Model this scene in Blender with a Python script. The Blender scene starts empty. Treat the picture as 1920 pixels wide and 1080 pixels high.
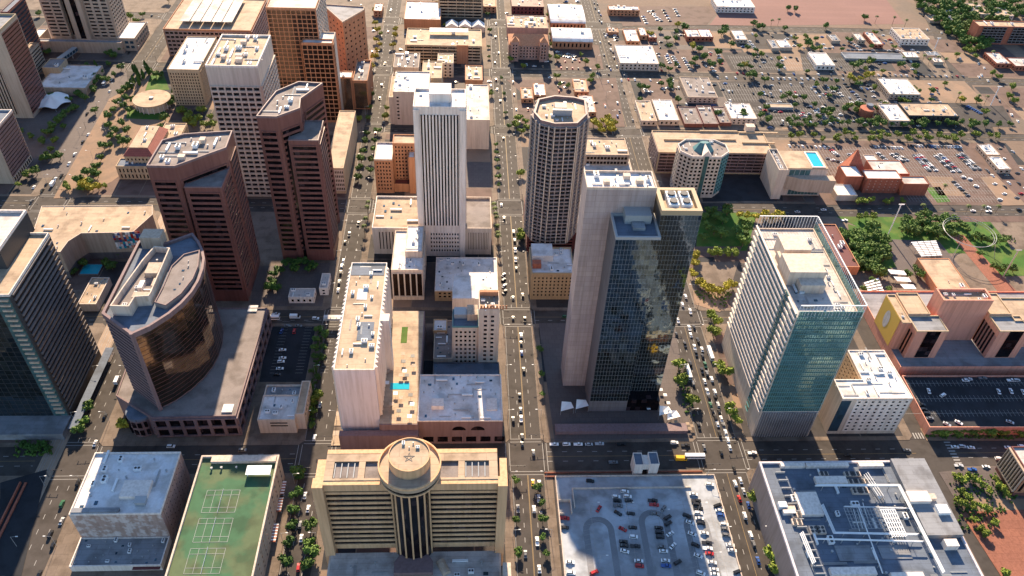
import bpy, math, random
from mathutils import Vector, Matrix
scene = bpy.context.scene
COL = scene.collection
rad = math.radians
random.seed(7)

# ---------------------------------------------------------------- camera, sky, sun, exposure
CAM_H, F_PX, PITCH, ROLL, YAW = 385.0, 1502.84, .720804, .0536383, .0761321
fwd = Vector((math.sin(YAW)*math.cos(PITCH), math.cos(YAW)*math.cos(PITCH), -math.sin(PITCH)))
_r = Vector((math.cos(YAW), -math.sin(YAW), 0)); _u = _r.cross(fwd)
RGT = _r*math.cos(ROLL) + _u*math.sin(ROLL); UPV = _u*math.cos(ROLL) - _r*math.sin(ROLL)
EYE = Vector((0, 0, CAM_H))
cd = bpy.data.cameras.new('camera'); cam = bpy.data.objects.new('camera', cd); COL.objects.link(cam)
cd.sensor_width = 36; cd.lens = 36*F_PX/1920; cd.clip_start = 1; cd.clip_end = 20000
m3 = Matrix((RGT, UPV, -fwd)).transposed()
cam.matrix_world = Matrix.Translation(EYE) @ m3.to_4x4()
scene.camera = cam

SUN_EL, SUN_AZ = rad(26), rad(-2.5)          # azimuth measured from +Y towards +X
w = bpy.data.worlds.new('World'); scene.world = w; w.use_nodes = True
nt = w.node_tree; nt.nodes.clear()
sky = nt.nodes.new('ShaderNodeTexSky'); sky.sky_type = 'NISHITA'; sky.sun_disc = False
sky.sun_elevation = SUN_EL; sky.sun_rotation = SUN_AZ; sky.air_density = 1.0; sky.dust_density = .3; sky.ozone_density = 2
bg = nt.nodes.new('ShaderNodeBackground'); bg.inputs['Strength'].default_value = .085
wo = nt.nodes.new('ShaderNodeOutputWorld')
hs = nt.nodes.new('ShaderNodeHueSaturation'); hs.inputs['Saturation'].default_value = 1.05; nt.links.new(sky.outputs[0], hs.inputs['Color']); nt.links.new(hs.outputs[0], bg.inputs[0]); nt.links.new(bg.outputs[0], wo.inputs[0])
sl = bpy.data.lights.new('sun', 'SUN'); sl.energy = 5.0; sl.angle = rad(.6); sl.color = (1.0, .78, .54)
so = bpy.data.objects.new('sun', sl); COL.objects.link(so)
sd = Vector((math.sin(SUN_AZ)*math.cos(SUN_EL), math.cos(SUN_AZ)*math.cos(SUN_EL), math.sin(SUN_EL)))
so.rotation_euler = sd.to_track_quat('Z', 'Y').to_euler(); so.location = (0, 0, 600)
scene.view_settings.view_transform = 'Standard'; scene.view_settings.look = 'None'
scene.view_settings.exposure = 1.65; scene.view_settings.gamma = 1
scene.render.engine = 'CYCLES'
cy = scene.cycles; cy.max_bounces = 5; cy.diffuse_bounces = 3; cy.glossy_bounces = 3; cy.transmission_bounces = 2
cy.caustics_reflective = False; cy.caustics_refractive = False; cy.use_denoising = True

# ---------------------------------------------------------------- where a point of the view lies in the world
def gp(x, y, z=0.0):
    d = fwd*F_PX + RGT*(x-960) + UPV*(540-y)
    return EYE + d*((z-CAM_H)/d.z)
def pj(p):
    q = Vector(p)-EYE; k = q.dot(fwd)
    return 960+F_PX*q.dot(RGT)/k, 540-F_PX*q.dot(UPV)/k
def hmatch(base, zb, topy):
    b = gp(base[0], base[1], zb); lo, hi = zb, 250
    for _ in range(40):
        mid = (lo+hi)/2
        if pj((b.x, b.y, mid))[1] > topy: lo = mid
        else: hi = mid
    return lo
def RR(fl, fr, bk, h):
    a = gp(fl[0], fl[1], h); b = gp(fr[0], fr[1], h); c = gp(bk[0], bk[1], h)
    return (a.x, (a.y+b.y)/2, b.x, c.y)
def rp(r): return [(r[0], r[1]), (r[2], r[1]), (r[2], r[3]), (r[0], r[3])]
def PP(pts, h): return [tuple(gp(x, y, h)[:2]) for x, y in pts]

# ---------------------------------------------------------------- materials
MATS = {}
def mat(key, col=(.5, .5, .5), rough=.85, var=.18, scale=.06, metal=0.0, kind='', emit=0, spec=.3, col2=None, k1=4., k2=4.):
    if key in MATS: return MATS[key]
    m = bpy.data.materials.new(key); m.use_nodes = True; t = m.node_tree; N = t.nodes; L = t.links
    b = N['Principled BSDF']; b.inputs['Roughness'].default_value = rough; b.inputs['Metallic'].default_value = metal
    b.inputs['Specular IOR Level'].default_value = spec
    tc = N.new('ShaderNodeNewGeometry'); src = tc.outputs['Position']
    if kind == 'obj': tc = N.new('ShaderNodeTexCoord'); src = tc.outputs['Object']
    def noise(sc, det=4):
        n = N.new('ShaderNodeTexNoise'); n.inputs['Scale'].default_value = sc; n.inputs['Detail'].default_value = det
        L.new(src, n.inputs['Vector']); return n.outputs['Fac']
    def mth(op, a, c):
        n = N.new('ShaderNodeMath'); n.operation = op
        for i, v in enumerate((a, c)):
            if isinstance(v, (int, float)): n.inputs[i].default_value = v
            else: L.new(v, n.inputs[i])
        return n.outputs[0]
    f = mth('ADD', mth('MULTIPLY', noise(scale), .6), mth('MULTIPLY', noise(scale*14), .4))
    f = mth('ADD', mth('MULTIPLY', mth('SUBTRACT', f, .5), var*4.5), 1.0)
    base = N.new('ShaderNodeMix'); base.data_type = 'RGBA'; base.inputs['Factor'].default_value = 0
    base.inputs['A'].default_value = (*col, 1)
    c = base.outputs['Result']
    if col2:
        ra = N.new('ShaderNodeValToRGB'); L.new(noise(k1, 6), ra.inputs[0])
        ra.color_ramp.elements[0].position = .46; ra.color_ramp.elements[1].position = .56
        ra.color_ramp.elements[0].color = (*col, 1); ra.color_ramp.elements[1].color = (*col2, 1); c = ra.outputs[0]
    if kind in ('panel', 'sheet', 'brick'):
        sp = N.new('ShaderNodeSeparateXYZ'); L.new(src, sp.inputs[0])
        cb = N.new('ShaderNodeCombineXYZ')
        if kind == 'sheet': L.new(sp.outputs[0], cb.inputs[0]); L.new(sp.outputs[1], cb.inputs[1])
        else: L.new(mth('ADD', sp.outputs[0], sp.outputs[1]), cb.inputs[0]); L.new(sp.outputs[2], cb.inputs[1])
        br = N.new('ShaderNodeTexBrick'); L.new(cb.outputs[0], br.inputs['Vector'])
        br.inputs['Scale'].default_value = 1; br.inputs['Brick Width'].default_value = k1; br.inputs['Row Height'].default_value = k2
        br.inputs['Mortar Size'].default_value = .07 if kind != 'brick' else .2; br.offset = 0 if kind == 'panel' else .5
        br.inputs['Color1'].default_value = (1, 1, 1, 1); br.inputs['Color2'].default_value = (.88, .88, .9, 1); br.inputs['Mortar'].default_value = (.6, .58, .58, 1)
        mm = N.new('ShaderNodeMix'); mm.data_type = 'RGBA'; mm.blend_type = 'MULTIPLY'; mm.inputs['Factor'].default_value = 1
        L.new(c, mm.inputs['A']); L.new(br.outputs[0], mm.inputs['B']); c = mm.outputs['Result']
    if kind == 'leaf':
        oi = N.new('ShaderNodeObjectInfo'); f = mth('ADD', f, mth('MULTIPLY', mth('SUBTRACT', oi.outputs['Random'], .5), .5))
    if kind == 'glass':      # blinds and pane tones differ from bay to bay
        sn = N.new('ShaderNodeVectorMath'); sn.operation = 'SNAP'; L.new(src, sn.inputs[0]); sn.inputs[1].default_value = (3.1, 3.1, 3.7)
        wn = N.new('ShaderNodeTexWhiteNoise'); L.new(sn.outputs[0], wn.inputs['Vector'])
        rb = N.new('ShaderNodeValToRGB'); L.new(wn.outputs['Value'], rb.inputs[0]); rb.color_ramp.interpolation = 'CONSTANT'
        e = rb.color_ramp.elements; e[0].color = (1, 1, 1, 1); e[1].position = .55; v_ = 1.5 if metal < .3 else 1.1; e[1].color = (v_, v_, v_, 1)
        for ps, v in ((.74, .5 if metal < .3 else .85), (.86, 4.0 if metal < .3 else 1.15), (.95, 7.0 if metal < .3 else 1.1)): q_ = e.new(ps); q_.color = (v, v*.95, v*.85, 1)
        m2 = N.new('ShaderNodeMix'); m2.data_type = 'RGBA'; m2.blend_type = 'MULTIPLY'; m2.inputs['Factor'].default_value = 1
        L.new(c, m2.inputs['A']); L.new(rb.outputs[0], m2.inputs['B']); c = m2.outputs['Result']
    if 'roof' in key or 'asphalt' in key or key in ('worn lot', 'sidewalk', 'deck concrete', 'green court'):      # ponding stains, patches, tyre dirt
        st = N.new('ShaderNodeValToRGB'); L.new(noise(.11, 8), st.inputs[0]); st.color_ramp.elements[0].position = .36; st.color_ramp.elements[0].color = (.62, .6, .58, 1); st.color_ramp.elements[1].position = .52; st.color_ramp.elements[1].color = (1, 1, 1, 1)
        m3_ = N.new('ShaderNodeMix'); m3_.data_type = 'RGBA'; m3_.blend_type = 'MULTIPLY'; m3_.inputs['Factor'].default_value = .8
        L.new(c, m3_.inputs['A']); L.new(st.outputs[0], m3_.inputs['B']); c = m3_.outputs['Result']
    if any(k_ in key for k_ in ('wall', 'stone', 'stucco', 'tan', 'brick', 'grey')) and 'roof' not in key and kind != 'glass':      # rain streaks
        sv = N.new('ShaderNodeVectorMath'); sv.operation = 'MULTIPLY'; L.new(src, sv.inputs[0]); sv.inputs[1].default_value = (1, 1, .06)
        sn2 = N.new('ShaderNodeTexNoise'); sn2.inputs['Scale'].default_value = .7; sn2.inputs['Detail'].default_value = 6; L.new(sv.outputs[0], sn2.inputs['Vector'])
        r5 = N.new('ShaderNodeValToRGB'); L.new(sn2.outputs['Fac'], r5.inputs[0]); r5.color_ramp.elements[0].position = .35; r5.color_ramp.elements[0].color = (.74, .71, .68, 1); r5.color_ramp.elements[1].position = .58; r5.color_ramp.elements[1].color = (1, 1, 1, 1)
        m6 = N.new('ShaderNodeMix'); m6.data_type = 'RGBA'; m6.blend_type = 'MULTIPLY'; m6.inputs['Factor'].default_value = .7
        L.new(c, m6.inputs['A']); L.new(r5.outputs[0], m6.inputs['B']); c = m6.outputs['Result']
    vm = N.new('ShaderNodeVectorMath'); vm.operation = 'SCALE'; L.new(c, vm.inputs[0]); L.new(f, vm.inputs['Scale'])
    L.new(vm.outputs[0], b.inputs['Base Color'])
    if emit: b.inputs['Emission Color'].default_value = (*col, 1); b.inputs['Emission Strength'].default_value = emit
    if kind == 'glass':
        bp = N.new('ShaderNodeBump'); bp.inputs['Strength'].default_value = .18; bp.inputs['Distance'].default_value = .5
        L.new(noise(.09, 3), bp.inputs['Height']); L.new(bp.outputs[0], b.inputs['Normal'])
    MATS[key] = m; return m
mat('road asphalt', (.058, .050, .046), .9, .2, .03)
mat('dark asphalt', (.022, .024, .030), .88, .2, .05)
mat('lot asphalt', (.045, .04, .04), .9, .14, .04)
mat('worn lot', (.12, .078, .066), .9, .12, .03)
mat('sidewalk', (.175, .135, .105), .9, .22, .05, kind='sheet', k1=6, k2=6, col2=None)
mat('plaza paving', (.11, .09, .085), .85, .14, .06, kind='sheet', k1=4, k2=4)
mat('brick paving', (.26, .105, .07), .9, .15, .06, kind='sheet', k1=5, k2=5)
mat('desert ground', (.17, .12, .09), .95, .25, .02, col2=(.13, .10, .08), k1=.02)
mat('bare dirt', (.24, .16, .11), .95, .15, .03, col2=(.2, .14, .10), k1=.05)
mat('brown field', (.21, .115, .10), .95, .1, .02, kind='sheet', k1=160, k2=9)
mat('lawn', (.04, .11, .014), .95, .35, .1, col2=(.07, .12, .02), k1=.08)
mat('tyre mark', (.19, .195, .21), .85, .2, .1)
mat('hedge leaf', (.07, .14, .025), .9, .3, .5)
mat('deck concrete', (.38, .41, .45), .8, .15, .03, col2=(.28, .29, .31), k1=.035)  # blue tint puts the shade over the deck into the concrete
mat('marking', (.30, .29, .28), .7, .1, .5)
mat('yellow marking', (.22, .15, .07), .7, .1, .5)
mat('rail track', (.30, .22, .16), .8, .2, .2)
mat('steel', (.35, .36, .37), .5, .1, 1, metal=.2)
mat('dark steel', (.06, .06, .065), .5, .1, 1, metal=.3)
mat('white metal', (.72, .73, .74), .5, .06, .3)
mat('white roof', (.66, .65, .66), .8, .2, .06, col2=(.60, .57, .55), k1=.12)
mat('sheet roof', (.52, .48, .45), .8, .2, .05, kind='sheet', k1=18, k2=3)
mat('tan roof', (.44, .33, .23), .85, .2, .04, kind='sheet', k1=20, k2=4)
mat('gravel roof', (.22, .19, .18), .9, .22, .1)
mat('grey roof', (.25, .26, .28), .85, .12, .06, kind='sheet', k1=14, k2=3)
mat('blue roof', (.13, .16, .21), .8, .12, .05, kind='sheet', k1=12, k2=3)
mat('green court', (.045, .12, .06), .85, .2, .02, col2=(.085, .12, .06), k1=.05)
mat('white wall', (.74, .65, .59), .8, .06, .05)
mat('lavender wall', (.62, .57, .60), .8, .05, .05)
mat('cream wall', (.58, .48, .40), .85, .08, .05)
mat('beige wall', (.46, .36, .28), .85, .08, .05)
mat('tan wall', (.48, .36, .24), .85, .08, .05)
mat('golden wall', (.44, .31, .18), .85, .1, .08)
mat('hotel tan', (.62, .39, .22), .8, .06, .05)
mat('brown stone', (.19, .08, .068), .4, .08, .05)
mat('mauve stone', (.20, .135, .14), .6, .08, .05)
mat('pink stone', (.44, .35, .33), .7, .05, .05, kind='panel', k1=6.2, k2=3.7)
mat('grey stone', (.16, .145, .15), .7, .05, .05, kind='panel', k1=6.2, k2=3.7)
mat('pink stucco', (.66, .31, .22), .85, .07, .05)
mat('red brick', (.38, .125, .075), .85, .1, .1, kind='panel', k1=3, k2=1.2)
mat('orange brick', (.46, .22, .12), .85, .08, .1)  # on top centre walls the orange also paints in the warm flare
mat('rose brick', (.40, .26, .22), .85, .1, .1, col2=(.36, .24, .2), k1=.3)
mat('peeling brick', (.40, .29, .25), .85, .2, .3, col2=(.52, .45, .43), k1=.3)
mat('balcony grey', (.27, .225, .22), .75, .08, .1)
mat('dark red', (.12, .035, .035), .7, .1, .1)
mat('red tile', (.30, .09, .07), .7, .15, .3, kind='sheet', k1=2, k2=1)
mat('golden trim', (.38, .29, .18), .6, .06, .1)
mat('teal paint', (.09, .21, .22), .4, .08, .1)
mat('mural yellow', (.60, .40, .09), .8, .06, .1)
mat('mural grey', (.5, .5, .5), .8, .2, .2)
mat('dark glass', (.010, .011, .014), .12, .3, .3, spec=.3, kind='glass')
mat('black glass', (.006, .004, .005), .1, .2, .3, spec=.28, kind='glass')
mat('smoked glass', (.10, .075, .06), .07, .2, .2, metal=.85, kind='glass')
mat('mirror glass', (.105, .135, .15), .05, .1, .2, metal=.92, kind='glass')
mat('teal glass', (.13, .25, .26), .08, .2, .3, metal=.6, kind='glass')
mat('bronze glass', (.045, .028, .022), .1, .25, .3, metal=.6, kind='glass')
mat('copper mirror', (.5, .34, .24), .12, .1, .05, metal=.9, kind='glass')
mat('blue glass', (.05, .10, .15), .08, .3, .2, metal=.5, kind='glass')
mat('pool water', (.02, .38, .50), .08, .1, .3, spec=.6)
mat('canvas white', (.80, .78, .76), .8, .05, .3)
mat('bark', (.14, .10, .07), .9, .2, 1)
mat('leaf green', (.085, .15, .028), .8, .25, .6, kind='leaf')
mat('leaf dark', (.05, .11, .02), .8, .25, .6, kind='leaf')
mat('leaf lime', (.16, .21, .03), .8, .25, .6, kind='leaf')
mat('leaf yellow', (.33, .29, .03), .8, .2, .6, kind='leaf')
mat('leaf palm', (.10, .13, .035), .8, .25, .6, kind='leaf')
mat('tyre', (.02, .02, .02), .8, .1, 1, kind='obj')
mat('car glass', (.015, .018, .022), .08, .1, 1, spec=.8, kind='obj')
CARCOL = dict(white=(.80, .80, .80), black=(.015, .015, .018), grey=(.16, .165, .175), silver=(.45, .46, .48), red=(.42, .02, .02), blue=(.03, .09, .30), green=(.03, .12, .06), yellow=(.75, .42, .02), tan=(.36, .28, .19))
for k, c in CARCOL.items(): mat('car '+k, c, .3, .03, 1, spec=.6, kind='obj')

# ---------------------------------------------------------------- mesh building
class MB:
    def __init__(s): s.v = []; s.f = []
    def quad(s, *p):
        i = len(s.v); s.v += [tuple(q) for q in p]; s.f.append(tuple(range(i, i+len(p))))
    def box(s, x0, y0, z0, x1, y1, z1):
        i = len(s.v)
        s.v += [(x0, y0, z0), (x1, y0, z0), (x1, y1, z0), (x0, y1, z0), (x0, y0, z1), (x1, y0, z1), (x1, y1, z1), (x0, y1, z1)]
        s.f += [(i, i+3, i+2, i+1), (i+4, i+5, i+6, i+7), (i, i+1, i+5, i+4), (i+1, i+2, i+6, i+5), (i+2, i+3, i+7, i+6), (i+3, i, i+4, i+7)]
    def ob(s, o, u, n, a0, a1, d0, d1, z0, z1):
        i = len(s.v)
        for z in (z0, z1):
            for a, d in ((a0, d1), (a1, d1), (a1, d0), (a0, d0)):
                s.v.append((o[0]+u[0]*a+n[0]*d, o[1]+u[1]*a+n[1]*d, z))
        s.f += [(i, i+3, i+2, i+1), (i+4, i+5, i+6, i+7), (i, i+1, i+5, i+4), (i+1, i+2, i+6, i+5), (i+2, i+3, i+7, i+6), (i+3, i, i+4, i+7)]
    def prism(s, poly, z0, z1, top=None):
        n = len(poly); i = len(s.v); tp = top or poly
        s.v += [(x, y, z0) for x, y in poly] + [(x, y, z1) for x, y in tp]
        s.f.append(tuple(range(i+n-1, i-1, -1))); s.f.append(tuple(range(i+n, i+2*n)))
        for k in range(n): s.f.append((i+k, i+(k+1) % n, i+n+(k+1) % n, i+n+k))
    def ring(s, outer, inner, z0, z1):
        n = len(outer); i = len(s.v)
        s.v += [(x, y, z0) for x, y in outer]+[(x, y, z1) for x, y in outer]+[(x, y, z0) for x, y in inner]+[(x, y, z1) for x, y in inner]
        for k in range(n):
            j = (k+1) % n
            s.f += [(i+k, i+j, i+n+j, i+n+k), (i+n+k, i+n+j, i+3*n+j, i+3*n+k), (i+2*n+j, i+2*n+k, i+3*n+k, i+3*n+j), (i+k, i+2*n+k, i+2*n+j, i+j)]
    def cyl(s, x, y, z0, z1, r, n=16, r2=None):
        r2 = r if r2 is None else r2
        s.prism([(x+r*math.cos(2*math.pi*k/n), y+r*math.sin(2*math.pi*k/n)) for k in range(n)], z0, z1,
                [(x+r2*math.cos(2*math.pi*k/n), y+r2*math.sin(2*math.pi*k/n)) for k in range(n)])
    def tube(s, p, q, r, n=6):
        p = Vector(p); q = Vector(q); d = (q-p)
        if d.length < 1e-6: return
        d.normalize(); a = d.orthogonal().normalized(); b = d.cross(a); i = len(s.v)
        for c in (p, q):
            for k in range(n):
                t = 2*math.pi*k/n; s.v.append(tuple(c+a*r*math.cos(t)+b*r*math.sin(t)))
        for k in range(n): s.f.append((i+k, i+(k+1) % n, i+n+(k+1) % n, i+n+k))
        s.f.append(tuple(range(i+n-1, i-1, -1))); s.f.append(tuple(range(i+n, i+2*n)))
    def mesh(s, name, m, smooth=False):
        me = bpy.data.meshes.new(name); me.from_pydata(s.v, [], s.f); me.update()
        me.materials.append(MATS[m] if isinstance(m, str) else m)
        if smooth:
            for p in me.polygons: p.use_smooth = True
        return me
    def obj(s, name, m, parent=None, smooth=False):
        o = bpy.data.objects.new(name, s.mesh(name, m, smooth)); COL.objects.link(o)
        if parent is not None:
            o.parent = parent; o.matrix_parent_inverse = Matrix.Translation(-Vector(parent.location))
        return o
def inset(poly, d):
    n = len(poly); out = []
    for i in range(n):
        p0 = Vector(poly[i-1]); p1 = Vector(poly[i]); p2 = Vector(poly[(i+1) % n])
        a = (p1-p0).normalized(); b = (p2-p1).normalized()
        na = Vector((-a.y, a.x)); nb = Vector((-b.y, b.x)); k = na+nb
        k = k/max(k.dot(na), .3) if k.length > 1e-6 else na
        out.append(tuple(p1+k*d))
    return out
def ccw(poly):
    a = sum(poly[i-1][0]*poly[i][1]-poly[i][0]*poly[i-1][1] for i in range(len(poly)))
    return list(poly) if a > 0 else list(reversed(poly))
def tag(o, label=None, cat=None, group=None, kind=None):
    if label: o['label'] = label
    if cat: o['category'] = cat
    if group: o['group'] = group
    if kind: o['kind'] = kind
    return o
def thing(name, label, cat, loc, group=None):
    o = bpy.data.objects.new(name, None); COL.objects.link(o); o.location = loc; o.empty_display_size = .5
    return tag(o, label, cat, group)
def link(name, me, parent=None, mx=None):
    o = bpy.data.objects.new(name, me); COL.objects.link(o)
    if parent is not None:
        o.parent = parent; o.matrix_parent_inverse = Matrix.Translation(-Vector(parent.location))
    if mx is not None: o.matrix_basis = mx
    return o
def structure(name, mb, m): return tag(mb.obj(name, m), kind='structure')

# ---------------------------------------------------------------- rooftop pieces (each mesh shared by its copies)
def kit_meshes():
    K = {}
    b = MB(); b.box(-1.6, -1.1, 0, 1.6, 1.1, 1.6); b.box(-1.75, -1.25, 1.6, 1.75, 1.25, 1.75)
    K['air_conditioner'] = b.mesh('air_conditioner', 'white metal')
    b = MB(); b.cyl(-.8, 0, 1.76, 2.0, .62, 10); b.cyl(.8, 0, 1.76, 2.0, .62, 10); K['fan'] = b.mesh('fan', 'dark steel')
    b = MB(); b.cyl(0, 0, 0, 1.0, .35, 8); b.cyl(0, 0, 1.0, 1.25, .55, 8); K['roof_vent'] = b.mesh('roof_vent', 'steel')
    b = MB(); b.box(-3.5, -.5, .4, 3.5, .5, 1.2); b.box(-3.5, -.4, 0, -3.1, .4, .4); b.box(3.1, -.4, 0, 3.5, .4, .4); K['duct'] = b.mesh('duct', 'white metal')
    b = MB(); b.box(-2.2, -1.8, 0, 2.2, 1.8, 2.8); b.box(-2.35, -1.95, 2.8, 2.35, 1.95, 2.95); K['stair_hut'] = b.mesh('stair_hut', 'cream wall')
    b = MB(); b.box(-1, -.7, 0, 1, .7, .35); K['skylight'] = b.mesh('skylight', 'blue glass')
    b = MB()
    for k in range(3): b.tube((-5, k*.4, .3), (5, k*.4, .3), .11, 5)
    K['pipe'] = b.mesh('pipe', 'steel')
    return K
KIT = kit_meshes()
DEF = ['air_conditioner', 'roof_vent', 'air_conditioner', 'duct', 'roof_vent', 'skylight', 'pipe', 'roof_vent', 'air_conditioner']
def inside(poly, x, y):
    c = False
    for i in range(len(poly)):
        x0, y0 = poly[i-1]; x1, y1 = poly[i]
        if (y0 > y) != (y1 > y) and x < (x1-x0)*(y-y0)/(y1-y0)+x0: c = not c
    return c
def kit(par, poly, z, n, seed=0, kinds=None, s=1.0, avoid=()):
    rn = random.Random(seed); kinds = kinds or DEF; xs = [p[0] for p in poly]; ys = [p[1] for p in poly]; got = list(avoid)
    n = int(n*1.7+.5)
    for i in range(n):
        for _ in range(30):
            x = rn.uniform(min(xs), max(xs)); y = rn.uniform(min(ys), max(ys))
            if all(inside(poly, x+dx, y+dy) for dx, dy in ((3.5*s, 2.5*s), (-3.5*s, 2.5*s), (3.5*s, -2.5*s), (-3.5*s, -2.5*s))) and all((x-g[0])**2+(y-g[1])**2 > g[2]**2 for g in got): break
        else: continue
        got.append((x, y, 5*s)); k = kinds[i % len(kinds)]
        mx = Matrix.Translation((x, y, z)) @ Matrix.Rotation(rn.choice((0, math.pi/2)), 4, 'Z') @ Matrix.Scale(s*rn.uniform(.8, 1.25), 4)
        o = link(k, KIT[k], par, mx)
        if k == 'air_conditioner':
            f = bpy.data.objects.new('fan', KIT['fan']); COL.objects.link(f); f.parent = o

# ---------------------------------------------------------------- buildings
BR = []
class Bld:
    def __init__(s, name, label, loc, cat='building', group=None):
        s.e = thing(name, label, cat, (loc[0], loc[1], .15), group); s.w = {}; s.panes = []; s.bands = 0
    def W(s, m): return s.w.setdefault(m, MB())
    def block(s, poly, z0, h, wall, roof, par=1.0, t=.6, trim=None):
        BR.append((min(p[0] for p in poly), min(p[1] for p in poly), max(p[0] for p in poly), max(p[1] for p in poly)))
        poly = ccw(poly); s.W(wall).prism(poly, z0, h-par)
        inn = inset(poly, t)
        if par > 0:
            r = MB(); r.ring(poly, inn, h-par+.002, h); r.obj('parapet', trim or wall, s.e)
        q = MB(); q.prism(inset(poly, t+.02), h-par+.01, h-par+.12); q.obj('roof', roof, s.e)
        s.top = h-par+.12; s.inn = inn
        return poly
    def fac(s, p0, p1, z0, z1, nx, nz, mu, mv, glass='dark glass', wall='beige wall', dep=.45, name='window', jit=0., ext=0., mutop=None):
        p0 = Vector(p0[:2]); p1 = Vector(p1[:2]); L = (p1-p0).length
        if L < .5 or z1-z0 < 1: return
        u = (p1-p0)/L; n = Vector((u.y, -u.x)); cw = L/nx; ch = (z1-z0)/nz; pw = cw*mu; sh = ch*mv; M = s.W(wall); o = p0
        if mv > 0:
            for k in range(nz+1):
                zc = z0+k*ch; a = max(z0, zc-sh/2); b = min(z1, zc+sh/2)
                M.ob(o, u, n, -ext, L+ext, 0, dep, a, b)
        if mu > 0:
            for i in range(nx+1):
                a = max(.02, i*cw-pw/2); b = min(L-.02, i*cw+pw/2); M.ob(o, u, n, a, b, 0, dep-.04, z0+.02, z1-.02)
        gw, gh = cw-pw, ch-sh; g = MB(); g.box(-gw/2, -.03, -gh/2, gw/2, .03, gh/2); me = g.mesh(name, glass)
        ang = math.atan2(u.y, u.x); rn = random.Random(int(L*97+z1*13))
        for k in range(nz):
            for i in range(nx):
                c = o+u*(i+.5)*cw+n*.06; z = z0+(k+.5)*ch
                mx = Matrix.Translation((c.x, c.y, z)) @ Matrix.Rotation(ang+rn.uniform(-jit, jit), 4, 'Z') @ Matrix.Rotation(rn.uniform(-jit, jit), 4, 'X')
                s.panes.append(((EYE-Vector((c.x, c.y, z))).length, name, me, mx))
    def grid(s, rect, z0, z1, sx, sz, mu, mv, glass='dark glass', wall='beige wall', sides='SEW', dep=.45, m=1.2, **k):
        x0, y0, x1, y1 = rect; nz = max(1, round((z1-z0)/sz))
        for sd_, a, b in (('S', (x0+m, y0), (x1-m, y0)), ('E', (x1, y0+m), (x1, y1-m)), ('W', (x0, y1-m), (x0, y0+m)), ('N', (x1-m, y1), (x0+m, y1))):
            if sd_ in sides:
                L = math.hypot(b[0]-a[0], b[1]-a[1]); nx = max(1, round(L/sx)) if sx else 1
                s.fac(a, b, z0, z1, nx, nz, mu if sx else 0, mv, glass, wall, dep, **k)
    def part(s, name, mb, m, smooth=False): return mb.obj(name, m, s.e, smooth)
    def done(s, limit=100):
        for m, b in s.w.items(): b.obj('wall', m, s.e)
        by = {}
        for p in s.panes: by.setdefault(p[1], []).append(p)
        for nm, L in by.items():
            L.sort(key=lambda p: p[0])
            for _, _, me, mx in L[:limit]: link(nm, me, s.e, mx)
            rest = {}
            for _, _, me, mx in L[limit:]:
                r = rest.setdefault(me.materials[0].name, MB()); i = len(r.v)
                r.v += [tuple(mx @ v.co) for v in me.vertices]; r.f += [tuple(i+q for q in p.vertices) for p in me.polygons]
            for k, r in rest.items(): tag(r.obj(nm, k, s.e), kind='stuff')
        return s.e
def simple(name, label, rect, h, wall, roof, grid=None, par=.8, nk=5, seed=1, z0=.15, cat='building', trim=None, kinds=None, limit=60, group=None, ks=1.0):
    """one rectangular building: body, parapet, roof, windows on three sides, rooftop pieces"""
    x0, y0, x1, y1 = rect
    b = Bld(name, label, ((x0+x1)/2, (y0+y1)/2), cat, group); P = b.block(rp(rect), z0, h, wall, roof, par, trim=trim)
    if grid:
        for g in (grid if isinstance(grid, list) else [grid]):
            g = dict(g); g.setdefault('wall', wall); za = g.pop('z0', z0+.6); zb = g.pop('z1', h-par-.4); b.grid(rect, za, zb, **g)
    kit(b.e, P, b.top, nk, seed, kinds, ks)
    b.done(limit); return b
# ---------------------------------------------------------------- ground, streets, blocks
b = MB(); b.quad((-4000, -1500, -.3), (5000, -1500, -.3), (5000, 9000, -.3), (-4000, 9000, -.3)); structure('ground', b, 'desert ground')
b = MB(); b.quad((-900, -100, 0), (1000, -100, 0), (1000, 1500, 0), (-900, 1500, 0)); structure('road', b, 'road asphalt')
XR = dict(A=(-342, -320), B=(-231, -213), C=(-95, -79), D=(26.5, 45), E=(140, 164), F=(275, 291))
YR = [(277, 297), (399.5, 413), (528, 546), (654, 667), (769, 786), (894, 911), (1016, 1030)]
YC = [(60, 277)] + [(YR[i][1], YR[i+1][0]) for i in range(6)] + [(1030, 1400)]
SK = lambda y: 507.5+(y-668)*.25     # the slanting avenue on the right
def pad(x0, y0, x1, y1, m='sidewalk', ch=3.0, z=.15):
    c = ch; p = [(x0+c, y0), (x1-c, y0), (x1, y0+c), (x1, y1-c), (x1-c, y1), (x0+c, y1), (x0, y1-c), (x0, y0+c)]
    q = MB(); q.prism(p, -.05, z); structure('pavement', q, m)
for i, (y0, y1) in enumerate(YC):
    pad(-900, y0, -342, y1)
    if y0 < 530: pad(-320, y0, -241, y1); pad(-213, y0, -95, y1)
    pad(-79, y0, 26.5, y1); 
    pad(45, y0, 140, y1) if i < 4 else pad(45, y0, 134, y1)
for y0, y1 in ((546, 769), (786, 1016), (1030, 1400)): pad(-320, y0, -95, y1)
pad(164, 60, 275, 277); pad(291, 60, 900, 277); pad(164, 297, 275, 399.5); pad(291, 297, 900, 399.5); pad(164, 413, 275, 528); pad(275.01, 413, 900, 528)
for i, (y0, y1) in enumerate(YC[3:]):
    q = MB(); xl = 164 if i == 0 else 161
    q.prism([(xl, y0), (SK(y0)-9, y0), (SK(y1)-9, y1), (xl, y1)], -.05, .15); structure('pavement', q, 'sidewalk' if i < 3 else 'desert ground')
    q = MB(); q.prism([(SK(y0)+9, y0), (1000, y0), (1000, y1), (SK(y1)+9, y1)], -.05, .15); structure('pavement', q, 'desert ground')
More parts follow.
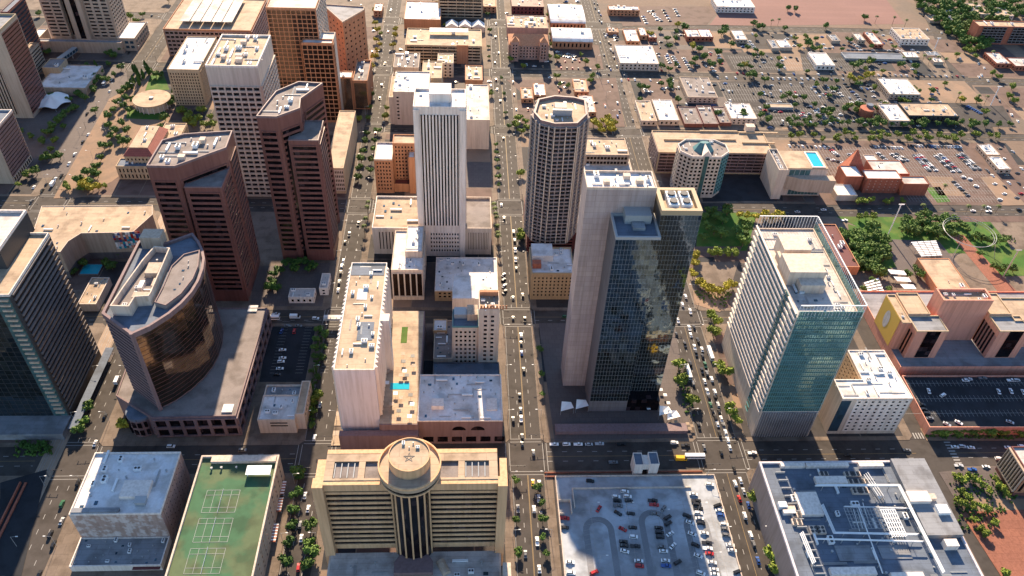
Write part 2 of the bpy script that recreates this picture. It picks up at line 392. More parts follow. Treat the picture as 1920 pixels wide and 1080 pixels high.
def patch(name, pts, m, z=.2, world=False, lo=.1):
    p = ccw(pts if world else PP(pts, z)); q = MB(); q.prism(p, lo, z); return structure(name, q, m)
# lots and yards of different surfacing inside the blocks
lr = random.Random(21); LM = ['lot asphalt', 'worn lot', 'plaza paving', 'bare dirt', 'dark asphalt', 'sidewalk', 'worn lot', 'lot asphalt']
lots = {}
for x0, x1 in ((-300, -245), (-318, -97), (-76, 24), (48, 137), (168, 272), (168, 520), (540, 900), (-560, -346)):
    for i, (y0, y1) in enumerate(YC[:6]):
        if (x0, x1) == (-318, -97) and i < 3 or (x0, x1) == (-300, -245) and i >= 3 or (x0, x1) == (168, 272) and i >= 3 or (x0, x1) == (168, 520) and i < 3 or (x0, x1) == (540, 900) and i < 4: continue
        x = x0+2
        while x < x1-12:
            wd = min(lr.uniform(16, 48), x1-2-x); y = max(y0, 150)+3
            while y < y1-10:
                dp = min(lr.uniform(16, 52), y1-3-y); m_ = lr.choice(LM)
                if m_ != 'sidewalk' and wd > 8: lots.setdefault(m_, MB()).prism(rp((x, y, x+wd-.8, y+dp-.8)), .1, .158)
                y += dp
            x += wd
for m_, q in lots.items(): structure('yard_surface', q, m_)
# block surfaces
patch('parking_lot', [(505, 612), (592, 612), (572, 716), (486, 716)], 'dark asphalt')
patch('parking_lot', [(0, 1000), (0, 905), (88, 880), (40, 1080), (-60, 1080)], 'dark asphalt', .22)
patch('parking_lot', [(-260, 60), (-213.5, 60)] and [(-320, 170), (-246, 170), (-246, 262), (-320, 262)], 'dark asphalt', .21, True)
patch('plaza', [(476, 500), (620, 492), (604, 574), (470, 574)], 'plaza paving', .21)
patch('plaza', [(1010, 606), (1265, 606), (1298, 820), (1040, 828)], 'plaza paving', .21)
patch('plaza', [(1300, 300), (1460, 320), (1468, 376), (1318, 378)], 'dark asphalt', .21)
patch('plaza', [(0, 180), (235, 120), (250, 240), (120, 330), (0, 340)], 'plaza paving', .17)
patch('plaza', [(205, 185), (290, 140), (310, 200), (330, 250), (210, 340), (150, 370), (100, 372)], 'bare dirt', .19)
patch('lawn', [(283, 140), (306, 138), (318, 168), (272, 170)], 'lawn', .24)
patch('lawn', [(240, 205), (310, 205), (312, 225), (236, 222)], 'lawn', .24)
patch('parking_lot', [(1010, 200), (950, 150), (1155, 146), (1172, 238), (1105, 240)], 'worn lot', .2)
patch('parking_lot', [(1040, 84), (1122, 84), (1132, 130), (1042, 132)], 'worn lot', .2)
patch('field', [(1372, -30), (1640, -30), (1697, 45), (1440, 48), (1330, 47), (1356, 14)], 'brown field', .2)
patch('parking_lot', [(1150, 12), (1355, 12), (1325, 47), (1168, 49)], 'worn lot', .2)
patch('parking_lot', [(1200, 148), (1262, 148), (1282, 235), (1214, 236)], 'worn lot', .19)
patch('parking_lot', [(1240, 92), (1390, 95), (1400, 134), (1250, 134)], 'worn lot', .19)
patch('parking_lot', [(1352, 98), (1660, 100), (1680, 133), (1372, 133)], 'lot asphalt', .21)
patch('parking_lot', [(1350, 152), (1620, 152), (1650, 192), (1376, 194)], 'lot asphalt', .21)
patch('parking_lot', [(1380, 196), (1600, 197), (1640, 240), (1400, 238)], 'lot asphalt', .215)
patch('field', [(1700, 150), (1808, 152), (1850, 194), (1712, 192)], 'bare dirt', .22)
patch('parking_lot', [(1795, 200), (1880, 198), (1905, 238), (1815, 238)], 'lot asphalt', .22)
patch('field', [(1460, 96), (1500, 98), (1506, 133), (1476, 133)], 'bare dirt', .23)
patch('field', [(1490, 66), (1550, 64), (1562, 94), (1500, 94)], 'bare dirt', .23)
patch('parking_lot', [(1560, 60), (1645, 62), (1680, 130), (1580, 130)], 'worn lot', .2)
patch('parking_lot', [(1480, 268), (1880, 268), (1960, 384), (1530, 384)], 'worn lot', .2)
patch('field', [(1735, 330), (1785, 332), (1812, 368), (1760, 366)], 'bare dirt', .24)
patch('field', [(1838, 332), (1868, 330), (1925, 385), (1880, 385)], 'bare dirt', .24)
patch('lawn', [(1735, 352), (1762, 350), (1782, 378), (1758, 380)], 'lawn', .24)
patch('path', [(1712, 405), (1960, 405), (1960, 416), (1712, 416)], 'worn lot', .24)
# park beyond the teal tower
patch('lawn', [(1310, 400), (1420, 398), (1400, 470), (1305, 470)], 'lawn', .22)
patch('lawn', [(1568, 406), (1850, 408), (1890, 455), (1900, 476), (1720, 474), (1640, 440)], 'lawn', .22)
patch('lawn', [(1590, 420), (1660, 440), (1690, 500), (1600, 510)], 'lawn', .23)
patch('lawn', [(1820, 468), (1960, 468), (1990, 515), (1878, 518)], 'lawn', .235)
patch('path', [(1655, 448), (1760, 452), (1800, 500), (1690, 520)], 'plaza paving', .24)
patch('path', [(1782, 440), (1806, 440), (1905, 545), (1870, 545)], 'brick paving', .25)
patch('path', [(1300, 462), (1392, 462), (1380, 482), (1300, 482)], 'worn lot', .24)
patch('path', [(1300, 492), (1385, 490), (1370, 540), (1305, 540)], 'sidewalk', .24)
patch('garden', [(1300, 545), (1375, 548), (1350, 585), (1302, 570)], 'bare dirt', .24)
patch('field', [(1760, 885), (1900, 1080), (2000, 1080), (1990, 880)], 'bare dirt', .2)
patch('path', [(1905, 870), (1760, 885), (1790, 935), (1925, 935)], 'plaza paving', .21)
patch('field', [(1800, 960), (1925, 955), (1990, 1085), (1880, 1085)], 'brick paving', .23)
patch('garden', [(1725, 803), (1930, 803), (1940, 826), (1738, 826)], 'bare dirt', .23)
# raised roof-level lot on the right of the white-roofed hotel, and the deck lot at the bottom
q = MB(); zr = 7.0; P = ccw(PP([(1690, 706), (1990, 706), (2050, 803), (1742, 803)], zr)); q.prism(P, .1, zr); q.ring(P, inset(P, .5), zr, zr+1.1)
pk = thing('parking_deck', 'pink walled raised parking deck right of the white roofed hotel', 'parking deck', (*P[0], .15)); q.obj('wall', 'pink stucco', pk)
q = MB(); q.prism(inset(P, .52), zr, zr+.06); q.obj('deck_surface', 'dark asphalt', pk)
q = MB()
for yy in (312, 324, 337):
    for k in range(46): x = 262+k*2.7; inside(P, x, yy) and q.box(x, yy-2.6, zr+.07, x+.14, yy+2.6, zr+.09)
    q.box(272, yy-.08, zr+.065, 380, yy+.08, zr+.085)
q.obj('stall_lines', 'marking', pk)
q = MB(); zd = 2.6; P = [(51, 60), (143.5, 60), (143.5, 271), (51, 271)]; q.prism(P, .1, zd)
q.ring(P, inset(P, .5), zd, zd+1.0)
dk = thing('parking_deck', 'pale concrete parking deck with slanted stalls behind a low wall', 'parking deck', (97, 200, .15)); q.obj('wall', 'cream wall', dk)
q = MB(); q.prism(inset(P, .52), zd, zd+.05); q.obj('deck_surface', 'deck concrete', dk)
q = MB()
for cx in (69, 89.5, 106, 121.5, 136):
    q.box(cx-.1, 60, zd+.06, cx+.1, 254, zd+.09)
    for k in range(66):
        y = 66+k*2.9
        for s in (-1, 1): q.quad((cx, y, zd+.07), (cx+s*5.2, y-1.2, zd+.07), (cx+s*5.2, y-1.05, zd+.07), (cx, y+.15, zd+.07))
q.obj('stall_lines', 'marking', dk)
for cx, hw, yc in ((72, 8.5, 236), (103, 8.5, 240), (126, 7, 238)):
    O = [(cx+hw*math.cos(rad(t)), yc+hw*math.sin(rad(t))) for t in range(0, 181, 15)]; I = [(cx+(hw-3.4)*math.cos(rad(t)), yc+(hw-3.4)*math.sin(rad(t))) for t in range(180, -1, -15)]
    q = MB(); pl_ = [(cx+hw, 60)]+O+[(cx-hw, 60), (cx-hw+3.4, 60)]+I+[(cx+hw-3.4, 60)]; n_ = len(O)
    for k in range(n_-1): q.quad((*O[k], zd+.055), (*O[k+1], zd+.055), (*I[n_-2-k], zd+.055), (*I[n_-1-k], zd+.055))
    q.quad((cx+hw-3.4, 60, zd+.055), (cx+hw, 60, zd+.055), (cx+hw, yc, zd+.055), (cx+hw-3.4, yc, zd+.055)); q.quad((cx-hw, 60, zd+.055), (cx-hw+3.4, 60, zd+.055), (cx-hw+3.4, yc, zd+.055), (cx-hw, yc, zd+.055))
    q.obj('drive_lane', 'tyre mark', dk)
q = MB(); q.box(60, 262.2, zd+.05, 128, 262.9, zd+1); q.box(60, 250, zd+.05, 60.6, 262.2, zd+1); q.obj('kerb_wall', 'cream wall', dk)
q = MB(); q.box(51.6, 254, zd+.05, 58, 254.5, zd+2.4); q.box(58, 246, zd+.05, 58.5, 254.5, zd+2.4); q.box(51.6, 245.5, zd+.05, 54, 246, zd+2.4); q.obj('gate_wall', 'cream wall', dk)
# street markings
mk = MB(); ym = MB(); cw = MB()
def dash(x0, y0, x1, y1, wd=.16, on=3., off=6., B=mk):
    v = Vector((x1-x0, y1-y0)); L = v.length; u = v/L; n = Vector((-u.y, u.x))*wd; t = 0
    while t < L:
        a = Vector((x0, y0))+u*t; c = Vector((x0, y0))+u*min(t+on, L); B.quad((*(a-n), .03), (*(c-n), .03), (*(c+n), .03), (*(a+n), .03)); t += on+off
YE = [(60, 274)]+[(YR[i][1]+3, YR[i+1][0]-3) for i in range(6)]
for y0, y1 in YE:
    for x in (-90.5, -83.5): dash(x, y0, x, y1)
    for x in (32, 39.5): dash(x, y0, x, y1)
    dash(35.6, y0, 35.6, y1, .12, 400, 1, ym); dash(35.95, y0, 35.95, y1, .12, 400, 1, ym)
    for x in (145, 149, 156, 160): dash(x, y0, x, y1)
    dash(152.4, y0, 152.4, y1, .14, 400, 1, ym)
    for x in (-225, -219): dash(x, y0, x, min(y1, 540))
    for x in (-334, -328): dash(x, y0, x, y1)
    dash(-331, y0, -331, y1, .14, 400, 1, ym)
    for x in (-95, 26.8, 44.8, 140.3, 163.7): dash(x+.25, y0, x+.25, y1, .1, 400, 1)
XE = [(-900, -345), (-317, -244), (-210, -98), (-76, 23.5), (48, 137), (167, 272), (294, 900)]
for k, (y0, y1) in enumerate(YR):
    yc = (y0+y1)/2
    for x0, x1 in XE:
        dash(x0, yc, x1, yc, .14, 500, 1, ym); dash(x0, yc-3.4, x1, yc-3.4); (y1-y0 > 15) and dash(x0, yc+3.4, x1, yc+3.4)
    for xa, xb in list(XR.values())[:5]:
        for yy, s in ((y0-2.8, 1), (y1+.6, 1)):
            for e in (0, 2.2): cw.quad((xa, yy+e, .03), (xb, yy+e, .03), (xb, yy+e+.3, .03), (xa, yy+e+.3, .03))
        for xx in (xa-3, xb+.6):
            for e in (0, 2.2): cw.quad((xx+e, y0, .03), (xx+e+.3, y0, .03), (xx+e+.3, y1, .03), (xx+e, y1, .03))
for k in range(9): x = 276+k*1.75; cw.quad((x, 298, .032), (x+.8, 298, .032), (x+.8, 302.5, .032), (x, 302.5, .032)); yy = 277+k*2.2; cw.quad((293, yy, .032), (297, yy, .032), (297, yy+.9, .032), (293, yy+.9, .032))
structure('road_marking', mk, 'marking'); structure('road_centre_line', ym, 'yellow marking'); structure('crosswalk', cw, 'marking')
# light rail strip left of the second avenue
q = MB(); q.prism([(-241, 60), (-231, 60), (-231, 528), (-241, 528)], -.02, .12); structure('rail_bed', q, 'rail track')
q = MB()
for x in (-239.5, -238, -235, -233.5): q.box(x, 60, .12, x+.12, 528, .2)
structure('rail', q, 'steel')
q = MB()
for z, y in ((0, 0), (1, 0)): q.box(45.5, 272.2+z*2.6, .15, 138, 272.9+z*2.6, .95)
structure('kerb', q, 'brick paving')
q = MB(); q.box(-246, 240, .15, -245.2, 272, 1.6); q.box(-243.5, 225, .15, -242.3, 272, .9); structure('barrier_kerb', q, 'red brick')
# stall lines on far lots
q = MB()
for (x0, y0, x1, y1, h) in ((1372, 104, 1660, 130, 3), (1356, 156, 1610, 190, 4), (1390, 202, 1600, 232, 4), (1495, 274, 1860, 330, 5), (1700, 335, 1890, 380, 3)):
    A, B_, C_ = gp(x0, y1, 0), gp(x1, y1, 0), gp(x0, y0, 0)
    for r in range(h):
        y = A.y+(C_.y-A.y)*(r+.5)/h; q.quad((A.x+4, y, .26), (B_.x-4, y, .26), (B_.x-4, y+.25, .26), (A.x+4, y+.25, .26)); x = A.x+4
        while x < B_.x-4: q.quad((x, y-5, .26), (x+.22, y-5, .26), (x+.22, y+5, .26), (x, y+5, .26)); x += 2.8
structure('stall_lines', q, 'marking')
q = MB()
A = gp(495, 700, 0); B_ = gp(585, 620, 0)
for r in range(3):
    x = A.x+6+r*16
    for k in range(18): q.quad((x-2.4, A.y+k*2.8, .23), (x+2.4, A.y+k*2.8, .23), (x+2.4, A.y+k*2.8+.15, .23), (x-2.4, A.y+k*2.8+.15, .23))
structure('stall_lines', q, 'marking')
# ================================================================ BUILDINGS, front row
# white-roofed brick block at the lower left, with its low annex
r = RR((128, 965), (303, 962), (182, 846), 26); r = (r[0], r[1], -153.5, 273)
b = Bld('brick_block', 'blank rose brick block with white roof and peeling paint at the lower left', (-176, 250))
P = b.block(rp(r), .15, 26, 'rose brick', 'white roof', 1.2, trim='white wall')
q = MB(); q.box(r[0]+.01, r[1]-.06, 5.5, r[2]-.01, r[1]-.005, 24.7); b.part('painted_wall', q, 'peeling brick')
q = MB(); q.box(r[0]+22, r[1]+9, 24.9, r[0]+36, r[1]+19, 27.6); b.part('penthouse', q, 'white wall')
q = MB(); q.box(r[0]+31, r[1]+5, 24.9, r[0]+36, r[1]+8.9, 28); q.box(r[0]+30.6, r[1]+4.6, 28, r[0]+36.4, r[1]+9, 28.2); b.part('cooling_tower', q, 'steel')
q = MB(); q.box(r[0]+.7, r[1]+.7, 24.9, r[0]+24, r[1]+3.4, 26.6); b.part('plant_room', q, 'grey roof')
b.fac((r[2], r[1]+3), (r[2], r[3]-3), 3, 24, 9, 6, .86, .72, 'black glass', 'rose brick', .12)
kit(b.e, P, b.top, 9, 3, avoid=[(r[0]+29, r[1]+12, 12)]); b.done()
xa, xb = gp(152, 1010, 4).x, gp(320, 1005, 4).x; ya = gp(140, 1064, 4).y
b = Bld('shop', 'low dark roofed annex in front of the rose brick block', ((xa+xb)/2, ya+8))
P = b.block([(xa, ya), (xb, ya), (xb, r[1]-.1), (xa, r[1]-.1)], .15, 5, 'white wall', 'grey roof', .8)
q = MB(); q.box(xb-14, ya-1.6, 3.4, xb-.5, ya-.05, 3.8); b.part('awning', q, 'dark red')
kit(b.e, P, b.top, 14, 8, ['air_conditioner', 'roof_vent', 'skylight', 'roof_vent'], .6); b.done()
# tennis-court roof block
r = (gp(378, 853, 21).x, 195, gp(524, 852, 21).x, gp(450, 853, 21).y)
b = Bld('court_block', 'long block with green painted sports courts on its roof', ((r[0]+r[2])/2, 235))
P = b.block(rp(r), .15, 21, 'beige wall', 'green court', 1.6, t=.9, trim='cream wall')
q = MB()
for y0 in (205, 222, 239):
    for (a, c, e, f) in ((8, 0, 25, 0), (8, 13.5, 25, 13.5), (8, 3, 25, 3), (8, 10.5, 25, 10.5)): q.box(r[0]+a, y0+c, 19.6, r[0]+e, y0+f+.14, 19.63)
    for a in (8, 12.2, 25, 20.8): q.box(r[0]+a, y0, 19.6, r[0]+a+.14, y0+13.6, 19.63)
b.part('court_lines', q, 'steel')
for y0 in (205, 222, 239):
    q = MB(); q.box(r[0]+16.4, y0-.4, 19.6, r[0]+16.46, y0+14, 20.5); b.part('net', q, 'white metal')
q = MB(); q.box(r[0]+6, r[3]-4.6, 19.55, r[2]-1.2, r[3]-1.1, 21.4); b.part('plant_room', q, 'cream wall')
q = MB()
for x in (r[2]-15, r[2]-3): q.box(x, r[3]-13, 19.5, x+.4, r[3]-12.6, 22)
q.box(r[2]-15.4, r[3]-14, 22, r[2]-2.4, r[3]-8, 22.4); b.part('equipment_frame', q, 'white metal')
b.fac((r[2], r[1]), (r[2], r[3]-2), 2, 19, 12, 4, .8, .6, 'black glass', 'beige wall', .15, name='window')
kit(b.e, rp((r[0]+2, r[3]-12, r[2]-18, r[3]-5)), 19.55, 3, 3, ['roof_vent'])
kit(b.e, rp((r[0]+7, r[3]-4.6, r[2]-1.2, r[3]-1.1)), 21.4, 0); b.done()
for i, (py, pl) in enumerate(((905, 930), (930, 975), (985, 1000))):
    A = gp(532-(py-890)*.18, py, 3.2); q = MB(); t_ = thing('awning', ('striped red shade canopy nearest the street corner', 'middle striped red shade canopy beside the sports court block', 'lower striped red shade canopy beside the sports court block')[i], 'canopy', (A.x, A.y, .15), 'striped canopies beside the court block')
    q = MB(); q2 = MB()
    for k in range(12): (q if k % 2 else q2).box(A.x-2.2, A.y-k*.9, 3.2, A.x+2.2, A.y-k*.9+.88, 3.35)
    q.obj('stripe', 'red brick', t_); q2.obj('canvas', 'canvas white', t_)
    for s in (-2, 2):
        for e in (-9, 0): p_ = MB(); p_.box(A.x+s-.08, A.y+e, .15, A.x+s+.08, A.y+e+.16, 3.2); p_.obj('post', 'steel', t_)

# round-topped tan hotel
H = 71; x0, x1 = gp(605, 908, H).x, gp(930, 908, H).x; x1 = gp(934, 908, H).x; y0 = gp(770, 908, H).y; y1 = gp(770, 841, H).y
b = Bld('round_top_hotel', 'tan hotel slab with dark window bands and round rooftop restaurant', ((x0+x1)/2, (y0+y1)/2), 'hotel')
xl, xr = gp(584, 912, H).x, gp(952, 908, H).x
q = b.W('hotel tan'); q.box(x0, y0+2.2, 13, x1, y1-3, H-1)
nb = 12; zb, zt = 17.0, 66.0; ch = (zt-zb)/nb; cxr = gp(769, 900, H).x
for s, (xa, xb) in enumerate(((x0, cxr-8.6), (cxr+8.6, x1))):
    b.fac((xa, y0+2.2), (xb, y0+2.2), zb, zt, 1, nb, 0, .42, 'black glass', 'hotel tan', .6, name='window_band')
    q.box(xa+.01, y0, zt+.01, xb-.01, y0+2.19, H)
    b.fac((x1 if s else x0, y0+6 if s else y1-6), (x1 if s else x0, y1-6 if s else y0+6), zb, zt, 3, nb, .6, .5, 'black glass', 'hotel tan', .3)
for xa, xb in ((xl, x0-.01), (x1+.01, xr)):
    q.box(xa, y0-1.5, .15, xb, y0+4, H); q.box(xa+1, y0+4, 13, xb, y1-6, H)
# roof: raised bright slabs with sunken wells
q.box(x0, y1-3, H-5, x1, y1-.6, H+.4)
q = MB()
rx = [(x0, x0+5), (x0+16, x0+21), (x0+37, cxr-8), (cxr+8, x1-37), (x1-21, x1-16), (x1-5, x1)]
q.prism(rp((x0, y0+2.21, x1, y1-3.01)), H-1, H-.8)
b.part('roof', q, 'gravel roof')
q = MB(); q.box(x0, y1-7.5, H-.8, x1, y1-3.1, H+.3)
for xa, xb in ((x0, x0+4), (x0+15.5, x0+18.5), (x0+34, cxr-9), (cxr+9, x1-34), (x1-18.5, x1-15.5), (x1-4, x1)): q.box(xa, y0+2.3, H-.8, xb, y1-7.6, H+.3)
q.box(x0, y0+2.25, H-.8, x1, y0+3.4, H+.25); b.part('roof_curb', q, 'tan roof')
cc = gp(769, 874, 78); ty = cc.y
q = MB(); q.cyl(cxr, ty-2, 12, 72, 9.4, 40); b.part('shaft', q, 'black glass', False)
for k in range(9):
    a = rad(180+k*22.5); q = MB(); q.box(cxr+9.5*math.cos(a)-.4, ty-2+9.5*math.sin(a)-.4, 12, cxr+9.5*math.cos(a)+.4, ty-2+9.5*math.sin(a)+.4, 72); b.part('rib', q, 'hotel tan')
q = MB(); q.cyl(cxr, ty, 71.5, 73.6, 10.5, 48, 14.2); q.cyl(cxr, ty, 73.6, 74.6, 14.2, 48); b.part('restaurant_base', q, 'hotel tan')
q = MB(); q.cyl(cxr, ty, 74.6, 77.2, 13.7, 48); b.part('window_band', q, 'black glass')
q = MB(); q.cyl(cxr, ty, 77.2, 79.2, 14.5, 48); b.part('restaurant_roof', q, 'tan roof')
q = MB(); n = 48; o1 = [(cxr+14.5*math.cos(2*math.pi*k/n), ty+14.5*math.sin(2*math.pi*k/n)) for k in range(n)]; q.ring(o1, inset(o1, .7), 79.2, 80.4); b.part('parapet', q, 'hotel tan')
cy_ = gp(769, 853, 85).y
q = MB(); q.cyl(cxr, cy_, 79.2, 85, 9.5, 48); b.part('drum', q, 'hotel tan')
q = MB(); q.cyl(cxr, cy_, 85.01, 85.12, 9.0, 48); b.part('helipad', q, 'tan roof')
o1 = [(cxr+9.5*math.cos(2*math.pi*k/n), cy_+9.5*math.sin(2*math.pi*k/n)) for k in range(n)]; q = MB(); q.ring(o1, inset(o1, .4), 85, 85.7); b.part('parapet', q, 'hotel tan')
q = MB(); st = [(cxr+2.6*math.cos(rad(90+144*k)), cy_-1.5+2.6*math.sin(rad(90+144*k))) for k in range(6)]
for k in range(5): q.tube((*st[k], 85.16), (*st[k+1], 85.16), .13, 4)
b.part('star_mark', q, 'dark steel')
kit(b.e, [(cxr-6, cy_+2), (cxr+6, cy_+2), (cxr+6, cy_+8), (cxr-6, cy_+8)], 85.1, 3, 5, ['roof_vent', 'air_conditioner'], .6)
for xa in (x0+4.5, x1-15): 
    for k in range(4): q = MB(); q.tube((xa+k*3, y0+4, H-.3), (xa+k*3, y1-8, H-.3), .3, 6); b.part('pipe', q, 'steel')
q = MB(); yp = 172; q.box(x0-3, yp, .15, x1+3, y0-.1, 12.5); b.part('podium', q, 'cream wall')
q = MB(); q.box(x0-2, yp, 12.51, x1+2, y0-.2, 12.7); b.part('podium_roof', q, 'sheet roof')
q = MB(); q.prism([(cxr-9.6, y0-14), (cxr+9.6, y0-14), (cxr+9.6, y0-8), (cxr+5, y0-1), (cxr-5, y0-1), (cxr-9.6, y0-8)], 12.7, 17); b.part('entrance_block', q, 'mauve stone')
q = MB(); q.box(cxr-9.6, y0-17, 12.7, cxr+9.6, y0-14.1, 14.5); b.part('skylight', q, 'tan roof')
q = MB(); q.box(cxr-31, y0-21, 12.72, cxr+31, y0-18, 13.2); b.part('skylight', q, 'blue glass')
q = MB(); q.tube((cxr+13, y0-6, 13.4), (cxr+16.5, y0-13, 13.4), 2.2, 10); b.part('duct', q, 'beige wall')
q = MB(); q.box(xr-1, yp, .15, xr+3, y0-11, 20); b.part('stair_tower', q, 'cream wall')
kit(b.e, rp((x0, y0-30, cxr-12, y0-22)), 12.7, 5, 4); kit(b.e, rp((cxr+18, y0-17, x1, y0-3)), 12.7, 6, 9); kit(b.e, rp((x0+5, y0-17, cxr-12, y0-3)), 12.7, 6, 19, ['roof_vent', 'pipe']); b.done()
# lift tower on the deck lot
A = gp(1187, 889, 2.6); C_ = gp(1232, 889, 2.6)
b = Bld('lift_tower', 'small white lift tower on the kerb of the pale deck lot', ((A.x+C_.x)/2, A.y+3), 'lift tower')
w3 = (C_.x-A.x)
b.block([(A.x, A.y), (A.x+w3*.36, A.y), (A.x+w3*.36, A.y+8.5), (A.x, A.y+8.5)], .15, 11.5, 'white wall', 'blue roof', .6, .3)
b.block([(A.x+w3*.62, A.y), (C_.x, A.y), (C_.x, A.y+8.5), (A.x+w3*.62, A.y+8.5)], .15, 12, 'white wall', 'blue roof', .6, .3)
q = MB(); q.box(A.x+w3*.36+.01, A.y+.8, 5.8, A.x+w3*.62-.01, A.y+7.5, 10.6); b.part('bridge', q, 'white wall')
q = MB(); q.box(A.x+w3*.4, A.y+1.7, 2.7, A.x+w3*.58, A.y+1.95, 5.6); b.part('door', q, 'black glass'); b.done()

# chilled-water plant, lower right
H = 26; r = (162, 60, gp(1740, 862, H).x, gp(1560, 864, H).y)
b = Bld('cooling_plant', 'flat dark roofed industrial block crowded with pipes and white air units', ((r[0]+r[2])/2, 220))
P = b.block([(162, 60), (256, 60), (256, r[3]), (162, r[3])], .15, H, 'balcony grey', 'blue roof', 1.3, t=1.1, trim='lavender wall')
z = b.top
xr_ = gp(1673, 866, H+2).x
q = MB(); q.box(xr_, gp(1700, 1004, H+2).y, z, 255.5, r[3]-.3, H+2); b.part('raised_roof', q, 'grey roof')
def fp(x, y, zz=z): return gp(x, y, zz)
def rbox(name, xa, ya, xb, yb, hh, m, bx=b, zz=z):
    a = fp(xa, yb, zz+hh); c = fp(xb, ya, zz+hh); q = MB(); q.box(a.x, a.y, zz, c.x, c.y, zz+hh); return bx.part(name, q, m)
for (xa, ya, xb, yb) in ((1465, 867, 1508, 874), (1513, 867, 1590, 874), (1612, 867, 1655, 874), (1532, 892, 1585, 906), (1504, 922, 1530, 965), (1560, 1062, 1640, 1078), (1673, 1072, 1730, 1082), (1470, 955, 1491, 962)): rbox('air_handler', xa, ya, xb, yb, 2.4, 'white wall')
for (xa, ya, xb, yb) in ((1585, 884, 1600, 892), (1598, 884, 1612, 892), (1592, 898, 1606, 906), (1604, 898, 1616, 906), (1616, 898, 1627, 906), (1600, 914, 1612, 925), (1613, 914, 1626, 925), (1538, 884, 1552, 891), (1521, 985, 1532, 1000), (1534, 985, 1545, 1000), (1487, 960, 1502, 970), (1487, 972, 1502, 984)):
    o = rbox('cooling_fan_unit', xa, ya, xb, yb, 1.5, 'cream wall'); a = fp(xa, yb, z+1.5); c = fp(xb, ya, z+1.5)
    for i in range(2):
        for j in range(2): q = MB(); q.cyl(a.x+(c.x-a.x)*(.27+.46*i), a.y+(c.y-a.y)*(.27+.46*j), z+1.5, z+1.75, abs(c.x-a.x)*.17, 8); f_ = q.obj('fan', 'dark steel', b.e)
def pipe(pts, rr=.45, zz=4.2, m='white metal', k=1, sp=1.3, leg=True):
    W_ = [gp(x, y, z+zz) for x, y in pts]
    for j in range(k):
        q = MB(); off = Vector((j*sp, j*sp*.6, 0))
        for a, c in zip(W_[:-1], W_[1:]):
            q.tube(a+off, c+off, rr, 7)
        b.part('pipe', q, m)
    if leg:
        for a, c in zip(W_[:-1], W_[1:]):
            n_ = max(1, int((c-a).length/9))
            for t_ in range(n_): p_ = a.lerp(c, (t_+.5)/n_); q = MB(); q.box(p_.x-.15, p_.y-.15, z, p_.x+.15, p_.y+.15, p_.z); b.part('pipe_support', q, 'steel')
pipe([(1528, 911), (1684, 911), (1768, 1075)], .28, 4.5, k=3, sp=.65)
pipe([(1540, 947), (1563, 1000), (1720, 1003)], .22, 3, k=3, sp=.6)
pipe([(1530, 1011), (1730, 1016)], .25, 3.6, k=2, sp=.7)
pipe([(1582, 950), (1720, 954)], .18, 2.4, k=2, sp=.6); pipe([(1600, 955), (1612, 996)], .2, 1.6, k=4, sp=2.2, leg=False); pipe([(1500, 1000), (1524, 1058)], .3, 3, k=3, sp=.9)
pipe([(1610, 952), (1655, 1075)], .3, 3); pipe([(1620, 890), (1650, 935)], .25, 1.5, k=3, leg=False)
q = MB(); A = fp(1582, 952, z+3.2); C_ = fp(1665, 990, z+3.2)
for i in range(12): x = A.x+(C_.x-A.x)*i/11; q.box(x-.12, C_.y, z+3.1, x+.12, A.y, z+3.3)
for i in range(7): y = C_.y+(A.y-C_.y)*i/6; q.box(A.x, y-.12, z+3.05, C_.x, y+.12, z+3.09)
b.part('pipe_grid', q, 'steel')
q = MB(); A = fp(1650, 955, z+3.2); C_ = fp(1700, 1005, z+3.2)
for i in range(7): x = A.x+(C_.x-A.x)*i/6; q.box(x-.25, C_.y, z+3.1, x+.25, A.y, z+3.5)
for i in range(7): y = C_.y+(A.y-C_.y)*i/6; q.box(A.x, y-.25, z+2.8, C_.x, y+.25, z+3.09)
b.part('pipe_grid', q, 'white metal')
q = MB()
for k in range(14):
    t_ = k/13; p_ = fp(1455+t_*75, 885+t_*190, z+1.5); q.box(p_.x-.2, p_.y-.2, z, p_.x+5, p_.y+.2, z+1.6)
b.part('ladder_rack', q, 'steel')
rbox('concrete_pad', 1575, 1022, 1630, 1052, .5, 'grey roof'); rbox('concrete_pad', 1655, 1022, 1700, 1048, .4, 'grey roof')
rbox('tank', 1462, 940, 1474, 950, 3, 'white metal'); rbox('tank', 1476, 948, 1490, 956, 2, 'cream wall'); rbox('plant_room', 1708, 920, 1738, 940, 4.5, 'white wall', zz=H); rbox('plant_room', 1776, 1010, 1793, 1024, 4, 'white wall', zz=z)
rbox('air_handler', 1740, 925, 1752, 935, 2, 'cream wall', zz=H+2); rbox('air_handler', 1762, 945, 1775, 962, 2, 'white metal', zz=H+2)
kit(b.e, [(166, 170), (250, 170), (250, r[3]-5), (166, r[3]-5)], z, 46, 77, ['roof_vent', 'pipe', 'air_conditioner', 'duct', 'pipe', 'roof_vent', 'skylight'], 1.0); b.done()
# slatted office at right edge
b = Bld('slatted_office', 'brown slatted office at the right edge of the view above the bare field', (330, 262))
P = [(gp(1870, 888, 0).x, gp(1897, 930, 0).y), (400, gp(1897, 930, 0).y), (400, 275), (gp(1870, 888, 0).x, 275)]
b.block(P, .15, 22, 'brown stone', 'sheet roof', 1); b.fac(P[3], P[0], 4, 21, 9, 1, .35, .1, 'black glass', 'beige wall', 1.2, name='window'); b.fac(P[0], P[1], 4, 21, 20, 1, .5, .1, 'black glass', 'orange brick', .5, name='window'); b.done()

